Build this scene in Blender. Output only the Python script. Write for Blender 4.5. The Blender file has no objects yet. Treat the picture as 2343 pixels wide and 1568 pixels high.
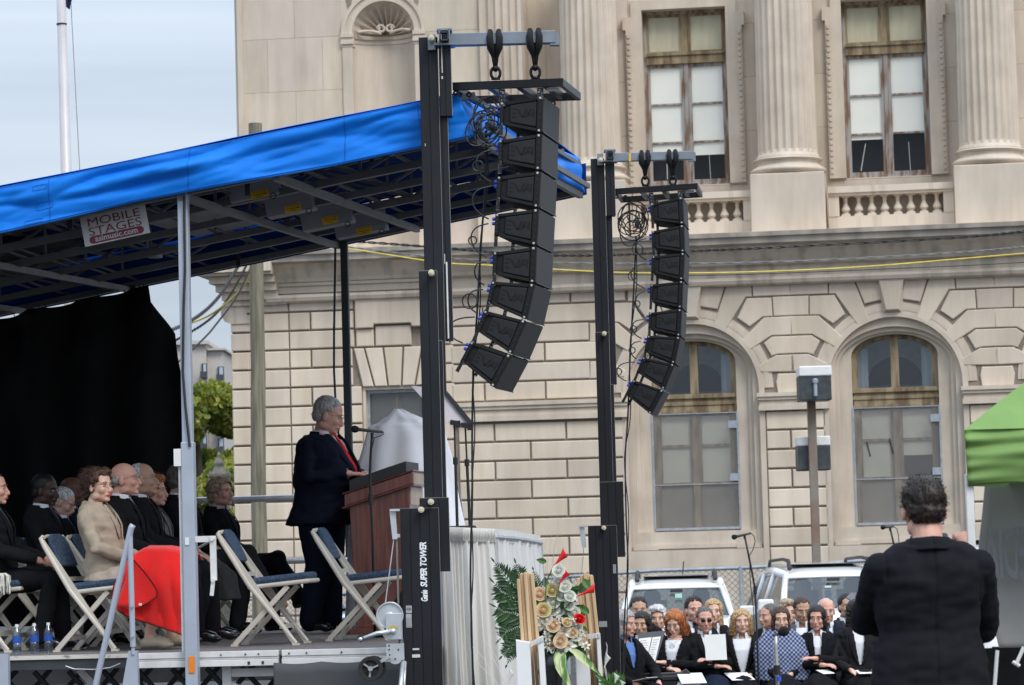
import bpy, bmesh, math, random
from mathutils import Vector, Matrix, Euler, noise
random.seed(7)
PI = math.pi
R = math.radians
sc = bpy.context.scene
col = sc.collection
# ---------------------------------------------------------------- camera
FPX = 7000.0            # focal length in units of a 2342 x 1568 picture
CZ = 2.0
PITCH = math.atan(461 / FPX)
ROLL = R(1.55)
cd = bpy.data.cameras.new('camera'); cam = bpy.data.objects.new('camera', cd); col.objects.link(cam)
sc.camera = cam
cd.sensor_width = 23.6; cd.lens = 23.6 * FPX / 2342.0
cd.clip_start = 0.5; cd.clip_end = 2000
CM = Matrix.Translation((0, 0, CZ)) @ Euler((PI / 2 + PITCH, 0, 0)).to_matrix().to_4x4() @ Matrix.Rotation(-ROLL, 4, 'Z')
cam.matrix_world = CM
cd.dof.use_dof = True; cd.dof.focus_distance = 21.5; cd.dof.aperture_fstop = 7.0
def ray(px, py):
    return (CM.to_3x3() @ Vector((px - 1171, -(py - 784), -FPX))).normalized()
def P(px, py, Y):
    d = ray(px, py)
    return Vector((0, 0, CZ)) + d * (Y / d.y)
# ---------------------------------------------------------------- sky and sun (overcast, bright)
SUN_EL, SUN_AZ = R(46), R(148)      # azimuth clockwise from +Y: light comes from behind the camera, to the right
w = bpy.data.worlds.new('World'); sc.world = w; w.use_nodes = True
nt = w.node_tree; nt.nodes.clear()
N = nt.nodes.new; L = nt.links.new
out = N('ShaderNodeOutputWorld'); bg = N('ShaderNodeBackground'); sky = N('ShaderNodeTexSky')
sky.sky_type = 'NISHITA'; sky.sun_disc = False; sky.sun_elevation = SUN_EL; sky.sun_rotation = SUN_AZ
sky.air_density = 1.0; sky.dust_density = 2.0
tc = N('ShaderNodeTexCoord'); mp = N('ShaderNodeMapping'); mp.inputs['Scale'].default_value = (1.5, 1.5, 22)
nz = N('ShaderNodeTexNoise'); nz.inputs['Scale'].default_value = 2.2; nz.inputs['Detail'].default_value = 5; nz.inputs['Roughness'].default_value = .45
cr = N('ShaderNodeValToRGB'); cr.color_ramp.elements[0].position = .25; cr.color_ramp.elements[0].color = (4.7, 5.5, 6.6, 1)
cr.color_ramp.elements[1].position = .75; cr.color_ramp.elements[1].color = (6.4, 7.2, 8.2, 1)
mx = N('ShaderNodeMix'); mx.data_type = 'RGBA'; mx.inputs[0].default_value = .86
L(tc.outputs['Generated'], mp.inputs[0]); L(mp.outputs[0], nz.inputs[0]); L(nz.outputs[0], cr.inputs[0])
L(sky.outputs[0], mx.inputs[6]); L(cr.outputs[0], mx.inputs[7]); 
sx = N('ShaderNodeSeparateXYZ'); L(tc.outputs['Generated'], sx.inputs[0])      # an overcast sky is brighter overhead than at the horizon
gd = N('ShaderNodeMath'); gd.operation = 'MULTIPLY_ADD'; gd.inputs[1].default_value = 1.5; gd.inputs[2].default_value = .60; gd.use_clamp = False
mz = N('ShaderNodeMath'); mz.operation = 'MAXIMUM'; mz.inputs[1].default_value = 0; L(sx.outputs[2], mz.inputs[0]); L(mz.outputs[0], gd.inputs[0])
vm = N('ShaderNodeVectorMath'); vm.operation = 'SCALE'; L(mx.outputs[2], vm.inputs[0]); L(gd.outputs[0], vm.inputs['Scale']); L(vm.outputs[0], bg.inputs[0])
bg.inputs[1].default_value = 0.125
L(bg.outputs[0], out.inputs[0])
sd = bpy.data.lights.new('sun', 'SUN'); so = bpy.data.objects.new('sun', sd); col.objects.link(so)
sd.energy = 1.5; sd.angle = R(24); sd.color = (1, .96, .9)
sv = Vector((math.sin(SUN_AZ) * math.cos(SUN_EL), math.cos(SUN_AZ) * math.cos(SUN_EL), math.sin(SUN_EL)))
so.rotation_euler = sv.to_track_quat('Z', 'Y').to_euler(); so.location = (0, 0, 30)
sc.view_settings.view_transform = 'Standard'; sc.view_settings.look = 'None'; sc.view_settings.gamma = 1
sc.view_settings.exposure = 0.24
# ---------------------------------------------------------------- materials
MATS = {}
def mat(name, c, rough=.7, metal=0, var=.12, scale=6.0, c2=None, bump=0, bscale=None, stretch=(1, 1, 1), spec=.5, trans=0, coat=0, lo=.35, hi=.65, tint=False, sheen=0, detail=6, tl=0, streak=0):
    m = bpy.data.materials.new(name); m.use_nodes = True
    t = m.node_tree; b = t.nodes['Principled BSDF']
    n = t.nodes.new; l = t.links.new
    if c2 is None:
        c2 = tuple(min(1, x * (1 + var)) for x in c); c1 = tuple(x * (1 - var) for x in c)
    else: c1 = c
    tc = n('ShaderNodeTexCoord'); mp = n('ShaderNodeMapping'); mp.inputs['Scale'].default_value = stretch
    l(tc.outputs['Object'], mp.inputs[0])
    nz = n('ShaderNodeTexNoise'); nz.inputs['Scale'].default_value = scale; nz.inputs['Detail'].default_value = detail
    l(mp.outputs[0], nz.inputs[0])
    cr = n('ShaderNodeValToRGB'); cr.color_ramp.elements[0].position = lo; cr.color_ramp.elements[1].position = hi
    cr.color_ramp.elements[0].color = (*c1, 1); cr.color_ramp.elements[1].color = (*c2, 1)
    l(nz.outputs[0], cr.inputs[0])
    o = cr.outputs[0]
    if streak:
        m2 = n('ShaderNodeMapping'); m2.inputs['Scale'].default_value = (1.1, 1, .16); l(tc.outputs['Object'], m2.inputs[0])
        n2 = n('ShaderNodeTexNoise'); n2.inputs['Scale'].default_value = 2.6; n2.inputs['Detail'].default_value = 7; n2.inputs['Roughness'].default_value = .62; l(m2.outputs[0], n2.inputs[0])
        c3 = n('ShaderNodeValToRGB'); c3.color_ramp.elements[0].position = .36; c3.color_ramp.elements[1].position = .60; k = 1 - streak
        c3.color_ramp.elements[0].color = (k, k * .98, k * .95, 1); c3.color_ramp.elements[1].color = (1, 1, 1, 1); l(n2.outputs[0], c3.inputs[0])
        m3 = n('ShaderNodeMix'); m3.data_type = 'RGBA'; m3.blend_type = 'MULTIPLY'; m3.inputs[0].default_value = 1; l(o, m3.inputs[6]); l(c3.outputs[0], m3.inputs[7]); o = m3.outputs[2]
    if tint:
        a = n('ShaderNodeAttribute'); a.attribute_name = 'tint'
        mm = n('ShaderNodeMix'); mm.data_type = 'RGBA'; mm.blend_type = 'MULTIPLY'; mm.inputs[0].default_value = 1
        l(o, mm.inputs[6]); l(a.outputs['Color'], mm.inputs[7]); o = mm.outputs[2]
    l(o, b.inputs['Base Color'])
    b.inputs['Roughness'].default_value = rough; b.inputs['Metallic'].default_value = metal
    b.inputs['Specular IOR Level'].default_value = spec
    b.inputs['Transmission Weight'].default_value = trans
    b.inputs['Coat Weight'].default_value = coat
    if sheen: b.inputs['Sheen Weight'].default_value = sheen
    if bump:
        nb = n('ShaderNodeTexNoise'); nb.inputs['Scale'].default_value = bscale or scale * 4; nb.inputs['Detail'].default_value = 5
        l(mp.outputs[0], nb.inputs[0])
        bp = n('ShaderNodeBump'); bp.inputs['Strength'].default_value = bump; bp.inputs['Distance'].default_value = .02
        l(nb.outputs[0], bp.inputs['Height']); l(bp.outputs[0], b.inputs['Normal'])
    if tl:
        tr = n('ShaderNodeBsdfTranslucent'); l(o, tr.inputs[0]); ms = n('ShaderNodeMixShader'); ms.inputs[0].default_value = tl
        l(b.outputs[0], ms.inputs[1]); l(tr.outputs[0], ms.inputs[2]); l(ms.outputs[0], t.nodes['Material Output'].inputs[0])
    MATS[name] = m
    return m
def glassmat(name, tintc, dark=.25):
    m = bpy.data.materials.new(name); m.use_nodes = True; t = m.node_tree; t.nodes.clear()
    n = t.nodes.new; l = t.links.new
    o = n('ShaderNodeOutputMaterial'); tr = n('ShaderNodeBsdfTransparent'); gl = n('ShaderNodeBsdfGlossy'); gl.inputs['Roughness'].default_value = .03
    tr.inputs[0].default_value = (*tintc, 1); gl.inputs[0].default_value = (.9, .95, 1, 1)
    fr = n('ShaderNodeLayerWeight'); fr.inputs[0].default_value = .12
    mm = n('ShaderNodeMath'); mm.operation = 'MULTIPLY_ADD'; mm.inputs[1].default_value = .5; mm.inputs[2].default_value = dark; mm.use_clamp = True
    ms = n('ShaderNodeMixShader')
    l(fr.outputs['Fresnel'], mm.inputs[0]); l(mm.outputs[0], ms.inputs[0]); l(tr.outputs[0], ms.inputs[1]); l(gl.outputs[0], ms.inputs[2]); l(ms.outputs[0], o.inputs[0])
    return m
def meshmat(name, c, alpha, sc_=0, ratio=.2, diag=True):
    """wire mesh: opaque wires on a see-through ground (object coords x,z)"""
    m = bpy.data.materials.new(name); m.use_nodes = True; t = m.node_tree
    n = t.nodes.new; l = t.links.new; b = t.nodes['Principled BSDF']; o = t.nodes['Material Output']
    b.inputs['Base Color'].default_value = (*c, 1); b.inputs['Roughness'].default_value = .5; b.inputs['Metallic'].default_value = .3
    tr = n('ShaderNodeBsdfTransparent'); ms = n('ShaderNodeMixShader')
    if sc_:
        tc = n('ShaderNodeTexCoord'); sx = n('ShaderNodeSeparateXYZ'); l(tc.outputs['Object'], sx.inputs[0])
        outs = []
        for sgn in (1, -1):
            a = n('ShaderNodeMath'); a.operation = 'MULTIPLY_ADD'; a.inputs[1].default_value = sgn; l(sx.outputs[0], a.inputs[0]); l(sx.outputs[2], a.inputs[2])
            f = n('ShaderNodeMath'); f.operation = 'MULTIPLY'; f.inputs[1].default_value = sc_; l(a.outputs[0], f.inputs[0])
            g = n('ShaderNodeMath'); g.operation = 'FRACT'; l(f.outputs[0], g.inputs[0])
            h = n('ShaderNodeMath'); h.operation = 'LESS_THAN'; h.inputs[1].default_value = ratio; l(g.outputs[0], h.inputs[0]); outs.append(h)
        k = n('ShaderNodeMath'); k.operation = 'MAXIMUM'; l(outs[0].outputs[0], k.inputs[0]); l(outs[1].outputs[0], k.inputs[1])
        l(k.outputs[0], ms.inputs[0])
    else: ms.inputs[0].default_value = alpha
    l(tr.outputs[0], ms.inputs[1]); l(b.outputs[0], ms.inputs[2]); l(ms.outputs[0], o.inputs[0])
    return m
M = {}
M['stone'] = mat('stone', (.68, .582, .472), .85, streak=.10, var=.10, scale=1.1, stretch=(1, 1, .4), bump=.12, bscale=14, tint=True)
M['stone_up'] = mat('stone_up', (.615, .527, .43), .85, streak=.13, var=.12, scale=.8, bump=.1, bscale=12, stretch=(1, 1, .5), tint=True)
M['stone_mould'] = mat('stone_mould', (.615, .527, .43), .85, streak=.13, var=.08, scale=1.5, bump=.1, bscale=14)
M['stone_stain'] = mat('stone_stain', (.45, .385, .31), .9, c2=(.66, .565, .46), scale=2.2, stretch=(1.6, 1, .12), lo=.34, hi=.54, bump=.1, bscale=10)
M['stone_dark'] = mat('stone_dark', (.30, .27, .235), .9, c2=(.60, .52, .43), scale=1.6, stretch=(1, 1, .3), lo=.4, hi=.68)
M['mortar'] = mat('mortar', (.24, .20, .165), .9, var=.1)
M['peel'] = mat('peel', (.20, .12, .075), .8, c2=(.36, .34, .32), scale=3.5, stretch=(2.5, 1, .35), lo=.42, hi=.56, bump=.3, bscale=30)
M['wood_brown'] = mat('wood_brown', (.15, .10, .055), .8, c2=(.33, .26, .155), scale=3, stretch=(2.5, 1, .5), lo=.38, hi=.6, bump=.2, bscale=30)
M['blind'] = mat('blind', (.90, .90, .85), .8, var=.03, scale=1)
M['blind_old'] = mat('blind_old', (.55, .50, .36), .8, var=.12, scale=1.5, stretch=(3, 1, .5))
M['blind_low'] = mat('blind_low', (.74, .71, .60), .8, var=.05, scale=1)
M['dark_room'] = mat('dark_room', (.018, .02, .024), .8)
M['board'] = mat('board', (.27, .24, .205), .8, c2=(.36, .315, .26), scale=.8)
M['curtain_cloth'] = mat('curtain_cloth', (.42, .44, .48), .8, var=.2, scale=3, stretch=(6, 1, .2))
M['galv'] = mat('galv', (.40, .44, .48), .45, metal=.5, var=.15, scale=8)
M['glass'] = glassmat('glass', (.99, .99, .98), .01)
M['glass_arch'] = glassmat('glass_arch', (.85, .87, .88), .05)
M['screen'] = meshmat('screen', (.36, .35, .34), .22)
M['chain'] = meshmat('chain', (.30, .30, .29), 0, 9.5, .13)
M['asphalt'] = mat('asphalt', (.052, .052, .053), .9, var=.3, scale=3, bump=.3, bscale=60)
# ---------------------------------------------------------------- objects
def tag(o, label=None, cat=None, group=None, kind=None):
    if label: o['label'] = label
    if cat: o['category'] = cat
    if group: o['group'] = group
    if kind: o['kind'] = kind
    return o
def empty(name, loc, rz=0, label=None, cat=None, group=None):
    o = bpy.data.objects.new(name, None); col.objects.link(o); o.location = loc; o.rotation_euler = (0, 0, rz)
    o.empty_display_size = .2
    return tag(o, label, cat, group)
def copy_tree(o, parent=None):
    c = o.copy(); col.objects.link(c); c.parent = parent
    for ch in [x for x in bpy.data.objects if x.parent == o and x is not c]:
        copy_tree(ch, c)
    return c
class MB:
    def __init__(s): s.v = []; s.f = []; s.m = []; s.t = []; s.cur = 0; s.tint = 1.0
    def add(s, vs, fs):
        b = len(s.v); s.v.extend([tuple(x) for x in vs])
        for f in fs: s.f.append([b + i for i in f]); s.m.append(s.cur); s.t.append(s.tint)
        return s
    def box(s, c, d, rot=None):
        x, y, z = d[0] / 2, d[1] / 2, d[2] / 2
        vs = [Vector((i * x, j * y, k * z)) for i in (-1, 1) for j in (-1, 1) for k in (-1, 1)]
        if rot is not None:
            r = rot if isinstance(rot, Matrix) else Euler(rot).to_matrix()
            vs = [r @ q for q in vs]
        c = Vector(c)
        return s.add([q + c for q in vs], [(0, 1, 3, 2), (4, 6, 7, 5), (0, 4, 5, 1), (2, 3, 7, 6), (0, 2, 6, 4), (1, 5, 7, 3)])
    def bb(s, x0, x1, y0, y1, z0, z1):
        return s.box(((x0 + x1) / 2, (y0 + y1) / 2, (z0 + z1) / 2), (abs(x1 - x0), abs(y1 - y0), abs(z1 - z0)))
    def bar(s, a, b, w, h=None, up=(0, 0, 1)):
        """box beam from a to b"""
        a = Vector(a); b = Vector(b); h = h or w; d = b - a; ln = d.length
        if ln < 1e-6: return s
        q = d.normalized(); u = Vector(up)
        if abs(q.dot(u)) > .98: u = Vector((0, 1, 0))
        x = q.cross(u).normalized(); z = x.cross(q).normalized()
        m = Matrix((x, q, z)).transposed()
        return s.box((a + b) / 2, (w, ln, h), m)
    def tube(s, pts, r, n=8, cap=True):
        pts = [Vector(p) for p in pts]; rs = r if isinstance(r, (list, tuple)) else [r] * len(pts)
        vs = []; fs = []; prev = None
        for i, p in enumerate(pts):
            if i == 0: d = pts[1] - p
            elif i == len(pts) - 1: d = p - pts[i - 1]
            else: d = (pts[i + 1] - pts[i - 1])
            d = d.normalized() if d.length > 1e-9 else Vector((0, 0, 1))
            if prev is None:
                u = Vector((0, 0, 1)) if abs(d.z) < .9 else Vector((1, 0, 0))
                x = d.cross(u).normalized()
            else:
                x = (prev - d * prev.dot(d)); x = x.normalized() if x.length > 1e-6 else d.orthogonal().normalized()
            prev = x; y = d.cross(x)
            for k in range(n):
                a = 2 * PI * k / n; vs.append(p + (x * math.cos(a) + y * math.sin(a)) * rs[i])
        for i in range(len(pts) - 1):
            for k in range(n):
                k2 = (k + 1) % n; fs.append((i * n + k, i * n + k2, (i + 1) * n + k2, (i + 1) * n + k))
        if cap: fs.append(tuple(range(n))[::-1]); fs.append(tuple((len(pts) - 1) * n + k for k in range(n)))
        return s.add(vs, fs)
    def lathe(s, c, prof, n=20, axis='z', cap=True):
        c = Vector(c); vs = []; fs = []
        for (r, h) in prof:
            for k in range(n):
                a = 2 * PI * k / n; x, y = r * math.cos(a), r * math.sin(a)
                vs.append(c + (Vector((x, y, h)) if axis == 'z' else Vector((h, x, y)) if axis == 'x' else Vector((x, h, y))))
        for i in range(len(prof) - 1):
            for k in range(n):
                k2 = (k + 1) % n; fs.append((i * n + k, i * n + k2, (i + 1) * n + k2, (i + 1) * n + k))
        if cap: fs.append(tuple(range(n))[::-1]); fs.append(tuple((len(prof) - 1) * n + k for k in range(n)))
        return s.add(vs, fs)
    def ell(s, c, r, n=12, m=8, rot=None):
        c = Vector(c); r = Vector(r) if not isinstance(r, (int, float)) else Vector((r, r, r))
        vs = []; fs = []
        for i in range(1, m):
            ph = PI * i / m
            for k in range(n):
                a = 2 * PI * k / n; q = Vector((r.x * math.sin(ph) * math.cos(a), r.y * math.sin(ph) * math.sin(a), r.z * math.cos(ph)))
                if rot is not None: q = rot @ q
                vs.append(c + q)
        t = Vector((0, 0, r.z)); t = rot @ t if rot is not None else t
        vs += [c + t, c - t]; T = len(vs) - 2
        for i in range(m - 2):
            for k in range(n):
                k2 = (k + 1) % n; fs.append((i * n + k, (i + 1) * n + k, (i + 1) * n + k2, i * n + k2))
        for k in range(n):
            k2 = (k + 1) % n; fs.append((T, k, k2)); fs.append((T + 1, (m - 2) * n + k2, (m - 2) * n + k))
        return s.add(vs, fs)
    def prism(s, poly, o, ax, ay, n, ch=0, back=0):
        """polygon (x,y) list in frame o,ax,ay extruded by vector n, with chamfer ch on the front"""
        o = Vector(o); ax = Vector(ax); ay = Vector(ay); n = Vector(n); k = len(poly)
        area = sum(poly[i][0] * poly[(i + 1) % k][1] - poly[(i + 1) % k][0] * poly[i][1] for i in range(k))
        if area < 0: poly = poly[::-1]
        def mpt(q, h): return o + ax * q[0] + ay * q[1] + n * h
        base = [mpt(q, 0) for q in poly]; vs = list(base)
        if ch:
            nl = n.length; ins = []
            for i in range(k):
                a, b, c = poly[i - 1], poly[i], poly[(i + 1) % k]
                d1 = Vector((b[0] - a[0], b[1] - a[1])).normalized(); d2 = Vector((c[0] - b[0], c[1] - b[1])).normalized()
                n1 = Vector((-d1.y, d1.x)); n2 = Vector((-d2.y, d2.x)); q = n1 + n2
                q = q / max(.3, q.dot(n1)) if q.length > 1e-6 else n1
                ins.append((b[0] + q.x * ch, b[1] + q.y * ch))
            vs += [mpt(q, 1 - ch / nl * .8) for q in poly] + [mpt(q, 1) for q in ins]
            fs = [tuple(2 * k + i for i in range(k))]
            for lay in (0, 1):
                for i in range(k):
                    j = (i + 1) % k; fs.append((lay * k + i, lay * k + j, (lay + 1) * k + j, (lay + 1) * k + i))
        else:
            vs += [mpt(q, 1) for q in poly]; fs = [tuple(k + i for i in range(k))]
            for i in range(k):
                j = (i + 1) % k; fs.append((i, j, k + j, k + i))
        fs.append(tuple(range(k))[::-1])
        return s.add(vs, fs)
    def grid(s, fn, nu, nv, flip=False):
        vs = [fn(i / nu, j / nv) for i in range(nu + 1) for j in range(nv + 1)]
        fs = []
        for i in range(nu):
            for j in range(nv):
                q = (i * (nv + 1) + j, (i + 1) * (nv + 1) + j, (i + 1) * (nv + 1) + j + 1, i * (nv + 1) + j + 1)
                fs.append(q[::-1] if flip else q)
        return s.add(vs, fs)
    def build(s, name, m=None, parent=None, smooth=False, loc=None, bevel=0, tint=False, solid=0, label=None, cat=None, group=None, sub=0):
        me = bpy.data.meshes.new(name); me.from_pydata([tuple(v) for v in s.v], [], s.f)
        ms = m if isinstance(m, (list, tuple)) else [m]
        for x in ms: me.materials.append(x)
        if any(s.m): me.polygons.foreach_set('material_index', s.m)
        if smooth: me.polygons.foreach_set('use_smooth', [True] * len(s.f))
        if tint:
            a = me.color_attributes.new('tint', 'FLOAT_COLOR', 'CORNER'); vals = []
            for p, t in zip(me.polygons, s.t):
                for _ in p.loop_indices: vals += [t if isinstance(t, float) else t[0], t if isinstance(t, float) else t[1], t if isinstance(t, float) else t[2], 1.0]
            a.data.foreach_set('color', vals)
        me.update()
        o = bpy.data.objects.new(name, me); col.objects.link(o)
        if parent is not None: o.parent = parent
        if loc is not None: o.location = loc
        if solid:
            q = o.modifiers.new('solid', 'SOLIDIFY'); q.thickness = solid; q.offset = 0
        if bevel:
            q = o.modifiers.new('bevel', 'BEVEL'); q.width = bevel; q.segments = 2; q.limit_method = 'ANGLE'; q.angle_limit = R(40)
        if sub:
            q = o.modifiers.new('sub', 'SUBSURF'); q.levels = sub; q.render_levels = sub
        return tag(o, label, cat, group)
# ================================================================ THE GROUND
def gz(y):      # the lot falls gently away from the camera
    return .42 - .42 * min(1, max(0, (y - 12) / 8)) - .35 * min(1, max(0, (y - 28) / 16))
g = MB()
ys = [-20, 0, 8, 12, 16, 20, 24, 28, 34, 40, 46, 52, 60, 80, 200, 900]
g.grid(lambda a, b: Vector(((a - .5) * 1200, ys[round(b * (len(ys) - 1))], gz(ys[round(b * (len(ys) - 1))]))), 12, len(ys) - 1)
g.build('ground', M['asphalt']); tag(bpy.data.objects['ground'], kind='structure')
# ================================================================ THE STONE BUILDING
TH = math.atan(.135); FY = 67.0; S = FPX / FY
FO = Vector((0, FY, 0)); FU = Vector((math.cos(TH), -math.sin(TH), 0)); FN = Vector((-math.sin(TH), -math.cos(TH), 0))
bld = empty('courthouse', FO, -TH, 'large pale limestone building with fluted columns, arched windows and rusticated blocks', 'building')
def fm(px, py, wd=0):
    """picture point -> (u, v) on the facade plane standing wd metres proud of the main wall face"""
    o = Vector((0, 0, CZ)); d = ray(px, py); q = FO + FN * wd
    p = o + d * ((q - o).dot(FN) / d.dot(FN)) - FO
    return p.dot(FU), p.z
def fu(px, py=900, wd=0): return fm(px, py, wd)[0]
def fv(px, py, wd=0): return fm(px, py, wd)[1]
AX, AY = (1, 0, 0), (0, 0, 1)
def blk(mb, poly, w0, w1, ch=.02, jit=.10):
    """stone block: polygon (u,v), from depth w0 out to w1 (metres proud); local y = -w"""
    k = 1 + random.uniform(-jit, jit); mb.tint = (k, k * random.uniform(.985, 1.01), k * random.uniform(.96, 1.02))
    mb.prism(poly, (0, -w0, 0), AX, AY, (0, -(w1 - w0), 0), ch)
    mb.tint = 1.0
def rect(u0, u1, v0, v1): return [(u0, v0), (u1, v0), (u1, v1), (u0, v1)]
G = .021                       # half joint width
# ---- lower storey: rows
V0 = fv(700, 1016.6); CH = (fv(700, 713.6) - V0) / 7.0          # course height
def row(k): return V0 + k * CH                                   # k=7 is the joint at y 713.6 (px 700)
uL = fu(531, 900); uStep = fu(661, 900); uPier = fu(664)
vTopWall = fv(700, 672)
pc = fu(1815, 900)                                               # centre of the pier between the arched windows
hs = fu(2048, 900) - pc                                          # half spacing pier-window
wc = [pc - hs, pc + hs, pc + 3 * hs]                              # window centres
rad = 1.46
vsp = fv(2047, 877)                                              # springing
vImpT = fv(2191, 885); vImpB = fv(2200, 925)
k6 = 1 / 2.3565 / S * 1.005
SL = .031
def q6(x, y):                                                    # from the traced sheet: x from pier centre, y down
    return (x - 977 - (y - 130) * .033) * k6, fv(1807, 574.7) - (y + SL * (x - 980)) * k6
TOPB = fv(1807, 574.7 + 133 / 2.3565)
half = {
 'r1': [(980, 143), (1178, 137), (1178, 228), (980, 234)],
 'b': [(1184, 137), (1304, 131), (1397, 366), (1338, 402), (1218, 229), (1184, 229)],
 'a': [(1312, 130), (1440, 125), (1466, 262), (1372, 284)],
 'c': [(1082, 241), (1213, 236), (1270, 338), (1206, 388), (1136, 341), (1082, 341)],
 'd': [(980, 347), (1130, 345), (1258, 461), (1214, 512), (1096, 444), (980, 446)],
 'f': [(982, 551), (1078, 549), (1182, 602), (1164, 634), (982, 642)],
 'key': [(1452, 118), (1545, 118), (1545, 352), (1490, 352)],
}
bk = MB()
def half_blocks(u0, sgn, skip=()):
    for nm, pl in half.items():
        if nm in skip: continue
        pts = [q6(*p) for p in pl]
        pts = [(u0 + sgn * p[0], p[1]) for p in pts]
        if nm == 'key':
            continue
        blk(bk, pts, -.06, .0, .018)
for u0 in (pc, pc + 2 * hs):
    half_blocks(u0, 1); half_blocks(u0, -1)
    cb = [q6(*p) for p in [(980, 241), (1076, 238), (1076, 341), (980, 343)]]
    blk(bk, [(u0 + p[0], p[1]) for p in cb] [:1] + [(u0 + cb[1][0], cb[1][1]), (u0 + cb[2][0], cb[2][1]), (u0 - cb[2][0], cb[2][1]), (u0 - cb[1][0], cb[1][1])], -.06, 0, .018)
    e = [q6(*p) for p in [(1093, 449), (1138, 480), (1102, 552), (1066, 543)]]
    blk(bk, [(u0 + p[0], p[1]) for p in e] + [(u0 - p[0], p[1]) for p in e[::-1]], -.06, 0, .018)
    gq = [q6(*p) for p in [(1074, 648), (1086, 690), (1080, 752)]]
    blk(bk, [(u0 + p[0], p[1]) for p in gq] + [(u0 - p[0], p[1]) for p in gq[::-1]], -.06, 0, .018)
# left half of the left arched window, and the wide wall beside it
uW1 = pc - 2 * hs
half_blocks(uW1, 1, ('r1',))
for k in range(9):                 # courses above the impost on the wide wall
    v0 = TOPB - (k + 1) * CH; v1 = TOPB - k * CH
    if v0 < vImpT - .02: v0 = vImpT + .0
    if v1 <= vImpT + .05: break
    lim = {0: 1178, 1: 1076, 2: 976, 3: 1090, 4: 976, 5: 1070, 6: 1070}.get(k, 1070)
    uE = uW1 + (lim - 984) * k6
    us = [fu(1031)]
    x = us[0] + (.75 if k % 2 else 1.35)
    while x < uE - .5: us.append(x); x += 1.35
    us.append(uE)
    for a, b in zip(us[:-1], us[1:]): blk(bk, rect(a + G, b - G, v0 + G, v1 - G), -.06, 0, .018)
# courses under the impost
def pier_rows(ua, ub, vtop, joints, kmax=30, w1=0.0):
    k = 0
    while True:
        v1 = vtop - k * CH; v0 = v1 - CH
        if v1 < -.5: break
        us = [ua] + [j for j in joints[k % 2] if ua < j < ub] + [ub]
        for a, b in zip(us[:-1], us[1:]): blk(bk, rect(a + G, b - G, v0 + G, v1 - G), w1 - .06, w1, .018)
        k += 1
vU = fv(1807, 574.7 + 858 / 2.3565)
pj = pc - .09
pier_rows(pc - hs + rad + .1, pc + hs - rad - .03, vU, [[], [pj]])
pier_rows(pc + hs + rad + .1, pc + 3 * hs - rad, vU, [[], [pc + 2 * hs - .09]])
uA, uB = fu(1045), wc[0] - rad - .06
vS = fv(1200, 966)
j0 = fu(1128, 1000); j1 = fu(1218, 1000)
pier_rows(uA, uB, vS, [[fu(1128), fu(1292)], [fu(1210), fu(1375)]])
# left of the mast: flat window and its surroundings
uw0, uw1 = fu(829), fu(979); vw1 = fv(902, 884)
for k in range(-12, 8):
    v0, v1 = row(k), row(k + 1)
    if v1 > vTopWall: v1 = vTopWall
    if v1 - v0 < .1: continue
    blk(bk, rect(uL, fu(571) - 0, v0 + G, v1 - G), -.06, 0, .018, .03)
    blk(bk, rect(fu(571), uPier - .012, v0 + G, v1 - G), -.06, 0, .018, .03)
    ub = fu(829) if k < 3 else (fu(810) if k < 5 else fu(815))
    us = [uPier] + ([fu(714, 900)] if k % 2 == 0 else []) + ([fu(790)] if k % 2 == 0 and k > 6 else []) + [ub]
    for a, b in zip(us[:-1], us[1:]): blk(bk, rect(a + G, b - G, v0 + G, v1 - G), -.06, .03, .018)
    if k < 5:
        blk(bk, rect(uw1 + .03, uA - .06, v0 + G, v1 - G), -.06, .0, .018)
    elif k >= 5:
        for a, b in ((fu(978), fu(1029)),): blk(bk, rect(a + G, b, v0 + G, v1 - G), -.06, 0, .018)
# flat arch voussoirs
vT, vB = row(5) - G, vw1 + .01
tp = [810, 836, 879, 925, 968, 996]; bt = [829, 857, 888, 919, 950, 979]
for i in range(5):
    a0, a1, b0, b1 = fu(tp[i]), fu(tp[i + 1]), fu(bt[i]), fu(bt[i + 1])
    blk(bk, [(b0 + G, vB), (b1 - G, vB), (a1 - G, vT), (a0 + G, vT)], -.06, .03, .018)
# panel above the flat window
blk(bk, [(fu(818), row(5) + .42 + .0), (fu(858), row(5) + .42), (fu(860), row(5) + .5), (fu(945), row(5) + .5), (fu(947), row(5) + .42), (fu(985), row(5) + .42), (fu(985), fv(900, 672)), (fu(818), fv(900, 672))], -.06, .12, .02)
blk(bk, rect(fu(860) + G, fu(946) - G, row(5) + G, row(5) + .46), -.06, .03, .018)
blk(bk, rect(fu(816) + G, fu(858), row(5) + G, row(5) + .4), -.06, .03, .018)
bk.build('rusticated_blocks', M['stone'], bld, tint=True)
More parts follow.
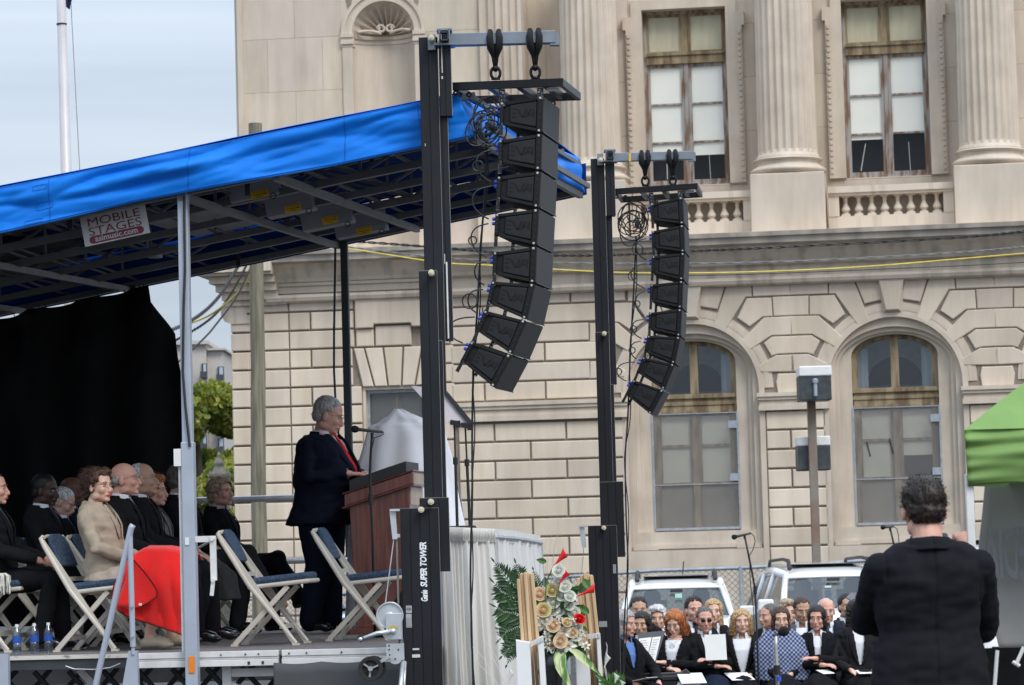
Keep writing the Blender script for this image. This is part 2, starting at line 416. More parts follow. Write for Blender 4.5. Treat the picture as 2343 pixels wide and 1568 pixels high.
# ---- backing wall with the window openings cut out (joint bottoms)
wl = MB()
def wallrect(u0, u1, v0, v1, w=-.05, th=.6): wl.bb(u0, u1, -w, -w + th, v0, v1)
uR = fu(2500)
vCb = fv(1400, 640)
wallrect(uL + .02, uw0, -1, vCb); wallrect(uw0, uw1, vw1, vCb); wallrect(uw1, wc[0] - rad, -1, vCb)
wallrect(uw0, uw1, -1, fv(900, 1215))
for c in wc[:2]: wallrect(c + rad, c + 2 * hs - rad, -1, vCb)
NS = 28
for c in wc:
    wl.bb(c - rad, c + rad, .05, .6, -1, fv(2047, 1244))
    for i in range(NS):
        a0, a1 = PI * i / NS, PI * (i + 1) / NS
        p0 = (c + rad * math.cos(a0), vsp + rad * math.sin(a0)); p1 = (c + rad * math.cos(a1), vsp + rad * math.sin(a1))
        wl.prism([p0, (p0[0], vCb), (p1[0], vCb), p1], (0, .65, 0), AX, AY, (0, -.6, 0))
wl.build('wall', M['mortar'], bld)
# ---- stepped arch mouldings and jambs
am = MB()
def arch_ring(c, r0, r1, w0, w1, vs, rise=None, n=28):
    for i in range(n):
        a0, a1 = PI * i / n, PI * (i + 1) / n
        pts = [(c + r * math.cos(a), vs + (r if rise is None else r * rise) * math.sin(a)) for r, a in ((r0, a0), (r1, a0), (r1, a1), (r0, a1))]
        am.prism(pts, (0, -w0, 0), AX, AY, (0, -(w1 - w0), 0))
vBot = fv(2047, 1244)
def seg_in(c, hw_o, hw_i, vs_i, rise_i, w0, w1, n=24):
    """slab with a semicircular outside and a flatter arched inside"""
    for i in range(n):
        a0, a1 = PI * i / n, PI * (i + 1) / n
        po = [(c + hw_o * math.cos(a), vsp + hw_o * math.sin(a)) for a in (a0, a1)]
        pi_ = [(c + hw_i * math.cos(a), vs_i + rise_i * math.sin(a)) for a in (a0, a1)]
        am.prism([pi_[0], po[0], po[1], pi_[1]], (0, -w0, 0), AX, AY, (0, -(w1 - w0), 0))
    for s in (-1, 1):
        am.bb(c + s * hw_i, c + s * hw_o, -w1, -w0, vBot, vsp + .001)
        if vs_i > vsp: am.prism([(c + s * hw_i, vsp), (c + s * hw_o, vsp), (c + s * hw_i, vs_i)], (0, -w0, 0), AX, AY, (0, -(w1 - w0), 0))
for c in wc:
    for (r0, r1, w1) in ((rad - .02, rad + .07, -.002), (rad + .07, rad + .13, -.02), (rad + .13, rad + .22, -.012), (rad + .22, rad + .3, -.03)):
        arch_ring(c, r0, r1, -.6, w1, vsp)
    seg_in(c, rad + .02, 1.30, vsp + .34, .90, -.38, -.14)
    seg_in(c, rad, 1.20, vsp + .40, .74, -.42, -.26)
    seg_in(c, rad - .01, .93, vsp + .62, .47, -.6, -.36)
    # sill and apron panel
    am.bb(c - 1.36, c + 1.36, .16, .62, fv(2047, 1244), fv(2047, 1203))
    am.bb(c - 1.40, c - .85, .10, .16, fv(2047, 1242) - .04, fv(2047, 1234)); am.bb(c + .85, c + 1.40, .10, .16, fv(2047, 1242) - .04, fv(2047, 1234))
    am.bb(c - .85, c + .85, .12, .16, fv(2047, 1242), fv(2047, 1232))
    am.bb(c - rad + .02, c + rad - .02, .01, .3, -1, fv(2047, 1246))
    # jamb strips in the face
    for s in (-1, 1): am.bb(c + s * (rad - .02), c + s * (rad + .1), .0, .06, -1, vsp)
am.build('arch_moulding', M['stone_mould'], bld)
# keystones and short blocks
for c in wc:
    ks = MB()
    vt, vb = q6(1545, 113)[1] - .0, q6(1545, 332)[1]
    for d, e in ((.0, 1),):
        top = [(-.31, vt), (.31, vt)]
        vs = [(c - .31, .05, vt), (c + .31, .05, vt), (c + .21, .05, vb), (c - .21, .05, vb),
              (c - .30, -.16, vt), (c + .30, -.16, vt), (c + .13, -.12, vb + .07), (c - .13, -.12, vb + .07)]
        ks.add(vs, [(4, 7, 6, 5), (0, 4, 5, 1), (1, 5, 6, 2), (2, 6, 7, 3), (3, 7, 4, 0)])
    ks.build('keystone', M['stone_mould'], bld)
# ---- impost bands
def band(u0, u1, vt, vb, dp=.0):
    im = MB()
    h = vt - vb
    for (a, b, w) in ((0, .22, .16), (.22, .4, .12), (.4, .72, .07), (.72, 1, .11)):
        im.bb(u0 - w * .5, u1 + w * .5, -w - dp, .1, vt - h * b, vt - h * a)
    im.build('impost_band', M['stone_mould'], bld)
band(pc - hs + rad + .02, pc + hs - rad - .02, vImpT, vImpB)
band(pc + hs + rad + .02, pc + 3 * hs - rad, vImpT, vImpB)
band(fu(1045), wc[0] - rad, vImpT, fv(1200, 962))
# ---- main cornice
cn = MB(); cs = MB(); cdk = MB()
XR = 2000
def cv(py): return fv(XR, py, .5)
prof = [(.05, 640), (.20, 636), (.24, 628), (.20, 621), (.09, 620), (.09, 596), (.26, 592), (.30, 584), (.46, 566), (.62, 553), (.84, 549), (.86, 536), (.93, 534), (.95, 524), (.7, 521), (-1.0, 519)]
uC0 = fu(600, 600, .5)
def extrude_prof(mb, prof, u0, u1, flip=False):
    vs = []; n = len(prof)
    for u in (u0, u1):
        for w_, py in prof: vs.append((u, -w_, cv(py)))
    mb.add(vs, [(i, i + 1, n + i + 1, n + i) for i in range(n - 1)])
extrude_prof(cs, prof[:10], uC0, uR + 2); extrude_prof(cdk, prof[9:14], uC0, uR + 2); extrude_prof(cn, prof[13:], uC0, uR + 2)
# return at the left end: stepped corbels
def blockc(mb, x0, x1, y0, y1, wf):
    mb.bb(fu(x0, 650, 0), fu(x1, 650, 0), -wf, 1.5, fv(x0, y1), fv(x0, y0))
blockc(cs, 466, 640, 600, 634, .95); blockc(cdk, 474, 640, 634, 640, .86); blockc(cs, 492, 640, 640, 655, .6); blockc(cs, 502, 640, 655, 672, .4)
blockc(cs, 512, 640, 672, 690, .25); blockc(cs, 516, 656, 690, 702, .12)
cs.cur = 0
cs.prism([(fu(532), fv(532, 742)), (fu(518), fv(532, 736)), (fu(510), fv(532, 722)), (fu(510), fv(532, 708)), (fu(518), fv(532, 694)), (fu(560), fv(532, 690)), (fu(575), fv(532, 742))], (0, .4, 0), AX, AY, (0, -.44, 0))
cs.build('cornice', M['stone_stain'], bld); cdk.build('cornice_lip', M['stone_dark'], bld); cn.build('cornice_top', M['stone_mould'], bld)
# ---- upper storey
up = MB()
W1 = -.25; W2 = -1.25
vc = fv(1400, 545, .0); vtop = fv(1400, -120)
def upw(px): return fu(px, 300, W1)
nc = fu(880, 200, W1); nr = .70; nsp = fv(880, 74, W1)
uE = fu(1196, 300, W1)
def courses(mb, u0, u1, v0, v1, w, ch, bw, jit=.05, off=0):
    k = 0; v = v0
    while v < v1 - .01:
        va = min(v1, v + ch); x = u0 - (bw * .5 if (k + off) % 2 else 0)
        while x < u1 - .01:
            a, b = max(u0, x), min(u1, x + bw)
            if b - a > .02: blk(mb, rect(a + .002, b - .002, v + .002, va - .002), w - .3, w, .004, jit)
            x += bw
        v = va; k += 1
courses(up, upw(553), upw(785), vc, vtop, W1, 1.2, 1.25)
courses(up, upw(972), uE, vc, vtop, W1, 1.2, 1.25)
courses(up, upw(785), upw(972), nsp + nr + .35, vtop, W1, 1.2, 1.0)
up.bb(upw(540), upw(566), -W1 - .02 + .1, 2, vc, vtop)
up.bb(upw(548), upw(560), -W1 - .06, 2, vc, vtop)
up.bb(upw(566), uE, -W1 + .3, 1.3, vc, vtop) if False else None
# niche spandrel: fill around the semicircle
for i in range(20):
    a0, a1 = PI * i / 20, PI * (i + 1) / 20
    p0 = (nc + nr * math.cos(a0), nsp + nr * math.sin(a0)); p1 = (nc + nr * math.cos(a1), nsp + nr * math.sin(a1))
    vt_ = nsp + nr + .35
    up.prism([p0, (max(upw(785), min(upw(972), nc + (p0[0] - nc) * 1.3)), vt_ if True else 0), (max(upw(785), min(upw(972), nc + (p1[0] - nc) * 1.3)), vt_), p1], (0, -W1 + .3, 0), AX, AY, (0, -.3, 0))
up.bb(upw(785), nc - nr, -W1, -W1 + .3, vc, nsp + .9); up.bb(nc + nr, upw(972), -W1, -W1 + .3, vc, nsp + .9)
# recessed wall behind the columns
courses(up, fu(1190, 300, W2), fu(1455, 300, W2), vc, vtop, W2, 1.2, 1.25)
wx = [fu(1571, 300, W2), fu(2030, 300, W2), fu(2030, 300, W2) * 2 - fu(1571, 300, W2)]
ww = .935
vwt = [fv(1571, 20, W2)] * 3; vwb = fv(1571, 424, W2)
for a, b in ((fu(1455, 300, W2), wx[0] - ww), (wx[0] + ww, wx[1] - ww), (wx[1] + ww, wx[2] - ww)):
    courses(up, a, b, vc, vtop, W2, 1.2, 1.25)
for c in wx[:2]:
    courses(up, c - ww, c + ww, vwt[0], vtop, W2, 1.2, 1.25); courses(up, c - ww, c + ww, vc, vwb, W2, 1.2, 1.25)
up.bb(uE - .02, uE, -W1, 1.3, vc, vtop)
up.build('upper_wall', M['stone_up'], bld, tint=True)
# niche interior with shell
ni = MB(); n_ = 24
def nich(a, b):
    ang = PI * a; z = vc + (nsp - vc) * b
    return Vector((nc - nr * math.cos(ang), -W1 + .0 + .75 * nr * math.sin(ang), z))
ni.grid(nich, n_, 2)
ni.build('niche', M['stone_up'], bld, smooth=True, tint=True)
sh = MB()
def shell(a, b):      # fluted half dome
    th = PI * a; r = nr * (1 - b * .97); k = 1 + .07 * math.cos(th * 24) * (1 - b)
    rr = nr * math.sin(PI / 2 * (1 - b)) if False else nr * (1 - b)
    dep = .75 * nr * math.sqrt(max(0, 1 - (1 - b) ** 2))
    return Vector((nc - rr * math.cos(th) * 1.0, -W1 + dep * (1 + .16 * math.cos(th * 22)), nsp + rr * math.sin(th)))
sh.grid(shell, 160, 12)
for s in (-1, 1):
    sh.tube([(nc + s * (.1 + .1 * math.cos(t) * (1 - t / 12)), -W1 + .28, nsp + .12 + .1 * math.sin(t) * (1 - t / 12)) for t in [x * .5 for x in range(16)]], .03, 6)
    sh.tube([(nc + s * (.1 + .5 * t), -W1 + .3 - .25 * t, nsp + .02 + .05 * math.sin(3 * t)) for t in [x / 8 for x in range(9)]], .035, 6)
sh.build('shell_carving', M['stone_dark'] if False else M['stone_stain'], bld, smooth=True)
nm = MB()
for (r0, r1, w1) in ((nr, nr + .09, .05), (nr + .09, nr + .17, .025), (nr + .17, nr + .25, .07)):
    for i in range(28):
        a0, a1 = PI * i / 28, PI * (i + 1) / 28
        pts = [(nc + r * math.cos(a), nsp + r * math.sin(a)) for r, a in ((r0, a0), (r1, a0), (r1, a1), (r0, a1))]
        nm.prism(pts, (0, -W1 + .02, 0), AX, AY, (0, -.02 - w1, 0))
for s in (-1, 1):
    a, b = sorted((nc + s * nr, nc + s * (nr + .23)))
    nm.bb(a, b, -W1 - .04, -W1 + .1, vc, nsp - .3)
    for (h0, h1, w_) in ((.0, -.09, .1), (-.09, -.17, .07), (-.17, -.24, .09), (-.24, -.3, .05)):
        nm.bb(a - .03, b + .03, -W1 - w_, -W1 + .15, nsp + h1, nsp + h0)
for (h0, h1, w_) in ((-.02, -.1, .06), (-.1, -.2, .02)):
    nm.grid(lambda a, b: Vector((nc - (nr - w_) * math.cos(PI * a), -W1 + .75 * (nr - w_) * math.sin(PI * a), nsp + h0 + (h1 - h0) * b)), 20, 1)
nm.build('niche_moulding', M['stone_mould'], bld)
# fluted pilaster
pl = MB()
u0, u1 = fu(1098, 200, 0), fu(1194, 200, 0); nfl = 5; st = (u1 - u0 - .12) / nfl
prf = [(u0, .12)]
for i in range(nfl):
    a = u0 + .06 + i * st
    prf += [(a + st * .12, .12)] + [(a + st * (.12 + .76 * t / 6), .12 - .075 * math.sin(PI * t / 6)) for t in range(1, 6)] + [(a + st * .88, .12)]
prf += [(u1, .12)]
W1p = -W1
pp = [(u0, W1p + .1)] + [(a, W1p - b) for a, b in prf] + [(u1, 1.2)]
vpb = fv(1150, 402, W1)
pl.add([(a, b, vpb) for a, b in pp] + [(a, b, vtop) for a, b in pp], [(i, i + 1, len(pp) + i + 1, len(pp) + i) for i in range(len(pp) - 1)])
pl.bb(u0 - .08, u1 + .08, W1p - .22, 1, vpb - .35, vpb); pl.bb(u0 - .12, u1 + .12, W1p - .27, 1, vc, vpb - .35)
pl.build('pilaster', M['stone_mould'], bld)
# fluted columns
def column(px, name='column'):
    Wc = -.30
    c = fu(px, 300, Wc); k = 64; r = .655
    rt = empty(name, (c, -Wc, 0)); rt.parent = bld
    vb = fv(1800, 364, Wc)
    m = MB(); nf = 24; seg = nf * 6
    vs = []; hh = [vb, vb + .08, vb + .16, vtop]
    for j, h in enumerate(hh):
        for i in range(seg):
            a = 2 * PI * i / seg; t = (i % 6) / 6
            d = 0 if j < 2 else .055 * math.sin(PI * min(1, max(0, (t - .12) / .8))) 
            rr = (r + .05 if j == 0 else r) * (1 - .012 * (h - vb)) - d
            vs.append((rr * math.cos(a), rr * math.sin(a), h))
    m.add(vs, [(j * seg + i, j * seg + (i + 1) % seg, (j + 1) * seg + (i + 1) % seg, (j + 1) * seg + i) for j in range(3) for i in range(seg)])
    m.build('shaft', M['stone_mould'], rt)
    b = MB(); pr = []
    hb = vb - fv(1800, 405, Wc)
    pr += [(.70, 0)]
    for t in range(9): pr.append((.70 + .07 * math.sin(PI * t / 8), -.0 - hb * (.02 + .20 * t / 8)))
    for t in range(5): pr.append((.71 - .03 * math.sin(PI * t / 4), -hb * (.26 + .2 * t / 4)))
    for t in range(11): pr.append((.73 + .10 * math.sin(PI * t / 10), -hb * (.50 + .46 * t / 10)))
    pr.append((.0, -hb))
    b.lathe((0, 0, vb), pr, 40, cap=False); b.build('column_base', M['stone_mould'], rt, smooth=True)
    p = MB(); p.bb(-.80, .80, -.80, .95, vc - .1, vb - hb); p.tint = 1.0
    p.build('pedestal', M['stone_up'], rt, tint=True, bevel=.02)
for px in (1352, 1800, 2262): column(px)
# balustrades
def balustrade(c, full=True):
    rt = empty('balustrade', (c, -.0, 0)); rt.parent = bld
    Wb = .02
    vr1 = fv(1620, 441 - .0, 0); vr0 = vr1 - .20; vb1 = fv(1620, 508, 0)
    m = MB(); hw = hs * 1.0 - .84
    m.bb(-hw, hw, -.02 - .1, .55, vr0 + .06, vr1); m.bb(-hw, hw, -.02 - .05, .5, vr0, vr0 + .06); 
    m.bb(-hw, hw, -.02, .45, vc - .1, vb1)
    for s in (-1, 1): m.bb(s * hw, s * 1.12, -.04, .5, vb1, vr0)
    m.build('rail', M['stone_stain'], rt)
    m = MB(); m.bb(-1.12, 1.12, .5, .6, vb1, vr0); m.build('back_panel', M['stone_mould'], rt)
    H = vr0 - vb1
    for i in range(8):
        x = -.98 + i * .28
        b = MB()
        b.lathe((0, 0, 0), [(.0, H), (.07, H), (.07, H * .95), (.05, H * .93), (.045, H * .80), (.038, H * .66), (.06, H * .52), (.092, H * .38), (.095, H * .30), (.06, H * .20), (.05, H * .17), (.085, H * .15), (.085, H * .10)], 14)
        b.bb(-.095, .095, -.095, .095, 0, H * .1); b.bb(-.09, .09, -.09, .09, H * .94, H)
        o = b.build('baluster', M['stone_mould'], rt, smooth=False); o.location = (x, .12, vb1)
for c in (fu(1581, 430, 0), fu(2037, 430, 0)): balustrade(c)
# ---- upper windows
def upper_window(c, kind):
    y0 = -W2 + .28
    rt = empty('window', (c, y0, vwb)); rt.parent = bld
    H = vwt[0] - vwb; hw = ww
    fr = MB(); k = H / 404.0
    zt0, zt1 = H - 122 * k, H - 98 * k
    # surround reveals
    for s in (-1, 1): fr.bb(s * (hw - .07), s * hw, -.02, .12, 0, H)
    fr.bb(-hw + .07, hw - .07, -.02, .12, H - .06, H); fr.bb(-hw, hw, -.05, .1, 0, .07)
    fr.build('window_frame', M['peel'] if kind else M['peel'], rt, bevel=.006)
    tr = MB(); tr.bb(-hw + .07, hw - .07, -.08, .1, zt0, zt1); tr.bb(-hw + .06, hw - .06, -.12, -.07, zt1 - .05, zt1 + .01); tr.bb(-.06, .06, -.01, .08, zt1, H - .06)
    for s in (-1, 1):
        tr.bb(s * .06, s * .12, .01, .06, zt1, H - .06); tr.bb(s * (hw - .07), s * (hw - .12), .01, .06, zt1, H - .06)
        tr.bb(s * .12, s * (hw - .12), .01, .06, zt1, zt1 + .06); tr.bb(s * .12, s * (hw - .12), .01, .06, H - .12, H - .06)
    tr.build('transom', M['wood_brown'], rt)
    sa = MB(); sa.bb(-.045, .045, -.03, .08, .07, zt0)
    rows = [.07, .07 + (zt0 - .07) * .345, .07 + (zt0 - .07) * .665, zt0]
    for s in (-1, 1):
        sa.bb(s * .047, s * .115, .0, .06, .07, zt0); sa.bb(s * (hw - .07), s * (hw - .13), .0, .06, .07, zt0)
        sa.bb(s * .115, s * (hw - .13), .0, .06, .07, .15); sa.bb(s * .115, s * (hw - .13), .0, .06, zt0 - .07, zt0)
        for r_ in rows[1:3]: sa.bb(s * .115, s * (hw - .13), .005, .055, r_ - .02, r_ + .02)
    sa.build('sash', M['peel'], rt)
    gl = MB()
    gl.bb(-hw + .1, hw - .1, .028, .036, .08, zt0 - .02); gl.bb(-hw + .1, hw - .1, .03, .038, zt1 + .02, H - .08)
    gl.build('pane', M['glass'], rt)
    bl = MB(); bo = MB()
    cut = [(.80, .70), (.88, .98)][kind] if kind < 2 else (.8, .8)
    for s, cc in ((-1, cut[0]), (1, cut[1])):
        bl.bb(s * .03, s * (hw - .08), .062, .066, rows[1] * cc if True else 0, zt0 - .01)
    bo.bb(-hw + .08, hw - .08, .062, .066, zt1, H - .07)
    bl.build('blind', M['blind'], rt); bo.build('blind', M['blind_old'], rt)
    dk = MB(); dk.bb(-hw, hw, .5, .52, 0, H); dk.build('room_behind', M['dark_room'], rt)
    cdm = MB(); cdm.tube([(-.5, .12, rows[1] * .8), (-.62 if kind else -.5, .12, .2)], .008, 4); cdm.build('blind_cord', M['blind'], rt); cdm = MB(); cdm.tube([(.45, .12, rows[1] * .8), (.47, .12, .15)], .006, 4); cdm.build('blind_cord', M['blind'], rt)
    # stone surround with scroll sides
    sm = MB()
    for s in (-1, 1):
        sm.bb(s * hw, s * (hw + .24), -.36, -.02, 0, H + .22); sm.bb(s * (hw + .24), s * (hw + .36), -.40, -.2, 0, H - .15)
        sm.bb(s * (hw + .36), s * (hw + .42), -.46, -.2, H - .45, H - .15)
        for i in range(26): sm.bb(s * (hw + .27), s * (hw + .33), -.43, -.39, .1 + i * (H - .6) / 26, .1 + (i + .6) * (H - .6) / 26)
    sm.bb(-hw, hw, -.36, -.02, H, H + .22)
    sm.build('window_surround', M['stone_mould'], rt)
upper_window(wx[0], 0); upper_window(wx[1], 1)
# ---- arched windows
def arched_window(c, kind):
    y0 = .60
    rt = empty('window', (c, y0, 0)); rt.parent = bld
    hw = .93; vs_ = vsp + .62; rise = .47; vb = fv(2047, 1203); vt0, vt1 = fv(2047, 929), fv(2047, 884)
    def arc(r, h, n=16): return [(r * math.cos(PI * i / n), vs_ + h * math.sin(PI * i / n)) for i in range(n + 1)]
    fr = MB()
    o_, i_ = arc(hw, rise), arc(hw - .13, rise - .09)
    for j in range(16): fr.prism([i_[j], o_[j], o_[j + 1], i_[j + 1]], (0, .12, 0), AX, AY, (0, -.16, 0))
    for s in (-1, 1): fr.bb(s * (hw - .13), s * hw, -.04, .12, vb, vs_)
    fr.bb(-.09, .09, -.06, .1, vt1, vs_ + rise - .06); fr.bb(-.08, .08, -.04, .1, vb + 1.9 - 1.9, vt0)
    fr.bb(-hw + .02, hw - .02, -.1, .1, vt0, vt1); fr.bb(-hw, hw, -.16, -.08, vt1 - .1, vt1 - .02); fr.bb(-hw, hw, -.14, -.08, vt0, vt0 + .06); fr.bb(-hw, hw, -.125, -.1, (vt0 + vt1) / 2 - .04, (vt0 + vt1) / 2 + .04)
    fr.build('window_frame', M['wood_brown'], rt, bevel=.008)
    sa = MB(); r1 = fv(2047, 1004); r2 = fv(2047, 1092)
    for s in (-1, 1):
        a, b = s * .08, s * (hw - .13)
        sa.bb(a, b, .0, .05, vt0 - .06, vt0); sa.bb(a, b, .0, .05, r1 - .03, r1 + .03); sa.bb(a, b, -.01, .06, r2 - .05, r2 + .03)
        sa.bb(a, a + s * .05, .0, .05, r2, vt0); sa.bb(b, b - s * .05, .0, .05, r2, vt0)
    sa.build('sash', M['wood_brown'], rt)
    g1 = MB(); g1.bb(-hw + .1, hw - .1, .022, .028, vb, vt0); g1.build('pane', M['glass'], rt)
    g2 = MB(); g2.prism([(-hw + .08, vt1), (hw - .08, vt1)] + arc(hw - .08, rise - .05), (0, .03, 0), AX, AY, (0, -.006, 0)); g2.build('pane', M['glass_arch'], rt)
    bl = MB()
    lo = (r2, r2) if kind == 0 else (r2, r1 - .42 * (r1 - r2))
    for s, q in ((-1, lo[0]), (1, lo[1])): bl.bb(s * .03, s * (hw - .1), .052, .056, q, vt0)
    bl.build('blind', M['blind_low'], rt)
    bd = MB(); bd.bb(-hw + .1, hw - .1, .04, .06, vb, r2 - .02); bd.build('boarding', M['board'], rt)
    cu = MB()
    for s in (-1, 1): cu.bb(s * (hw - .35), s * (hw - .12), .2, .22, vt1, vs_ + rise * .4)
    cu.build('curtain', M['curtain_cloth'], rt)
    dk = MB(); dk.bb(-hw, hw, .9, .92, vb, vs_ + rise); dk.build('room_behind', M['dark_room'], rt)
    ar = MB(); ar.prism([(.62 * math.cos(PI * i / 12), vt1 + .1 + .62 * math.sin(PI * i / 12)) for i in range(13)], (.0, .8, 0), AX, AY, (0, -.02, 0)); ar.build('room_arch', M['dark_room'], rt)
    bw = MB(); bw.bb(-hw, hw, .84, .86, vt1, vs_ + rise); bw.build('room_wall', MATS['roomwall'], rt)
    gd = MB()
    gt, gb = fv(2047, 929), vb + .03
    for s in (-1, 1): gd.bb(s * (hw + .02), s * (hw - .02), -.26, -.22, gb, gt)
    gd.bb(-hw, hw, -.26, -.22, gb, gb + .05); gd.bb(-hw, hw, -.255, -.235, r2 - .03, r2 - .01); gd.bb(-hw, hw, -.255, -.235, gt - .02, gt)
    for s in ((.80, gt - .35), (.80, gt - 1.5)): gd.bb(s[0] - .07, s[0] + .12, -.28, -.25, s[1], s[1] + .16)
    gd.build('window_guard', M['galv'], rt)
    sc_ = MB(); sc_.bb(-hw, hw, -.235, -.23, gb, gt); sc_.build('guard_mesh', M['screen'], rt)
    if kind:
        hd = MB()
        for x, z in ((-.66, r1 - .04), (-.17, r1 + .02)): hd.bar((x, -.25, z), (x + .07, -.25, z - .32), .03)
        hd.build('bracket', M['dark_room'], rt)
M['x'] = mat('roomwall', (.34, .35, .35), .8)
for i, c in enumerate(wc): arched_window(c, i % 2)
# ---- flat window on the left
rt = empty('window', ((uw0 + uw1) / 2, .35, 0)); rt.parent = bld
hw = (uw1 - uw0) / 2; vb = fv(900, 1215)
m = MB()
for s in (-1, 1): m.bb(s * hw, s * (hw - .06), -.3, .1, vb, vw1)
m.bb(-hw + .06, hw - .06, -.3, .1, vw1 - .06, vw1); m.build('window_frame', M['stone_mould'], rt)
m = MB()
for s in (-1, 1): m.bb(s * (hw - .06), s * (hw - .12), -.12, -.08, vb, vw1 - .06)
m.bb(-hw + .12, hw - .12, -.12, -.08, vw1 - .13, vw1 - .06); m.bb(-hw, hw, -.12, -.08, vb, vb + .06); m.build('window_guard', M['galv'], rt)
m = MB(); m.bb(-hw + .1, hw - .1, -.1, -.095, vb, vw1 - .1); m.build('guard_mesh', M['screen'], rt)
m = MB(); m.bb(-.05, .05, .0, .06, vb, vw1 - .1); m.bb(-hw, hw, .0, .06, vw1 - 1.1, vw1 - 1.02); m.bb(-hw, hw, -.0, .05, vw1 - 1.3, vw1 - 1.24); m.build('sash', M['wood_brown'], rt)
m = MB(); m.bb(-hw, hw, .03, .036, vb, vw1); m.build('pane', M['glass_arch'], rt)
m = MB(); m.bb(-hw, hw, .5, .52, vb, vw1); m.build('room_behind', M['dark_room'], rt)
# frieze above left part (under the canopy) sits at the stained band: moulding line
m = MB()
m.bb(fu(612), fu(1032), -.16, .2, fv(800, 668), fv(800, 652)); m.bb(fu(612), fu(1032), -.22, .2, fv(800, 652), fv(800, 645))
m.build('string_course', M['stone_mould'], bld); m = MB(); m.bb(uw0, uw1, .0, .3, -1, fv(900, 1215)); m.build('window_apron', M['stone_mould'], bld)
# roof mass and sides, so the building is solid
m = MB(); m.bb(uL + .1, uR, 2.0, 14, -1, vCb); m.bb(upw(560), uR, 2.6, 14, vc, vtop + .2); m.bb(upw(556), uR, 1.31, 1.6, vtop, vtop + .3)
m.bb(uL + .05, uL + .6, .05, 14, -1, vCb)
m.build('building_mass', M['mortar'], bld)
# ================================================================ BACKGROUND THINGS
M['pole_wood'] = mat('pole_wood', (.13, .12, .085), .9, c2=(.27, .235, .17), scale=3, stretch=(5, 5, .35), bump=.4, bscale=20)
M['flag_white'] = mat('flag_white', (.52, .50, .50), .5, metal=.2, var=.1, scale=2, stretch=(1, 1, .5))
M['black_wire'] = mat('black_wire', (.02, .02, .022), .5)
M['grey_wire'] = mat('grey_wire', (.22, .22, .22), .6)
M['yellow_wire'] = mat('yellow_wire', (.75, .60, .08), .5)
M['hotel'] = mat('hotel', (.50, .46, .42), .9, var=.05)
M['hotel_glass'] = mat('hotel_glass', (.05, .07, .09), .15, var=.5, scale=.5)
M['hotel_pale'] = mat('hotel_pale', (.40, .47, .53), .5)
M['rail_dark'] = mat('rail_dark', (.05, .05, .07), .6)
M['brick'] = mat('brick', (.30, .13, .10), .9, var=.2)
M['leaf'] = mat('leaf', (.11, .17, .025), .6, c2=(.33, .34, .05), scale=1.2, lo=.35, hi=.65, tl=.35)
M['bark'] = mat('bark', (.07, .055, .04), .9)
M['car_white'] = mat('car_white', (.80, .80, .80), .25, var=.01, coat=1)
M['car_silver'] = mat('car_silver', (.50, .55, .60), .25, metal=.5, var=.01, coat=1)
M['car_glass'] = glassmat('car_glass', (.22, .26, .26), .10)
M['car_side'] = mat('car_side', (.03, .035, .04), .12, spec=.6); M['car_dark'] = mat('car_dark', (.03, .03, .032), .6)
M['seat_grey'] = mat('seat_grey', (.16, .15, .14), .8)
M['chrome'] = mat('chrome', (.75, .77, .8), .12, metal=1, var=.02)
M['tyre'] = mat('tyre', (.02, .02, .02), .85)
M['rust'] = mat('rust', (.20, .10, .065), .8, c2=(.24, .215, .18), scale=1.6, stretch=(1, 1, .7), lo=.4, hi=.6)
M['lampbox'] = mat('lampbox', (.045, .055, .06), .5, var=.3)
M['white_paint'] = mat('white_paint', (.76, .76, .74), .5, var=.05, scale=8)
# far hotel block
Y = 200
def bbP(mb, x0, x1, y0, y1, Y, dep, yo=0):
    """box whose front face fills the given place at distance Y"""
    a = P(x0, (y0 + y1) / 2, Y); b = P(x1, (y0 + y1) / 2, Y); t = P((x0 + x1) / 2, y0, Y); q = P((x0 + x1) / 2, y1, Y)
    mb.bb(a.x, b.x, Y + yo, Y + yo + dep, q.z, t.z)
ht = empty('apartment_block', (P(440, 1000, Y).x, Y, -1), 0, 'distant pale apartment block with dark balconies behind the yellow green tree', 'building')
def inroot(o, root):
    o.parent = root; o.matrix_parent_inverse = root.matrix_basis.inverted() if False else Matrix.Translation(-root.location)
    return o
M_ = MB(); bbP(M_, 330, 475, 790, 1200, Y, 14); inroot(M_.build('wall', M['hotel']), ht)
M_ = MB(); bbP(M_, 475.5, 511, 802, 1200, Y, 14, .5); inroot(M_.build('wall', M['hotel']), ht)
M_ = MB(); bbP(M_, 326, 478, 782, 790, Y, 14.5, -.4); bbP(M_, 474, 514, 796, 801, Y, 14, .1); inroot(M_.build('roof_edge', M['hotel']), ht)
for (xa, xb) in ((424, 437), (462, 474), (497, 511)):
    for i in range(6):
        ya = 832 + (6 if xa > 490 else 0) + i * 41
        w_ = MB(); bbP(w_, xa, xb, ya, ya + 34, Y, .3, -.15 + (.5 if xa > 490 else 0)); f = inroot(w_.build('window', M['hotel_glass']), ht)
        w_ = MB(); bbP(w_, xa + 4, xb - 2, ya + 2, ya + 20, Y, .1, -.3 + (.5 if xa > 490 else 0)); inroot(w_.build('pane', M['hotel_pale']), ht)
        w_ = MB(); bbP(w_, xa - 1, xb + 1, ya + 20, ya + 34, Y, .8, -1.0 + (.5 if xa > 490 else 0)); inroot(w_.build('balcony', M['rail_dark']), ht)
bm = MB(); bbP(bm, 511, 560, 949, 1100, 260, 10); bm.build('brick_building', M['brick'], label='low red brick building far behind the apartment block', cat='building')
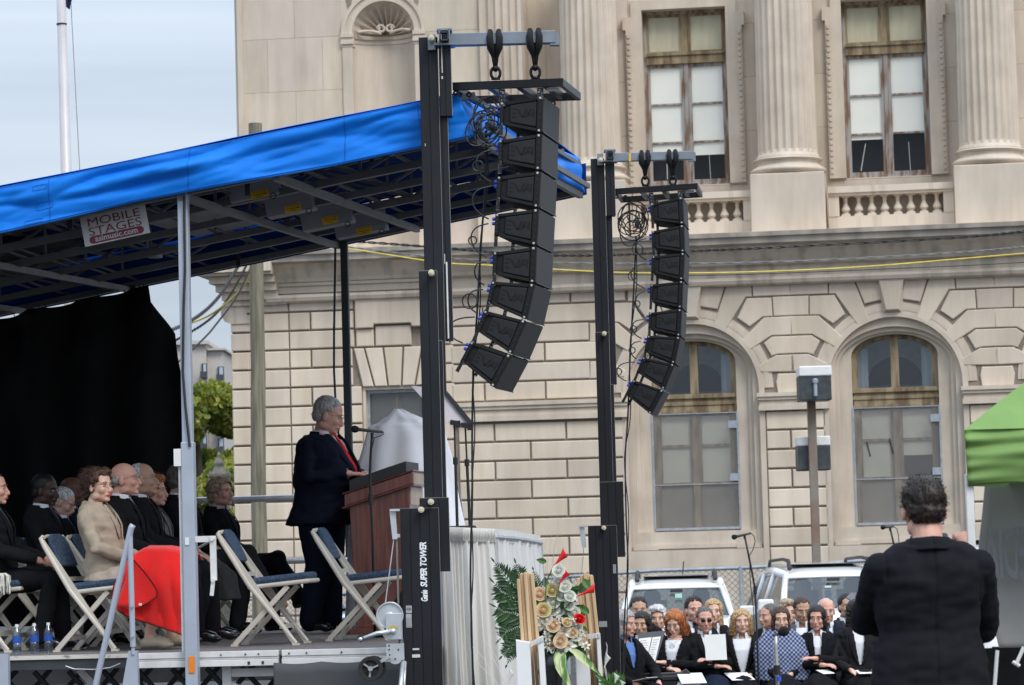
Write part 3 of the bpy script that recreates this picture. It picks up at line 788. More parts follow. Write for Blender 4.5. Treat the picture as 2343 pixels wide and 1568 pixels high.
# tree
def leafcloud(mb, centers, n, size, rnd):
    for _ in range(n):
        c, r = rnd.choice(centers); 
        while True:
            d = Vector((rnd.uniform(-1, 1), rnd.uniform(-1, 1), rnd.uniform(-1, 1)))
            if d.length < 1: break
        d = d.normalized() * (d.length ** .45) if d.length > 0 else d
        p = c + Vector((d.x * r[0], d.y * r[1], d.z * r[2]))
        e = Euler((rnd.uniform(0, 6), rnd.uniform(0, 6), rnd.uniform(0, 6))).to_matrix(); s_ = size * rnd.uniform(.6, 1.3)
        mb.add([p + e @ Vector(q) * s_ for q in ((-.5, -.3, 0), (.5, -.3, 0), (.6, .35, .1), (0, .6, .2), (-.5, .3, 0))], [(0, 1, 2, 3, 4)])
def tree(px, py, Y, R_, n, size, label, seed):
    rnd = random.Random(seed); c = P(px, py, Y)
    rt = empty('tree', (c.x, Y, -1), 0, label, 'tree')
    cs_ = []
    for i in range(34):
        a = rnd.uniform(0, 2 * PI); z = rnd.uniform(-1, 1); r = R_ * rnd.uniform(.35, .92) * math.sqrt(max(0, 1 - z * z * .8))
        q = R_ * rnd.uniform(.18, .38)
        cs_.append((Vector((r * math.cos(a), r * math.sin(a), c.z + 1 + z * R_ * .95)), (q, q, q * .7)))
    m = MB(); leafcloud(m, cs_, n, size, rnd); m.build('crown', M['leaf'], rt)
    m = MB(); m.tube([(0, 0, 0), (.1, 0, c.z), (0, 0, c.z + 1 + R_ * .5)], [.25, .2, .08], 8)
    for q, r in cs_[::3]: m.tube([(.05, 0, c.z), q * .5 + Vector((0, 0, c.z * .5)), q], [.09, .06, .02], 5)
    m.build('trunk', M['bark'], rt)
tree(452, 1072, 130, 3.1, 22000, .20, 'yellow green leafy tree behind the stage beside the apartment block', 3)
tree(500, 1180, 118, 1.7, 8000, .18, 'small green tree seen under the larger one, behind the stone turret', 5)
# stone turret
c = P(501, 1065, 88); k = 88 / FPX
tr_ = empty('stone_turret', (c.x, 88, 0), 0, 'small domed stone turret with a finial in front of the trees', 'turret')
def tz(py): return P(501, py, 88).z
m = MB(); m.lathe((0, 0, 0), [(.0, tz(1034)), (3 * k, tz(1037)), (5 * k, tz(1042)), (2.5 * k, tz(1046)), (6 * k, tz(1050)), (11 * k, tz(1057)), (12 * k, tz(1063)), (9 * k, tz(1066)), (13 * k, tz(1072)), (18 * k, tz(1082)), (19 * k, tz(1090))], 20, cap=False)
m.build('dome', mat('turret_stone', (.20, .185, .16), .9, c2=(.30, .27, .22)), tr_, smooth=True)
m = MB(); m.bb(-22 * k, 22 * k, -.25, .3, -.5, tz(1090)); m.bb(-24 * k, 24 * k, -.3, .35, tz(1090), tz(1085)); m.lathe((-21 * k, 0, 0), [(.04, tz(1090)), (.05, tz(1084)), (0, tz(1074))], 8); m.lathe((21 * k, 0, 0), [(.04, tz(1090)), (.05, tz(1084)), (0, tz(1074))], 8)
m.build('base', MATS['turret_stone'], tr_)
# utility pole
a, b = P(584, 283, 58), P(595, 1420, 58)
m = MB(); m.tube([b - Vector((0, 0, .6))] + [b.lerp(a, t / 8) + Vector((.01 * math.sin(t * 2), 0, 0)) for t in range(9)], [.155] + [.152 - .003 * t for t in range(9)], 20)
m.build('utility_pole', M['pole_wood'], smooth=False, label='weathered round wooden utility pole standing behind the stage', cat='pole')
# wires
def wire(pts, r, m_, label, Y0=58, Y1=58, twist=False, name='wire'):
    q = [P(x, y, Y0 + (Y1 - Y0) * i / (len(pts) - 1)) for i, (x, y) in enumerate(pts)]
    # smooth resample
    out_ = []
    for i in range(len(q) - 1):
        p0 = q[max(0, i - 1)]; p1 = q[i]; p2 = q[i + 1]; p3 = q[min(len(q) - 1, i + 2)]
        for s_ in range(10):
            t = s_ / 10
            out_.append(.5 * ((2 * p1) + (-p0 + p2) * t + (2 * p0 - 5 * p1 + 4 * p2 - p3) * t * t + (-p0 + 3 * p1 - 3 * p2 + p3) * t ** 3))
    out_.append(q[-1]); mb = MB()
    if twist:
        for ph in (0, PI):
            den = []
            for i in range(len(out_) - 1):
                for s_ in range(6): den.append(out_[i].lerp(out_[i + 1], s_ / 6))
            mb.tube([p + Vector((0, r * math.cos(j * .55 + ph), r * math.sin(j * .55 + ph))) * 1.1 for j, p in enumerate(den)], r, 5)
    else: mb.tube(out_, r, 6)
    mb.build(name, m_, label=label, cat='wire', group='overhead wires beside the stone building')
wire([(584, 545), (780, 551), (1031, 569), (1200, 583), (1391, 584), (1582, 575), (1797, 565), (2203, 543), (2380, 525)], .014, M['black_wire'], 'black twisted overhead wire, topmost across the cornice', twist=True)
wire([(584, 548), (800, 566), (1040, 592), (1391, 603), (1797, 599), (2203, 577), (2380, 560)], .009, M['grey_wire'], 'thin grey twisted overhead wire below the black one', twist=True)
wire([(584, 548), (790, 569), (1000, 600), (1130, 608), (1391, 623), (1600, 625), (1797, 620), (2000, 609), (2203, 592), (2380, 577)], .014, M['yellow_wire'], 'long yellow overhead wire crossing the cornice to the right')
wire([(1391, 628), (1600, 630), (1797, 625), (2203, 608), (2380, 598)], .009, M['black_wire'], 'thin black overhead wire just under the long yellow one')
wire([(598, 560), (560, 650), (500, 708), (440, 738), (330, 770)], .022, M['yellow_wire'], 'yellow overhead wire sloping down left of the wooden pole', 57, 70)
wire([(575, 555), (540, 618), (500, 680), (455, 722), (400, 752), (330, 775)], .024, M['grey_wire'], 'twisted grey wire sloping down left of the wooden pole', 57.5, 70, True)
wire([(585, 560), (552, 630), (510, 700), (465, 742), (400, 780)], .017, M['black_wire'], 'black twisted wire sloping down left of the wooden pole', 57.7, 70, True)
wire([(592, 570), (545, 672), (500, 735), (464, 777), (400, 835), (330, 890)], .022, M['grey_wire'], 'smooth grey cable sloping steeply down left of the wooden pole', 57.9, 70)
# flagpole
a, b = P(138, -60, 46), P(163, 780, 46)
rt = empty('flagpole', (b.x, 46, gz(46)), 0, 'tall pale metal flagpole against the cloudy sky', 'flagpole')
m = MB(); m.tube([Vector((0, 0, 0)), Vector((0, 0, b.z - gz(46))), a - Vector((b.x, 46, gz(46)))], [.11, .095, .068], 20); m.build('pole', M['flag_white'], rt, smooth=True)
m = MB(); q = P(141, 56, 46) - rt.location; m.lathe(q, [(.078, -.012), (.082, 0), (.078, .012)], 16); m.build('band', M['black_wire'], rt)
m = MB(); m.tube([P(160, -40, 46.1) - rt.location, P(165, 60, 46.1) - rt.location, P(183, 400, 46.1) - rt.location, P(190, 780, 46.1) - rt.location], .006, 5); m.build('halyard', M['grey_wire'], rt)
mf = mat('flag_cloth', (.03, .04, .13), .8, c2=(.05, .06, .16), scale=3, lo=.5, hi=.7, tl=.3)
m = MB(); fa = P(151, -60, 46.1)
m.grid(lambda u, v: fa + Vector((u * .16 * (1 - v * .5) + .03 * math.sin(v * 5), .03 * math.sin(u * 12), -v * .50 - u * v * .06)), 10, 10)
m.build('flag', mf, label='furled dark blue flag hanging by the flagpole top', cat='flag', solid=.004)
# chain link fence
fp = [(560, 1372, 62), (765, 1360, 59), (1010, 1340, 57), (1295, 1320, 55), (1500, 1306, 53.5), (1693, 1300, 52.5), (1800, 1294, 52), (2100, 1276, 50.5), (2420, 1262, 49)]
fr_ = empty('chain_link_fence', (P(1171, 1400, 55).x, 55, gz(55)), 0, 'galvanised chain link fence with round posts behind the parked cars', 'fence')
m = MB(); pts = [P(*q) - fr_.location for q in fp]; m.tube(pts, .03, 8); m.build('top_rail', M['galv'], fr_)
m = MB()
for a, b in zip(pts[:-1], pts[1:]): m.add([a, b, b - Vector((0, 0, 1.7)), a - Vector((0, 0, 1.7))], [(0, 1, 2, 3)])
m.build('wire_mesh', M['chain'], fr_)
for i in (1, 2, 3, 5, 7):
    m = MB(); m.tube([pts[i] - Vector((0, .05, 1.75)), pts[i] + Vector((0, -.05, .03))], .035, 8); m.build('post', M['galv'], fr_)
mm = MB()
for a, b in zip(pts[:-1], pts[1:]):
    n_ = int((b - a).length / .11)
    for i in range(n_):
        q = a.lerp(b, i / n_); mm.bar(q, q + Vector((.012 * (-1) ** i, 0, .06)), .006)
mm.build('top_barbs', M['galv'], fr_)
# flood light pole
Y = 56
lp = empty('floodlight_pole', (P(1868, 1300, Y).x, Y, gz(Y)), 0, 'rusty square pole carrying two box floodlights in front of the arched windows', 'lamp post')
lx = lp.location
def bx_(mb, x0, x1, y0, y1, d0, d1):
    a = P(x0, y0, Y) - lx; b = P(x1, y1, Y) - lx; c2 = P(x1, y0, Y) - lx
    mb.bb(a.x, c2.x, d0, d1, b.z, a.z)
m = MB(); t = P(1859, 900, Y) - lx; m.bb(-.075, .075, -.075, .075, 0, t.z); m.build('pole', M['rust'], lp, bevel=.01)
m = MB(); bx_(m, 1821, 1893, 863, 919, -.62, .02); m.build('floodlight', M['lampbox'], lp, bevel=.02)
m = MB(); bx_(m, 1820, 1894, 843, 863.5, -.64, .03); m.build('lid', M['white_paint'], lp, bevel=.02)
m = MB(); m.lathe(P(1857, 893, Y) - lx + Vector((0, -.66, 0)), [(.035, -.14), (.035, .1), (.055, .1), (.055, .16), (.03, .18)], 12); m.build('bracket', M['galv'], lp)
m = MB(); bx_(m, 1826, 1900, 1018, 1075, .09, .7); m.build('floodlight', M['lampbox'], lp, bevel=.02)
m = MB(); bx_(m, 1825, 1900, 999, 1018.5, .085, .72); m.build('lid', M['white_paint'], lp, bevel=.02)
# cars ------------------------------------------------------
def make_car(name, label, paint, Y, px, yaw=0, sz=1.0, group='cars parked along the fence'):
    """nose towards local -y; width along x"""
    c = P(px, 1300, Y)
    rt = empty(name, (c.x, Y, gz(Y)), yaw, label, 'car', group); rt.scale = (1, 1, sz)
    # body profile (y, z): hood to tail
    low = [(-.05, .35), (-.0, .80), (.12, 1.0), (.35, 1.10), (1.05, 1.22), (4.5, 1.20), (4.62, .95), (4.65, .35)]
    def hw(y, z):
        return .93 - (.13 if y < .05 else .05 if y < .2 else 0) - (.03 if z > 1.0 else 0)
    vs = []; n = len(low)
    xs = [-1, -.93, -.6, 0, .6, .93, 1]
    m = MB()
    for (y, z) in low:
        for x in xs:
            vs.append((x * hw(y, z), y + .10 * x * x * (1 if y < 1 else 0), z - (.06 if abs(x) == 1 else 0) + (.03 * (1 - x * x) if .3 < y < 1.2 else 0)))
    k = len(xs)
    fs = [(i * k + j, i * k + j + 1, (i + 1) * k + j + 1, (i + 1) * k + j) for i in range(n - 1) for j in range(k - 1)]
    fs.append([i * k for i in range(n)][::-1]); fs.append([i * k + k - 1 for i in range(n)])
    m.add(vs, fs); m.build('body', paint, rt, bevel=.03, smooth=True)
    # cabin: pillars and roof
    m = MB()
    A = [(-.80, 1.02, 1.10), (.80, 1.02, 1.10)]; B = [(-.60, 1.72, 1.70), (.60, 1.72, 1.70)]
    for s in (-1, 1):
        m.tube([(s * .80, .98, 1.2), (s * .72, 1.38, 1.45), (s * .64, 1.74, 1.66)], [.035, .032, .035], 8)
        m.tube([(s * .64, 1.74, 1.66), (s * .65, 3.0, 1.705), (s * .64, 4.1, 1.66), (s * .80, 4.55, 1.18)], [.04, .05, .05, .07], 8)
        for yy in (2.7, 3.7): m.tube([(s * .84, yy, 1.2), (s * .66, yy, 1.68)], .04, 6)
    def roof(a, b):
        x = (a - .5) * 2; y = 1.70 + b * 2.45
        return Vector((x * (.655 + .04 * (1 - b) ** 4), y - .06 * (1 - b) ** 6, 1.625 + (.17 * (1 - (1 - min(1, b * 1.6)) ** 3)) * (1 - abs(x) ** 5 * .55)))
    m.grid(roof, 14, 14); m.build('roof', paint, rt, smooth=True, solid=.03)
    m = MB()
    m.grid(lambda a, b: Vector(((a - .5) * 2 * (.79 - .15 * b), 1.02 + .70 * b - .12 * (1 - ((a - .5) * 2) ** 2) * (1 - b * .6), 1.20 + .44 * b)), 12, 6)
    m.build('windscreen', M['car_glass'], rt, smooth=True)
    for s in (-1, 1):
        m = MB(); m.add([(s * .85, 1.1, 1.2), (s * .86, 4.4, 1.2), (s * .66, 4.1, 1.66), (s * .66, 1.75, 1.66)], [(0, 1, 2, 3)]); m.build('side_window', M['car_side'], rt)
    m = MB(); m.bb(-.48, .48, 2.1, 2.7, 1.790, 1.797); m.build('sunroof', M['car_dark'], rt)
    for s in (-1, 1):
        m = MB(); m.tube([(s * .57, 1.85, 1.74), (s * .57, 1.95, 1.85), (s * .57, 2.5, 1.87), (s * .57, 3.9, 1.84), (s * .57, 4.0, 1.74)], [.035, .028, .022, .022, .03], 8); m.build('roof_rail', M['car_dark'] if sz > .9 else paint, rt)
        m = MB(); m.box((s * 1.01, 1.22, 1.28), (.22, .09, .15)); m.bb(s * .84, s * .93, 1.2, 1.26, 1.20, 1.25); m.build('mirror', paint, rt, bevel=.035)
        m = MB(); m.ell((s * .70, .05, .90), (.16, .09, .09), 14, 8); m.build('headlight', M['chrome'], rt, smooth=True)
        for yy in (.85, 3.75):
            m = MB(); m.lathe((s * .80, yy, .36), [(.0, -.11), (.30, -.11), (.36, -.08), (.36, .08), (.30, .11), (0, .11)], 20, axis='x'); m.build('wheel', M['tyre'], rt)
        m = MB(); m.bb(s * .36 - .22, s * .36 + .22, 2.0, 2.15, .9, 1.45); m.ell((s * .36, 2.08, 1.5), (.13, .07, .12), 10, 8); m.build('seat', M['seat_grey'], rt, smooth=False)
    m = MB(); m.bb(-.78, .78, 1.25, 1.5, 1.0, 1.23); m.bb(-.85, .85, 1.2, 4.4, .5, .9); m.build('dashboard', M['seat_grey'], rt)
    m = MB(); m.bb(-.52, .52, -.04, .02, .55, .78); m.bb(-.8, .8, -.03, .04, .42, .5); m.build('grille', M['car_dark'], rt)
    m = MB(); m.bb(-.09, .09, 1.5, 1.52, 1.57, 1.61); m.build('rear_view_mirror', M['car_dark'], rt)
    m = MB(); m.tube([(.55, 1.0, 1.23), (.1, .88, 1.23)], .008, 5); m.tube([(-.05, .9, 1.23), (-.55, .98, 1.23)], .008, 5); m.build('wiper', M['car_dark'], rt)
    return rt
c1 = make_car('parked_car', 'white sport utility car with black sunroof, left of the two behind the choir', M['car_white'], 43, 1545, R(-3))
m = MB(); m.bb(-.02, .08, 1.36, 1.37, 1.49, 1.55); m.build('window_sticker', mat('sticker', (.45, .75, .65), .5), c1)
m = MB(); m.tube([(.1, 2.9, 1.80), (.12, 3.0, 2.0)], .01, 5); m.build('aerial', M['car_dark'], c1)
c2 = make_car('parked_car', 'white sport utility car with a hanging parking placard, half hidden by the man in black', M['car_white'], 42, 1944, R(3), 1.06)
m = MB(); m.bb(-.14, -.05, 1.40, 1.41, 1.30, 1.51); pcd = m.build('placard', M['white_paint'], c2)
m = MB(); m.bb(-.13, -.06, 1.39, 1.399, 1.36, 1.44); m.build('blue_square', mat('placard_blue', (.05, .22, .62), .5), pcd)
m = MB(); m.ell((-.113, 1.386, 1.415), (.008, .004, .008), 8, 6); m.bar((-.113, 1.386, 1.405), (-.113, 1.386, 1.375), .008); m.bar((-.113, 1.386, 1.378), (-.095, 1.386, 1.376), .008); m.bar((-.095, 1.386, 1.378), (-.09, 1.386, 1.358), .008)
m.tube([(-.108 + .020 * math.cos(t), 1.386, 1.372 + .020 * math.sin(t)) for t in [2.2 + i * .4 for i in range(11)]], .004, 4); m.build('wheelchair_symbol', M['white_paint'], pcd)
c3 = make_car('parked_car', 'white car at the far right whose roof corner shows beside the tent leg', M['car_white'], 33, 2372, R(4), 1.12)
c4 = make_car('parked_car', 'silver blue car seen through the gap behind the standing speaker', M['car_silver'], 45, 795, R(-4), .80)
# ================================================================ THE MOBILE STAGE
M['blue'] = mat('blue', (.002, .20, .78), .6, var=.07, scale=2.0, bump=.25, bscale=5, tl=.05, spec=.3)
M['stage_grey'] = mat('stage_grey', (.42, .46, .53), .4, metal=.15, var=.06, scale=5)
M['alu'] = mat('alu', (.55, .55, .56), .42, metal=.6, var=.1, scale=6)
M['beam'] = mat('beam', (.17, .17, .175), .5, metal=.4, var=.1, scale=6)
M['alu_white'] = mat('alu_white', (.72, .71, .69), .5, var=.08, scale=10, metal=.1)
M['steel_dark'] = mat('steel_dark', (.05, .055, .06), .5, metal=.3)
M['panel_grey'] = mat('panel_grey', (.30, .305, .32), .6, var=.06)
M['carpet'] = mat('carpet', (.19, .175, .175), .95, var=.2, scale=30, bump=.3, bscale=200)
M['worn_edge'] = mat('worn_edge', (.62, .58, .52), .7, c2=(.26, .19, .16), scale=9, lo=.56, hi=.68, stretch=(1, 1, 3))
M['black_cloth'] = mat('black_cloth', (.005, .005, .006), .8, var=.3, bump=.2, spec=.25)
M['label_yellow'] = mat('label_yellow', (.85, .50, .02), .6)
M['sign_white'] = mat('sign_white', (.40, .39, .39), .6)
M['sign_red'] = mat('sign_red', (.13, .012, .022), .6)
M['black_paint'] = mat('black_paint', (.018, .018, .02), .5)
M['orange'] = mat('orange', (.85, .24, .01), .4)
M['skirt'] = mat('skirt', (.075, .078, .083), .9, var=.12, scale=3, bump=.2, bscale=5)
def textmesh(txt, size, m_, name='lettering', ext=.002, shear=0, bold=0, sp=1.0, align='CENTER', parent=None):
    cu = bpy.data.curves.new('t', 'FONT'); cu.body = txt; cu.size = size; cu.extrude = ext; cu.shear = shear; cu.offset = bold
    cu.space_character = sp; cu.align_x = align; cu.align_y = 'CENTER'; cu.resolution_u = 3
    o = bpy.data.objects.new('t', cu); col.objects.link(o)
    bpy.context.view_layer.update()
    me = bpy.data.meshes.new_from_object(o.evaluated_get(bpy.context.evaluated_depsgraph_get()))
    bpy.data.objects.remove(o); bpy.data.curves.remove(cu)
    me.materials.clear(); me.materials.append(m_); me.name = name
    o = bpy.data.objects.new(name, me); col.objects.link(o); o.parent = parent
    return o
SY = R(7.1)
SOR = P(438, 1400, 20.3); SOR.z = 0
SU = Vector((math.cos(SY), -math.sin(SY), 0)); SV = Vector((math.sin(SY), math.cos(SY), 0))
stage = empty('mobile_stage', SOR, -SY, 'mobile concert stage with a sloping blue canopy roof on grey posts and a carpeted deck', 'stage')
def sp(px, py, ly=0):
    """picture point -> stage-local point on the plane local y = ly"""
    o = Vector((0, 0, CZ)); d = ray(px, py); q = SOR + SV * ly
    p = o + d * ((q - o).dot(SV) / d.dot(SV)) - SOR
    return Vector((p.dot(SU), ly, p.z))
def sp2w(v): return SOR + SU * v[0] + SV * v[1] + Vector((0, 0, v[2]))
FLZ = 1.34
YR = 5.7                      # rear edge of the stage
zf = sp(440, 441, 0).z; zr = sp(1337, 443, YR); zr0 = sp(0, 722, YR)
TAN = (zr.z - zr0.z) / (zr.x - zr0.x)
_f0, _f1 = sp(0, 533, -.14), sp(1090, 312, -.14)
def zroof(x, y=None):                                        # underside of the roof frame
    zR = zr.z + (x - zr.x) * TAN + .0
    zF = _f0.z + (x - _f0.x) * (_f1.z - _f0.z) / (_f1.x - _f0.x) + .02
    if y is None: y = YR
    return zF + (zR - zF) * min(1, max(0, y / YR))
XL = -4.2
# ---- roof cover
rnd = random.Random(4)
topc = [(-900, 600), (-160, 457), (0, 425), (150, 396), (300, 366), (430, 338), (560, 310), (760, 270), (900, 243), (1045, 213)]
botc = [(-900, 716), (-160, 566), (0, 533), (150, 500), (300, 464), (425, 440), (560, 416), (760, 380), (900, 352), (1090, 312)]
def interp(tab, t):
    f = t * (len(tab) - 1); i = min(len(tab) - 2, int(f)); u = f - i
    return tab[i][0] * (1 - u) + tab[i + 1][0] * u, tab[i][1] * (1 - u) + tab[i + 1][1] * u
def val(a, b):
    x0, y0 = interp(topc, a); x1, y1 = interp(botc, a)
    p = sp(x0 * (1 - b) + x1 * b, y0 * (1 - b) + y1 * b, -.14)
    n1 = noise.noise(Vector((p.x * .9 + p.z * 3.2, p.z * 2.0 - p.x * .25, 2))) * .09
    n2 = (.5 - abs(noise.noise(Vector((p.x * 1.1 + p.z * 1.2, p.z * 8 - p.x * 1.7, 7))))) * .085
    n3 = (.5 - abs(noise.noise(Vector((p.x * 3.5, p.z * 16 - p.x * 3, 7))))) * .022
    sag = .07 * math.sin(PI * b)
    p.y += (n1 + n2 + n3) * (.35 + .65 * math.sin(PI * min(1, b * 1.02))) - sag * .3
    if b == 0: p.y += .10
    return p
m = MB(); m.grid(val, 220, 26); m.build('roof_valance', M['blue'], stage, smooth=True, solid=.004)
sm_ = MB(); L2 = lambda a, b: val(a, b) + Vector((0, -.006, 0))
sm_.tube([L2(i / 160, .955) for i in range(161)], .0022, 4, cap=False); sm_.tube([L2(i / 160, .045) for i in range(161)], .0018, 4, cap=False)
sm_.build('seam', mat('seam_blue', (.002, .10, .42), .7), stage)
for a_ in (.305, .56, .80, .93):
    sm_ = MB(); sm_.tube([L2(a_, i / 14) for i in range(15)], .002, 4, cap=False); sm_.build('seam', MATS['seam_blue'], stage)
for (a0, a1, b0, b1) in ((.283, .310, .52, .68), (.278, .302, .16, .26), (.262, .262 + .03, .86, .94)):
    sm_ = MB(); q = [L2(a0, b0), L2((a0 + a1) / 2, b0), L2(a1, b0), L2(a1, b1), L2((a0 + a1) / 2, b1), L2(a0, b1), L2(a0, b0)]; sm_.tube(q, .0016, 4); sm_.build('patch_stitching', MATS['seam_blue'], stage)
# right end valance and top
ft = sp(1045, 213, -.04); fb = sp(1090, 312, -.14); rt_ = sp(1323, 361, YR); rb_ = sp(1338, 441, YR + .1)
def endv(a, b):
    p = ft.lerp(rt_, a).lerp(fb.lerp(rb_, a), b)
    p.z -= .10 * math.sin(PI * a) * (1 - b) * .3
    p.x += .05 * noise.noise(Vector((a * 9, b * 2 + a * 3, 1))) * math.sin(PI * b)
    return p
m = MB(); m.grid(endv, 60, 12, flip=True); m.build('end_valance', M['blue'], stage, smooth=True, solid=.004)
zt = sp(0, 425, -.04)
def topv(a, b):
    fx, fy = interp(topc, a); p = sp(fx, fy, -.04)
    q = Vector((rt_.x - (ft.x - p.x), YR + .1, rt_.z - (ft.z - p.z)))
    r = p.lerp(q, b); r.z += .07 * math.sin(PI * b)
    return r
m = MB(); m.grid(topv, 40, 12); m.build('roof_cover', M['blue'], stage, smooth=True, solid=.004)
m = MB(); m.grid(lambda a, b: topv(a, b) - Vector((0, 0, .012)), 40, 12); m.build('roof_shade_sheet', mat('blue_shaded', (.0015, .035, .19), .8, spec=.1), stage, smooth=True)  # added sheet: the shade under the roof is painted in as dark navy
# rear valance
m = MB(); m.grid(lambda a, b: Vector((XL - 1.6 + (rt_.x + .05 - XL + 1.6) * a, YR + .12 + .01 * math.sin(a * 60), zroof(XL - 1.6 + (rt_.x + .05 - XL + 1.6) * a) + .0 + (.27 + .22 * (1 - a)) * b)), 40, 3); m.build('rear_valance', MATS['blue_shaded'], stage, smooth=True)  # same darkened blue, painting shade onto the inner face
xe = rb_.x
# ---- frame below the canopy
def chord(x0, x1, y, dz, w, h, name='beam', mt='alu'):
    m = MB(); m.bar((x0, y, zroof(x0) + dz), (x1, y, zroof(x1) + dz), w, h); m.build(name, M[mt], stage)
skew = (rt_.x - ft.x) / YR
def xend(y): return fb.x + (rb_.x - fb.x) * y / YR
for y in (.0, 1.15, 2.3, 3.45, 4.6, YR):
    m = MB(); x0, x1 = XL, xend(y) - .02
    m.bar((x0, y, zroof(x0, y) + .025), (x1, y, zroof(x1, y) + .025), .055, .05)
    m.bar((x0, y, zroof(x0, y) + .275), (x1, y, zroof(x1, y) + .275), .04, .04)
    x = x0; i = 0; st = .52
    while x < x1 - st:
        if y < YR - .1 and y > .1:
            a, b = (.04, .26) if i % 2 == 0 else (.26, .04)
            m.bar((x, y, zroof(x, y) + a), (x + st, y, zroof(x + st, y) + b), .02, .02)
            m.bar((x + st, y, zroof(x + st, y) + .04), (x + st, y, zroof(x + st, y) + .26), .018, .018)
        x += st; i += 1
    m.build('truss', M['beam'], stage)
for i in range(26):          # light diagonal stays between the trusses
    pass
dg = MB()
for j in range(5):
    for i in range(9):
        x = XL + .3 + i * .62; y = .1 + j * 1.15
        if x + .45 < xend(y): dg.bar((x, y, zroof(x, y) + .26), (x + .3, y + 1.1, zroof(x + .3, y + 1.1) + .05), .016, .016)
dg.build('stays', M['beam'], stage)
for (xf, xr) in ((0.0, 0.0), (.645, .69), (-1.83, -1.83), (-2.75, -2.75), (fb.x - .03, rb_.x - .03)):
    m = MB(); m.bar((xf, -.05, zroof(xf, 0) - .01), (xr, YR, zroof(xr) - .01), .045, .05)
    m.bar((xf, -.05, zroof(xf, 0) + .25), (xr, YR, zroof(xr) + .25), .03, .03); m.build('crossbeam', M['beam'], stage)
m = MB(); m.bar((fb.x + .06, -.05, zroof(fb.x, 0) + .06), (rb_.x + .04, YR, zroof(rb_.x) + .06), .03, .04); m.build('crossbeam', M['beam'], stage)
# grey boxes with yellow labels
for (px, py, ly, w_, h_) in ((575, 436, 1.05, .35, .19), (657, 468, 2.15, .36, .21), (742, 495, 3.3, .40, .24), (820, 518, 4.4, .42, .20)):
    c = sp(px, py, ly)
    bx = MB(); bx.box((c.x, c.y + .1, c.z + .04), (w_, .16, h_), (0, -math.atan(TAN), 0)); o = bx.build('hinge_box', M['panel_grey'], stage, bevel=.008)
    l = sp(px + (18 if ly < 2 else 12), py + (8 if ly < 4 else 10), ly)
    lb = MB(); lb.box((l.x, c.y + .018, l.z), (.125, .004, .058), (0, -math.atan(TAN) - .02, 0)); lo = lb.build('warning_label', M['label_yellow'], o)
    for q, (t_, dz) in enumerate((('INSTALL LATCH PINS HERE', .018), ('IF REQUIRED', -.019))):
        tx = textmesh(t_, .0082, M['black_paint'], ext=.0004, bold=.0001, parent=o); tx.rotation_euler = (PI / 2, -math.atan(TAN), 0); tx.location = (l.x, c.y + .014, l.z + dz)
    ar = MB(); ar.bar((l.x - .05, c.y + .014, l.z - .008), (l.x + .045, c.y + .014, l.z + .004), .003); ar.bar((l.x + .03, c.y + .014, l.z + .008), (l.x + .052, c.y + .014, l.z + .004), .003); ar.build('arrow', M['black_paint'], o)
    # cable loops below
    cb = MB(); cb.tube([(c.x + w_ * .5 - .02 + .02 * math.cos(t), c.y, c.z - h_ * .5 + .05 + .02 * math.sin(t)) for t in [i * .7 for i in range(10)]], .004, 5); cb.build('safety_pin', M['steel_dark'], o)
for (x0, x1, y0, y1, mt) in ((-.95, -.38, 2.7, 4.5, 'panel_grey'), (XL, -1.9, .25, 1.1, 'steel_dark'), (XL, -1.95, 1.2, 2.25, 'steel_dark'), (XL, -1.6, 2.35, 3.4, 'steel_dark'), (-3.6, -1.9, 3.5, 4.5, 'steel_dark')):
    bx = MB(); bx.grid(lambda a, b: Vector((x0 + (x1 - x0) * a, y0 + (y1 - y0) * b, zroof(x0 + (x1 - x0) * a, y0 + (y1 - y0) * b) + .20)), 2, 2); bx.build('ceiling_panel', M[mt], stage, solid=.02)
for (px, py, ly) in ():
    c = sp(px, py, ly); bx = MB(); bx.box((c.x, c.y, c.z + .02), (.09, .09, .4)); bx.build('bracket', M['steel_dark'], stage)
for (px, py, ly) in ((338, 452, .3), (566, 425, .3), (160, 500, .3), (545, 590, 5.4), (690, 380, .3), (850, 350, .3)):
    c = sp(px, py, ly); bx = MB(); bx.box((c.x, c.y, c.z), (.035, .01, .14)); bx.build('strap', M['black_paint'], stage)
lampc = sp(355, 590, 3.9)
m = MB(); m.lathe((lampc.x, lampc.y, lampc.z), [(.0, .1), (.04, .1), (.055, .05), (.06, .0), (.055, .0), (0, .0)], 18); m.bar(lampc + Vector((-.08, 0, .2)), lampc + Vector((-.05, 0, .08)), .02); m.build('ceiling_lamp', M['alu'], stage, smooth=False)
# sign
c = sp(263, 516, .10); th = -math.atan(TAN) - R(.5)
sg = empty('sign', c); sg.parent = stage; sg.rotation_euler = (0, th, 0); W_ = .455
m = MB(); m.box((0, 0, .02), (W_, .008, .24)); m.build('sign_board', M['sign_white'], sg)
t = textmesh('MOBILE', .098, M['sign_red'], ext=.001, bold=0, sp=1.0, parent=sg); t.rotation_euler = (PI / 2, 0, 0); t.location = (.0, -.006, .052); t.scale = (1.12, .80, 1)
t = textmesh('STAGES', .098, M['sign_red'], ext=.001, bold=0, sp=1.0, parent=sg); t.rotation_euler = (PI / 2, 0, 0); t.location = (.0, -.006, -.012); t.scale = (1.12, .80, 1)
m = MB(); pts = [(-.165 - .026 * math.sin(a), .026 * math.cos(a) * 1) for a in [PI * i / 8 for i in range(9)]] + [(.165 + .026 * math.sin(a), -.026 * math.cos(a)) for a in [PI * i / 8 for i in range(9)]]
m.prism(pts, (0, -.0045, -.066), AX, AY, (0, -.001, 0)); m.build('oval', M['sign_red'], sg)
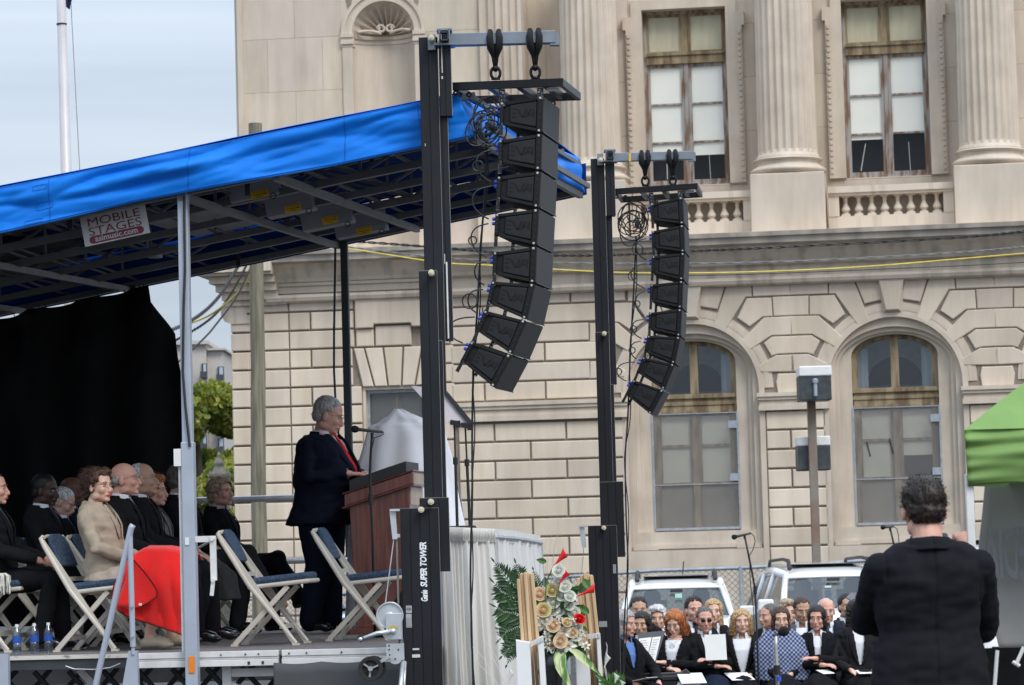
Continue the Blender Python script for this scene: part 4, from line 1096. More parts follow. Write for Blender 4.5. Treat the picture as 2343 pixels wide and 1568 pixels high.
t = textmesh('asimusic.com', .055, M['sign_white'], ext=.001, bold=.001, sp=1.02, parent=sg); t.rotation_euler = (PI / 2, 0, 0); t.location = (0, -.008, -.064)
m = MB(); m.tube([(-.1 + .2 * i / 10, -.005, .105 + .012 * math.sin(PI * i / 10)) for i in range(11)], .008, 5); m.build('arc', M['sign_red'], sg)
# ---- posts
def post(x, y, name='post', mt='stage_grey', zj=None, wu=.068, wl_=.083):
    rt = empty(name, (x, y, 0)); rt.parent = stage; zt_ = zroof(x, y)
    zj = zj or 2.72
    m = MB(); m.bb(-wu / 2, wu / 2, -wu / 2, wu / 2, zj - .1, zt_ + .02); m.build('upper_tube', M[mt], rt, bevel=.006)
    m = MB(); m.bb(-wl_ / 2, wl_ / 2, -wl_ / 2, wl_ / 2, gz(20), zj); m.build('lower_tube', M[mt], rt, bevel=.006)
    return rt
zj = sp(457, 1011, 0).z
fp_ = post(0, 0, zj=zj)
for nm, (x0, x1, y0, y1), mt, dy in (('junction_box', (424, 441, 1027, 1066), 'white_paint', -.02), ('tape', (456, 466, 1229, 1246), 'white_paint', -.044), ('reflector', (458, 472, 1501, 1538), 'orange', -.045)):
    a, b = sp(x0, y0), sp(x1, y1); cx = (a.x + b.x) / 2
    if nm != 'junction_box': cx = 0.0 + (.005 if nm == 'reflector' else -.01)
    else: cx = -.066
    m = MB(); hw_ = (b.x - a.x) / 2; m.bb(cx - hw_, cx + hw_, dy - .004 if nm != 'junction_box' else -.04, dy if nm != 'junction_box' else .03, b.z, a.z); m.build(nm, M[mt], fp_)
m = MB(); a, b = sp(489, 1226), sp(490, 1328); m.bar((a.x, -.03, a.z), (a.x + .002, -.03, b.z), .04, .02); m.bar((a.x, -.045, b.z), (a.x - .012, -.045, b.z - .10), .025, .012); m.lathe((a.x, -.05, a.z - .02), [(.014, -.01), (.014, .01)], 10, 'y'); m.lathe((a.x, -.05, b.z), [(.014, -.01), (.014, .01)], 10, 'y'); m.bb(.03, a.x, -.03, -.02, a.z - .04, a.z)
m.build('lever', M['alu_white'], fp_)
cbx = MB(); q = [sp(*t, -.05) for t in ((421, 449), (423, 620), (420, 700), (418, 850), (424, 930), (434, 1022))]; cbx.tube(q, .009, 6); cbx.build('cable', M['black_wire'], fp_)
cbx = MB(); q = [sp(*t, -.0) for t in ((441, 1062), (446, 1300), (450, 1490))]; cbx.tube([(-.058, 0, v.z) for v in q], .012, 6); cbx.build('conduit', M['alu_white'], fp_)
rp = post(sp(787, 560, YR).x, YR, mt='steel_dark', zj=sp(806, 1043, YR).z, wu=.062, wl_=.085)
m = MB(); q = [sp(*t, YR - .1) for t in ((767, 568), (766, 640), (764, 760), (764, 850), (768, 930), (776, 1010), (790, 1060))]; m.tube(q, .010, 6); m.build('cable', M['black_wire'], rp); 
rl = post(sp(303, 668, YR).x, YR, mt='steel_dark', zj=3.0)
for o_ in list(rp.children):
    if o_.name.startswith('cable'): o_.matrix_parent_inverse = Matrix.Translation(-rp.location)
# ---- deck
xr_ = sp(1000, 1480, .1).x
dk = MB(); dk.bb(XL, xr_, .08, YR, FLZ - .03, FLZ); dk.build('deck', M['carpet'], stage)
ed = MB(); xs_ = sp(640, 1480, .05).x; xs0 = sp(300, 1490, .05).x
for a, b in ((xs0, xs_ - .012), (xs_ + .012, xr_)):
    ed.bb(a, b, .045, .09, FLZ - .035, FLZ + .004); ed.bb(a, b, .055, .09, FLZ - .05, FLZ - .036); ed.bb(a, b, .04, .09, FLZ - .095, FLZ - .052)
ed.build('deck_edge', M['alu_white'], stage, bevel=.003)
ed = MB(); ed.bb(XL, xs0, .03, .09, FLZ - .022, FLZ + .003); ed.build('deck_edge', M['worn_edge'], stage)
ed = MB(); ed.bb(XL, xs0, .045, .09, FLZ - .09, FLZ - .022); ed.build('deck_channel', M['steel_dark'], stage)
ed = MB(); 
for px in (504, 560, 590, 660, 700, 780): c = sp(px, 1484, .03); ed = MB(); ed.lathe((c.x, .042, FLZ - .018), [(.006, -.004), (.006, .002)], 8, 'y'); ed.build('bolt', M['steel_dark'], stage)
for px in (568, 600): c = sp(px, 1496, .03); ed = MB(); ed.bb(c.x - .008, c.x + .008, .036, .045, FLZ - .085, FLZ - .065); ed.build('latch', M['steel_dark'], stage)
# under-stage frame and lattice
uf = MB(); zb0 = gz(20.5)
x1_, x2_ = sp(521, 1520, .2).x, sp(930, 1520, .2).x
uf.bb(x1_ - .03, x1_ + .03, .16, .22, zb0, FLZ - .1); uf.bb(x1_ + .03, x2_, .17, .21, FLZ - .17, FLZ - .115); uf.bar((x1_ + .02, .19, FLZ - .22), (x1_ + 1.1, .19, FLZ - .75), .04, .045)
a_ = sp(-20, 1568, -.02); uf.bb(XL, sp(286, 1560, -.02).x, -.05, .0, FLZ - .30, FLZ - .21)
uf.bar((XL + 2.1, .3, FLZ - .1), (XL + 1.75, .3, FLZ - .5), .06, .03); uf.bar((XL + 3.35, .3, FLZ - .1), (XL + 3.8, .3, FLZ - .6), .03, .05)
uf.build('under_frame', M['alu_white'], stage)
for j, (yy, mt) in enumerate(((.5, 'steel_dark'), (.9, 'steel_dark'))):
    la = MB()
    for i in range(26):
        x = XL + .1 + i * .24
        la.bar((x, yy, FLZ - .12), (x + (.75 if j == 0 else -.75), yy, FLZ - .95), .035, .03)
    la.build('lattice', M[mt], stage)
la = MB()
for i in range(3): la.bb(XL, xr_, 1.4 + i * 1.2, 1.46 + i * 1.2, FLZ - .25, FLZ - .06)
la.bb(XL, xr_, 4.9, 5.0, zb0, FLZ - .5); la.build('under_beams', M['alu'], stage)
# rear guard rail
gr = MB(); za = sp(600, 1141, YR).z; zb_ = sp(600, 1285, YR).z
gr.tube([(XL, YR - .02, za), (.95 + sp(787, 560, YR).x * 0, YR - .02, za)], .028, 10); gr.tube([(XL, YR - .02, zb_), (.95, YR - .02, zb_)], .028, 10)
for x in (-3.2, -1.3, .22, .95): gr.tube([(x, YR - .02, FLZ), (x, YR - .02, za)], .025, 8)
gr.build('guard_rail', M['alu'], stage, smooth=True)
# handrail of the steps
hr = empty('step_handrail', sp2w((sp(300, 1490, -.2).x, -.2, gz(20))), -SY, 'grey chipped handrail of the steps rising to the stage front', 'handrail')
chip = mat('chip', (.40, .44, .51), .45, c2=(.11, .08, .09), scale=7, lo=.66, hi=.69, metal=.1)
def hl(v): return Vector((v.x - sp(300, 1490, -.2).x, v.y + .2, v.z - gz(20)))
m = MB(); a, b = hl(sp(300, 1208, -.2)), hl(sp(216, 1580, -.2)); m.tube([a + Vector((.012, 0, .02)), a, b, b + (b - a) * .9], .021, 12); m.build('rail', chip, hr, smooth=True)
m = MB(); a, b = hl(sp(297, 1225, -.2)), hl(sp(304, 1480, -.2)); m.tube([a, Vector((b.x + .0, b.y, b.z))], .019, 12); m.tube([b, b - Vector((0, 0, .05))], .012, 8)
for py in (1386, 1455): q = hl(sp(303, py, -.23)); m.lathe(q, [(.011, -.01), (.011, .006)], 8, 'y')
m.build('rail_post', chip, hr)
m = MB(); b = hl(sp(304, 1489, -.2)); z0 = b.z
m.prism([(-.02, z0), (.035, z0), (.045, z0 - .5), (-.12, z0 - .5)], (b.x - .01, .0, 0), AX, AY, (0, .05, 0)); m.build('stringer', M['stage_grey'], hr)
b = hl(sp(6, 1498, -.2)); m = MB(); m.prism([(-.02, z0), (.035, z0), (.035, z0 - .5), (-.12, z0 - .5)], (b.x, 0, 0), AX, AY, (0, .05, 0)); m.build('stringer', M['stage_grey'], hr)
m = MB(); q = [hl(sp(*t, -.1)) for t in ((150, 1524), (170, 1531), (215, 1532), (252, 1528), (275, 1518))]; m.tube(q, .004, 5); m.build('safety_wire', M['alu'], hr)
# skirt
def skt(a, b):
    x0, x1 = sp(626, 1520, .0).x, sp(940, 1520, 0).x
    x = x0 + (x1 - x0) * a
    return Vector((x, .0 + .02 * noise.noise(Vector((x * 6, b * 2, 0))) + .012 * math.sin(x * 9 + b * 2), FLZ - .075 - .012 * abs(math.sin(a * 9)) - b * .9))
m = MB(); m.grid(skt, 60, 14); o = m.build('stage_skirt', M['skirt'], smooth=True, solid=.004, label='grey cloth skirt hanging from the front edge of the stage deck', cat='skirt'); o.location = SOR; o.rotation_euler = (0, 0, -SY)
# black backdrop
edge = [(345, 662), (351, 700), (372, 735), (396, 775), (404, 830), (418, 900), (432, 1000), (438, 1100), (440, 1250), (440, 1425)]
YC = YR - .35
def back(a, b):
    ex, ey = interp(edge, b); e = sp(ex, ey, YC)
    x0 = XL - .2; x = x0 + (e.x - x0) * a
    zt_ = zroof(x) - .10 - .05 * abs(math.sin(a * 22)); zt_ = sp(0, 735, YC).z + (x - sp(0, 735, YC).x) * TAN - .02 * abs(math.sin(a * 20))
    z = zt_ + (FLZ + .01 - zt_) * b if a < 1 else e.z
    zt_ += .045
    z = zt_ + (FLZ + .01 - zt_) * ((sp(345, 662, YC).z - e.z) / (sp(345, 662, YC).z - FLZ))
    return Vector((x, YC + .07 * math.sin(x * 13 + b * 1.5) + .09 * noise.noise(Vector((x * 3, b * 4, 0))), z))
m = MB(); m.grid(back, 110, 36); bc = m.build('backdrop', M['black_cloth'], smooth=True, label='large black backdrop curtain hanging across the back of the stage', cat='curtain', solid=.004); bc.location = SOR; bc.rotation_euler = (0, 0, -SY)
def sidec(a, b):
    return Vector((XL + .1 + .04 * math.sin(a * 40), .3 + (YC - .3) * a, FLZ + .01 + (zroof(XL) - .02 - FLZ) * b))
m = MB(); m.grid(sidec, 60, 6); o = m.build('added_side_curtain', M['black_cloth'], smooth=True, label='unseen black side curtain added to darken the left end of the stage', cat='curtain'); o.location = SOR; o.rotation_euler = (0, 0, -SY)  # out of view, added to keep light from the left of the stage
m = MB()
for px in (30, 75, 90, 105, 225, 285, 310, 320, 330): 
    q = sp(px, 725 - px * .198, YC + .1); m.tube([q + Vector((.0, 0, -.06)), q + Vector((.015, 0, -.02)), q + Vector((-.01, 0, .03))], .004, 4)
m.build('curtain_ties', M['black_cloth'], stage)
# ================================================================ LIFTING TOWERS AND LOUDSPEAKERS
M['mast'] = mat('mast', (.011, .012, .016), .5, spec=.3, metal=0, var=.3, scale=5, stretch=(1, 1, .3), bump=.05)
M['mast_edge'] = mat('mast_edge', (.25, .25, .24), .5, metal=.5)
M['arm_grey'] = mat('arm_grey', (.22, .25, .29), .45, metal=.3, var=.1, scale=8)
M['zinc'] = mat('zinc', (.60, .63, .65), .35, metal=.55, var=.08, scale=10)
M['strap_black'] = mat('strap_black', (.010, .010, .011), .85)
M['spk'] = mat('spk', (.014, .0145, .016), .7, spec=.25, var=.15, scale=20, bump=.15, bscale=300)
M['spk_panel'] = mat('spk_panel', (.021, .022, .024), .7, spec=.25, var=.1)
M['spk_metal'] = mat('spk_metal', (.012, .012, .013), .4, metal=.5, var=.2)
M['bolt'] = mat('bolt', (.62, .60, .56), .3, metal=.8)
M['plug_blue'] = mat('plug_blue', (.03, .09, .62), .45)
M['scratch'] = mat('scratch', (.65, .65, .62), .6)
M['cream'] = mat('cream', (.66, .60, .42), .5)
M['letter'] = mat('letter', (.80, .82, .84), .5)
# perforated grille front
def grillemat():
    m = bpy.data.materials.new('grille'); m.use_nodes = True; t = m.node_tree; n = t.nodes.new; l = t.links.new; b = t.nodes['Principled BSDF']
    tc = n('ShaderNodeTexCoord'); v = n('ShaderNodeTexVoronoi'); v.inputs['Scale'].default_value = 120; v.inputs['Randomness'].default_value = 0
    l(tc.outputs['Object'], v.inputs[0]); c = n('ShaderNodeValToRGB'); c.color_ramp.elements[0].position = .25; c.color_ramp.elements[1].position = .4
    c.color_ramp.elements[0].color = (.004, .004, .004, 1); c.color_ramp.elements[1].color = (.035, .035, .036, 1); l(v.outputs['Distance'], c.inputs[0]); l(c.outputs[0], b.inputs['Base Color']); b.inputs['Roughness'].default_value = .6
    return m
M['grille'] = grillemat()
def tower(name, label, Y, secs, bolts, arm, slings, base_text=None):
    b0 = P(secs[-1][0], 1500, Y); rt = empty(name, (b0.x, Y, gz(Y)), 0, label, 'lifting tower', 'lifting towers holding the loudspeakers')
    O_ = rt.location.copy()
    for i, (x0, x1, yt, yb, d0, d1, nm, ng) in enumerate(secs):
        a, b = P(x0, yt, Y), P(x1, yt, Y); q = P(x0, yb, Y)
        zb = q.z - O_.z if yb < 1600 else 0.02
        if yb < 1600: zb = P((x0 + x1) / 2 + (yb - yt) * .027, yb, Y).z - O_.z
        m = MB(); X0, X1, Z1 = a.x - O_.x, b.x - O_.x, a.z - O_.z
        m.bb(X0, X1, d0 + .006, d1, zb, Z1)
        # raised strips with grooves between
        w_ = (X1 - X0) / ng
        for k in range(ng): m.bb(X0 + k * w_ + .003, X0 + (k + 1) * w_ - .003, d0, d0 + .007, zb + .001, Z1 - .001)
        s = m.build(nm, M['mast'], rt)
        m = MB(); m.bb(X0 + .001, X1 - .001, d0 + .001, d1 - .001, Z1, Z1 + .003); m.bb(X1, X1 + .003, d0 + .001, d0 + .008, zb + .002, Z1); m.build('edge', M['mast_edge'], s)
    for (x, y) in bolts:
        q = P(x, y, Y) - O_; q.y = -.17 if True else 0
        m = MB(); m.lathe(q, [(.0, -.012), (.009, -.012), (.009, -.005), (.0195, -.004), (.0195, .0), (0.02, .16)], 14, 'y'); m.build('washer', M['cream'], rt)
    # lifting arm
    (ax0, ax1, ay0, ay1, ex, ey0, ey1) = arm
    A = P(ax0, ay0, Y) - O_; B = P(ax1, ay1, Y) - O_
    slope = 0
    m = MB(); hx = (A.z - B.z) * .5; zc_ = (A.z + B.z) / 2 - .0
    E0 = P(ex, (ey0 + ey1) / 2, Y) - O_
    aw = abs(P(ax0, ay1, Y).z - P(ax0, ay0, Y).z)
    zA = (P(ax0, (ay0 + ay1) / 2, Y) - O_).z
    m.bb(A.x - .02, E0.x, -.04, .04, zA - aw * .5, zA + aw * .5); m.build('lifting_arm', M['arm_grey'], rt, bevel=.004)
    m = MB(); m.bb(E0.x - .035, E0.x - .005 + .03, -.032, .032, zA - aw * .5 + .004 - .018, zA + aw * .5 - .012); m.build('arm_end', M['arm_grey'], rt)
    m = MB(); m.box((A.x - .03, -.03, zA + .008), (.012, .16, .09)); m.box((A.x + .03, -.03, zA + .008), (.012, .16, .09)); m.box((A.x, -.03, zA + .055), (.1, .16, .012)); m.box((A.x, -.03, zA - .04), (.13, .16, .012)); m.box((A.x - .085, -.02, zA - .02), (.05, .1, .1)); m.build('arm_socket', M['arm_grey'], rt)
    m = MB()
    for (cx, cz, w_, h_) in ((0, .03, .06, .008), (0, -.022, .06, .008), (-.028, .004, .008, .058), (.028, .004, .008, .058)): m.box((A.x + cx * .9, -.125, zA + cz), (w_, .06, h_))
    m.build('socket_tube', M['steel_dark'], rt)
    # slings
    for i, (sx, top, bot, shb) in enumerate(slings):
        T = P(sx, top, Y); Bq = P(sx + 2, bot, Y); zt_ = O_.z + zA
        sl = empty('lifting_sling', (T.x, Y, zt_), 0, '%s black lifting sling with shackle on the %s tower arm' % (('left', 'right')[i], ('near', 'far')[Y > 22]), 'sling', 'slings under the lifting arms')
        m = MB(); q = Bq.z - zt_; hw = .028
        for s in (-1, 1):
            for f in (-1, 1):
                m.tube([(s * hw * .9, f * .050, aw * .55), (s * hw * 1.15, f * .058, 0), (s * hw * 1.0, f * .052, -aw * .62), (s * hw * .55, f * .02, -aw * .75 - .03), (s * .012, 0, q * .62), (s * .006, 0, q + .01)], [.018, .022, .024, .019, .013, .009], 8)
            m.tube([(s * hw, -.05, aw * .52), (s * hw * .95, 0, aw * .60), (s * hw, .05, aw * .52)], [.018, .018, .018], 8)
            m.tube([(s * hw, -.045, -aw * .62), (s * hw * .5, 0, -aw * .78), (s * hw, .045, -aw * .62)], [.02, .024, .02], 8)
        m.build('webbing', M['strap_black'], sl, smooth=True)
        m = MB(); sb = P(sx, shb, Y).z - zt_; r = (q - sb) * .5
        m.tube([(r * .72 * math.sin(a), 0, q - r * .9 + r * .95 * math.cos(a)) for a in [i_ * PI / 9 - PI * .78 for i_ in range(15)]], .011, 6)
        m.lathe((0, 0, q - r * .2), [(.018, -.03), (.018, .03)], 10, 'y'); m.tube([(-r * .7, 0, sb + .01), (r * .7, 0, sb + .01)], .010, 8)
        m.build('shackle', M['spk_metal'], sl, smooth=True)
    return rt
t1 = tower('lifting_tower', 'nearest tall black telescopic lifting tower with winch, in front of the lectern', 19.8,
    [(957.5, 1000, 88, 900, -.02, .08, 'mast_section', 2), (1003, 1030, 96, 268, -.05, .07, 'carriage', 2), (998, 1023.5, 525 - 257, 780, -.01, .06, 'mast_rail', 2),
     (958, 999, 622, 1240, -.04, .05, 'mast_section', 2), (999, 1012, 781, 1240, -.03, .05, 'mast_section', 1), (960, 1026, 1141, 1308, -.07, .03, 'mast_section', 3), (916.5, 1003.5, 1165, 1700, -.10, .02, 'base_mast', 4)],
    [(988, 96), (988, 629), (987, 1149), (965, 1167)], (1017, 1041, 79, 107, 1270, 79, 107), [(1131, 80, 155, 184), (1222, 80, 153, 182)])
t2 = tower('lifting_tower', 'farther black telescopic lifting tower beside the choir', 26.6,
    [(1351, 1381, 365, 1000, -.02, .08, 'mast_section', 2), (1384, 1404, 376, 495, -.05, .07, 'carriage', 2), (1378, 1399, 496, 880, -.01, .06, 'mast_rail', 2),
     (1361.5, 1392, 762, 1300, -.04, .05, 'mast_section', 2), (1392, 1403, 881, 1250, -.03, .05, 'mast_section', 1), (1371, 1424, 1104, 1275, -.07, .03, 'mast_section', 3), (1344.5, 1409, 1204, 1900, -.10, .02, 'base_mast', 4)],
    [(1373, 371), (1381, 766), (1380, 1208)], (1394, 1412, 352, 371, 1584, 352, 371), [(1474, 352, 405, 427), (1537, 352, 405, 425)])
# extras of tower 1
O1 = t1.location.copy()
def q1(x, y, d=-.13): 
    v = P(x, y, 19.8) - O1; v.y = d; return v
def quadplate(mb, x0, x1, y0, y1, d, th):
    a, b = q1((x0 + x1) / 2, y0, d), q1((x0 + x1) / 2, y1, d); w_ = (x1 - x0) * 19.8 / FPX / 2; cx = (a.x + b.x) / 2
    mb.bb(cx - w_, cx + w_, d, d + th, b.z, a.z)
m = MB(); quadplate(m, 930, 943, 1385, 1402, -.104, .003); quadplate(m, 930, 943, 1404, 1435, -.104, .003); m.build('sticker', M['sign_white'], t1)
m = MB(); quadplate(m, 931, 942, 1412, 1432, -.106, .002); m.build('sticker_print', M['panel_grey'], t1)
tx = textmesh('CE', .022, M['black_paint'], ext=.0005, bold=.0004, parent=t1); tx.rotation_euler = (PI / 2, 0, 0); tx.location = q1(936.5, 1393, -.1055)
for (txt, y0, size, sc_x) in (('Genie', 1363, .060, 1), ('SUPER TOWER', 1292, .062, 1)):
    tx = textmesh(txt, size, M['letter'], ext=.0006, bold=.0022, shear=.22, sp=.93, parent=t1); tx.rotation_euler = (PI / 2, -PI / 2, 0)
    tx.location = q1(969 + (y0 - 1250) * .03, y0, -.1015)
    bpy.context.view_layer.update(); L_ = tx.dimensions.x; want = (26 if txt == 'Genie' else 102) * 19.8 / FPX; k = want / L_; tx.scale = (k, 1.0 if txt != 'Genie' else 1.0, 1)
    k2 = (15.5 * 19.8 / FPX) / tx.dimensions.y; tx.scale = (k, k2, 1)
m = MB(); quadplate(m, 893, 916, 1165, 1170, -.12, .10); m.add([q1(892, 1170, -.09), q1(906, 1170, -.09), q1(910, 1234, -.09), q1(899, 1234, -.09), q1(892, 1170, -.05), q1(906, 1170, -.05), q1(910, 1234, -.05), q1(899, 1234, -.05)], [(0, 3, 2, 1), (4, 5, 6, 7), (0, 4, 7, 3), (1, 2, 6, 5), (3, 7, 6, 2)]); quadplate(m, 906, 916, 1222, 1230, -.08, .03); m.build('pulley_bracket', M['zinc'], t1)
m = MB(); m.tube([q1(902, 1232, -.07), q1(882, 1385, -.07)], .004, 6); m.build('winch_cable', M['zinc'], t1)
m = MB(); m.lathe(q1(893, 1408, -.06), [(0, -.045), (.02, -.045), (.022, -.030), (.078, -.030), (.080, -.045), (.088, -.045), (.088, -.025), (.05, -.02), (.05, .03), (.088, .035), (.088, .05), (0, .05)], 36, 'y'); m.build('winch_drum', M['zinc'], t1, smooth=False, bevel=.002)
m = MB(); quadplate(m, 885, 920, 1402, 1462, -.14, .02); quadplate(m, 920.2, 922, 1402, 1462, -.137, .12); quadplate(m, 886, 900, 1464, 1466, -.1, .05); m.build('winch_plate', M['zinc'], t1, bevel=.004)
m = MB(); m.tube([q1(901, 1443, -.155), q1(866, 1447, -.17), q1(832, 1459, -.17)], [.014, .015, .012], 10); m.tube([q1(832, 1459, -.13), q1(829, 1460, -.27)], .014, 10); m.lathe(q1(901, 1443, -.17), [(.014, -.01), (.018, 0), (.018, .03)], 12, 'y'); m.build('crank', M['zinc'], t1, smooth=True)
m = MB(); m.lathe(q1(830, 1460, -.23), [(.0, -.03), (.015, -.03), (.0175, -.01), (.0175, .03), (0, .03)], 12, 'y'); m.build('crank_knob', M['black_paint'], t1)
m = MB(); n_ = 10
pts = [(19.8 / FPX * 13 * math.cos(a), 19.8 / FPX * 11 * math.sin(a)) for a in [PI * .1 + i * PI * .8 / n_ for i in range(n_ + 1)]] + [(19.8 / FPX * 9 * math.cos(a), 19.8 / FPX * 7 * math.sin(a)) for a in [PI * .9 - i * PI * .8 / n_ for i in range(n_ + 1)]]
m.prism(pts, q1(901, 1441, -.141), AX, AY, (0, -.002, 0)); m.build('warning_label', mat('gold_label', (.55, .34, .04), .5), t1)
m = MB(); quadplate(m, 886, 926, 1471, 1508, -.13, .02); m.lathe(q1(906, 1502, -.126), [(0, -.002), (.045, -.002), (.045, .012), (0, .012)], 20, 'y'); m.build('lower_plate', M['zinc'], t1)
for (x, y) in ((892, 1476), (892, 1485), (906, 1506), (913, 1485), (893, 1497)): m = MB(); m.lathe(q1(x, y, -.134), [(.006, 0), (.006, .003)], 8, 'y'); m.build('hole', M['black_paint'], t1)
for dx, d in ((0, -.20), (5, -.08)):
    m = MB(); m.lathe(q1(851 + dx, 1527, d), [(.0, -.02), (.012, -.02), (.012, -.005), (.05, -.0), (.054, -.018), (.076, -.02), (.078, -.012), (.078, .012), (.07, .02), (0, .02)], 32, 'y'); wh = m.build('stowed_wheel', M['tyre'], t1)
    m = MB()
    for k in range(3): a = k * 2 * PI / 3 + .4; c = q1(851 + dx, 1527, d); m.bar(c + Vector((0, -.012, 0)), c + Vector((.055 * math.cos(a), -.012, .055 * math.sin(a))), .012, .01)
    m.lathe(q1(851 + dx, 1527, d - .02), [(.016, -.012), (.016, .01)], 12, 'y'); m.build('wheel_hub', M['panel_grey'], wh)
m = MB(); m.bar(q1(856, 1522, -.14), q1(893, 1500, -.14), .02, .03, up=(0, 1, 0)); m.build('wheel_arm', M['zinc'], t1)
m = MB(); m.tube([q1(924, 1512, -.11), q1(919, 1568, -.2), q1(900, 1760, -.5)], .016, 10); m.tube([q1(928, 1512, -.11), q1(926, 1568, -.15), q1(920, 1760, -.2)], .010, 8); m.build('outrigger', M['zinc'], t1, smooth=True)
m = MB(); quadplate(m, 945, 960, 1482, 1486, -.103, .002); quadplate(m, 944, 962, 1496, 1503, -.103, .002); quadplate(m, 1016.5, 1018, 582, 605, -.013, .002); quadplate(m, 1022, 1025.5, 600, 775, -.0135, .002)
quadplate(m, 1010, 1012, 100, 170, -.053, .002); quadplate(m, 972, 973.5, 330, 336, -.023, .002); quadplate(m, 1010, 1013.5, 178, 184, -.054, .002)
m.build('scratches', M['scratch'], t1)
m = MB(); quadplate(m, 910, 914, 1200, 1570, -.06, .05); m.build('base_flange', M['mast_edge'], t1)
m = MB()
for (lx_, ly_) in ((-.9, -.6), (.9, -.6), (-.9, .7), (.9, .7)): m.bar((.12 + lx_ * .1, ly_ * .1, .3), (.12 + lx_, ly_, .06), .07, .07)
m.bb(-.05, .32, -.15, .15, .0, .3); m.build('outrigger_leg', M['mast'], t1)
O2 = t2.location.copy()
m = MB()
for (lx_, ly_) in ((-.9, -.6), (.9, -.6), (-.9, .7), (.9, .7)): m.bar((.12 + lx_ * .1, ly_ * .1, .3), (.12 + lx_, ly_, .06), .07, .07)
m.bb(-.05, .32, -.15, .15, .0, .3); m.build('outrigger_leg', M['mast'], t2)
def q2(x, y, d=-.1):
    v = P(x, y, 26.6) - O2; v.y = d; return v
m = MB(); a, b = q2(1324, 1203), q2(1343, 1206); m.bb(a.x, b.x, -.1, 0, b.z, a.z); m.prism([(a.x, a.z), (a.x + .045, a.z), (a.x + .06, a.z - .19), (a.x + .02, a.z - .19)], (0, -.08, 0), AX, AY, (0, .04, 0)); m.build('pulley_bracket', M['zinc'], t2)
m = MB(); m.tube([q2(1335, 1254, -.06), q2(1329, 1320, -.06), q2(1320, 1440, -.06)], .003, 5); m.build('winch_cable', M['zinc'], t2)
m = MB(); m.lathe(q2(1320, 1432, -.05), [(0, -.04), (.085, -.04), (.085, .04), (0, .04)], 24, 'y'); m.build('winch_drum', M['zinc'], t2)
m = MB(); a = q2(1410, 1310, -.105); m.bb(1 * (q2(1338 + 63, 1296).x), q2(1343 + 65, 1296).x, -.104, -.10, q2(1400, 1288).z - .09, q2(1400, 1278).z - .05); a = q2(1396, 1440); m.box((q2(1352, 1428).x + .1, -.104, q2(1352, 1428).z), (.07, .004, .05)); m.build('sticker', M['panel_grey'], t2)
m = MB(); m.box((q2(1425, 355 + 5).x * 0 + q2(1440, 362).x, -.042, q2(1440, 362).z), (.018, .01, .07)); m.build('tape', M['label_yellow'], t2)
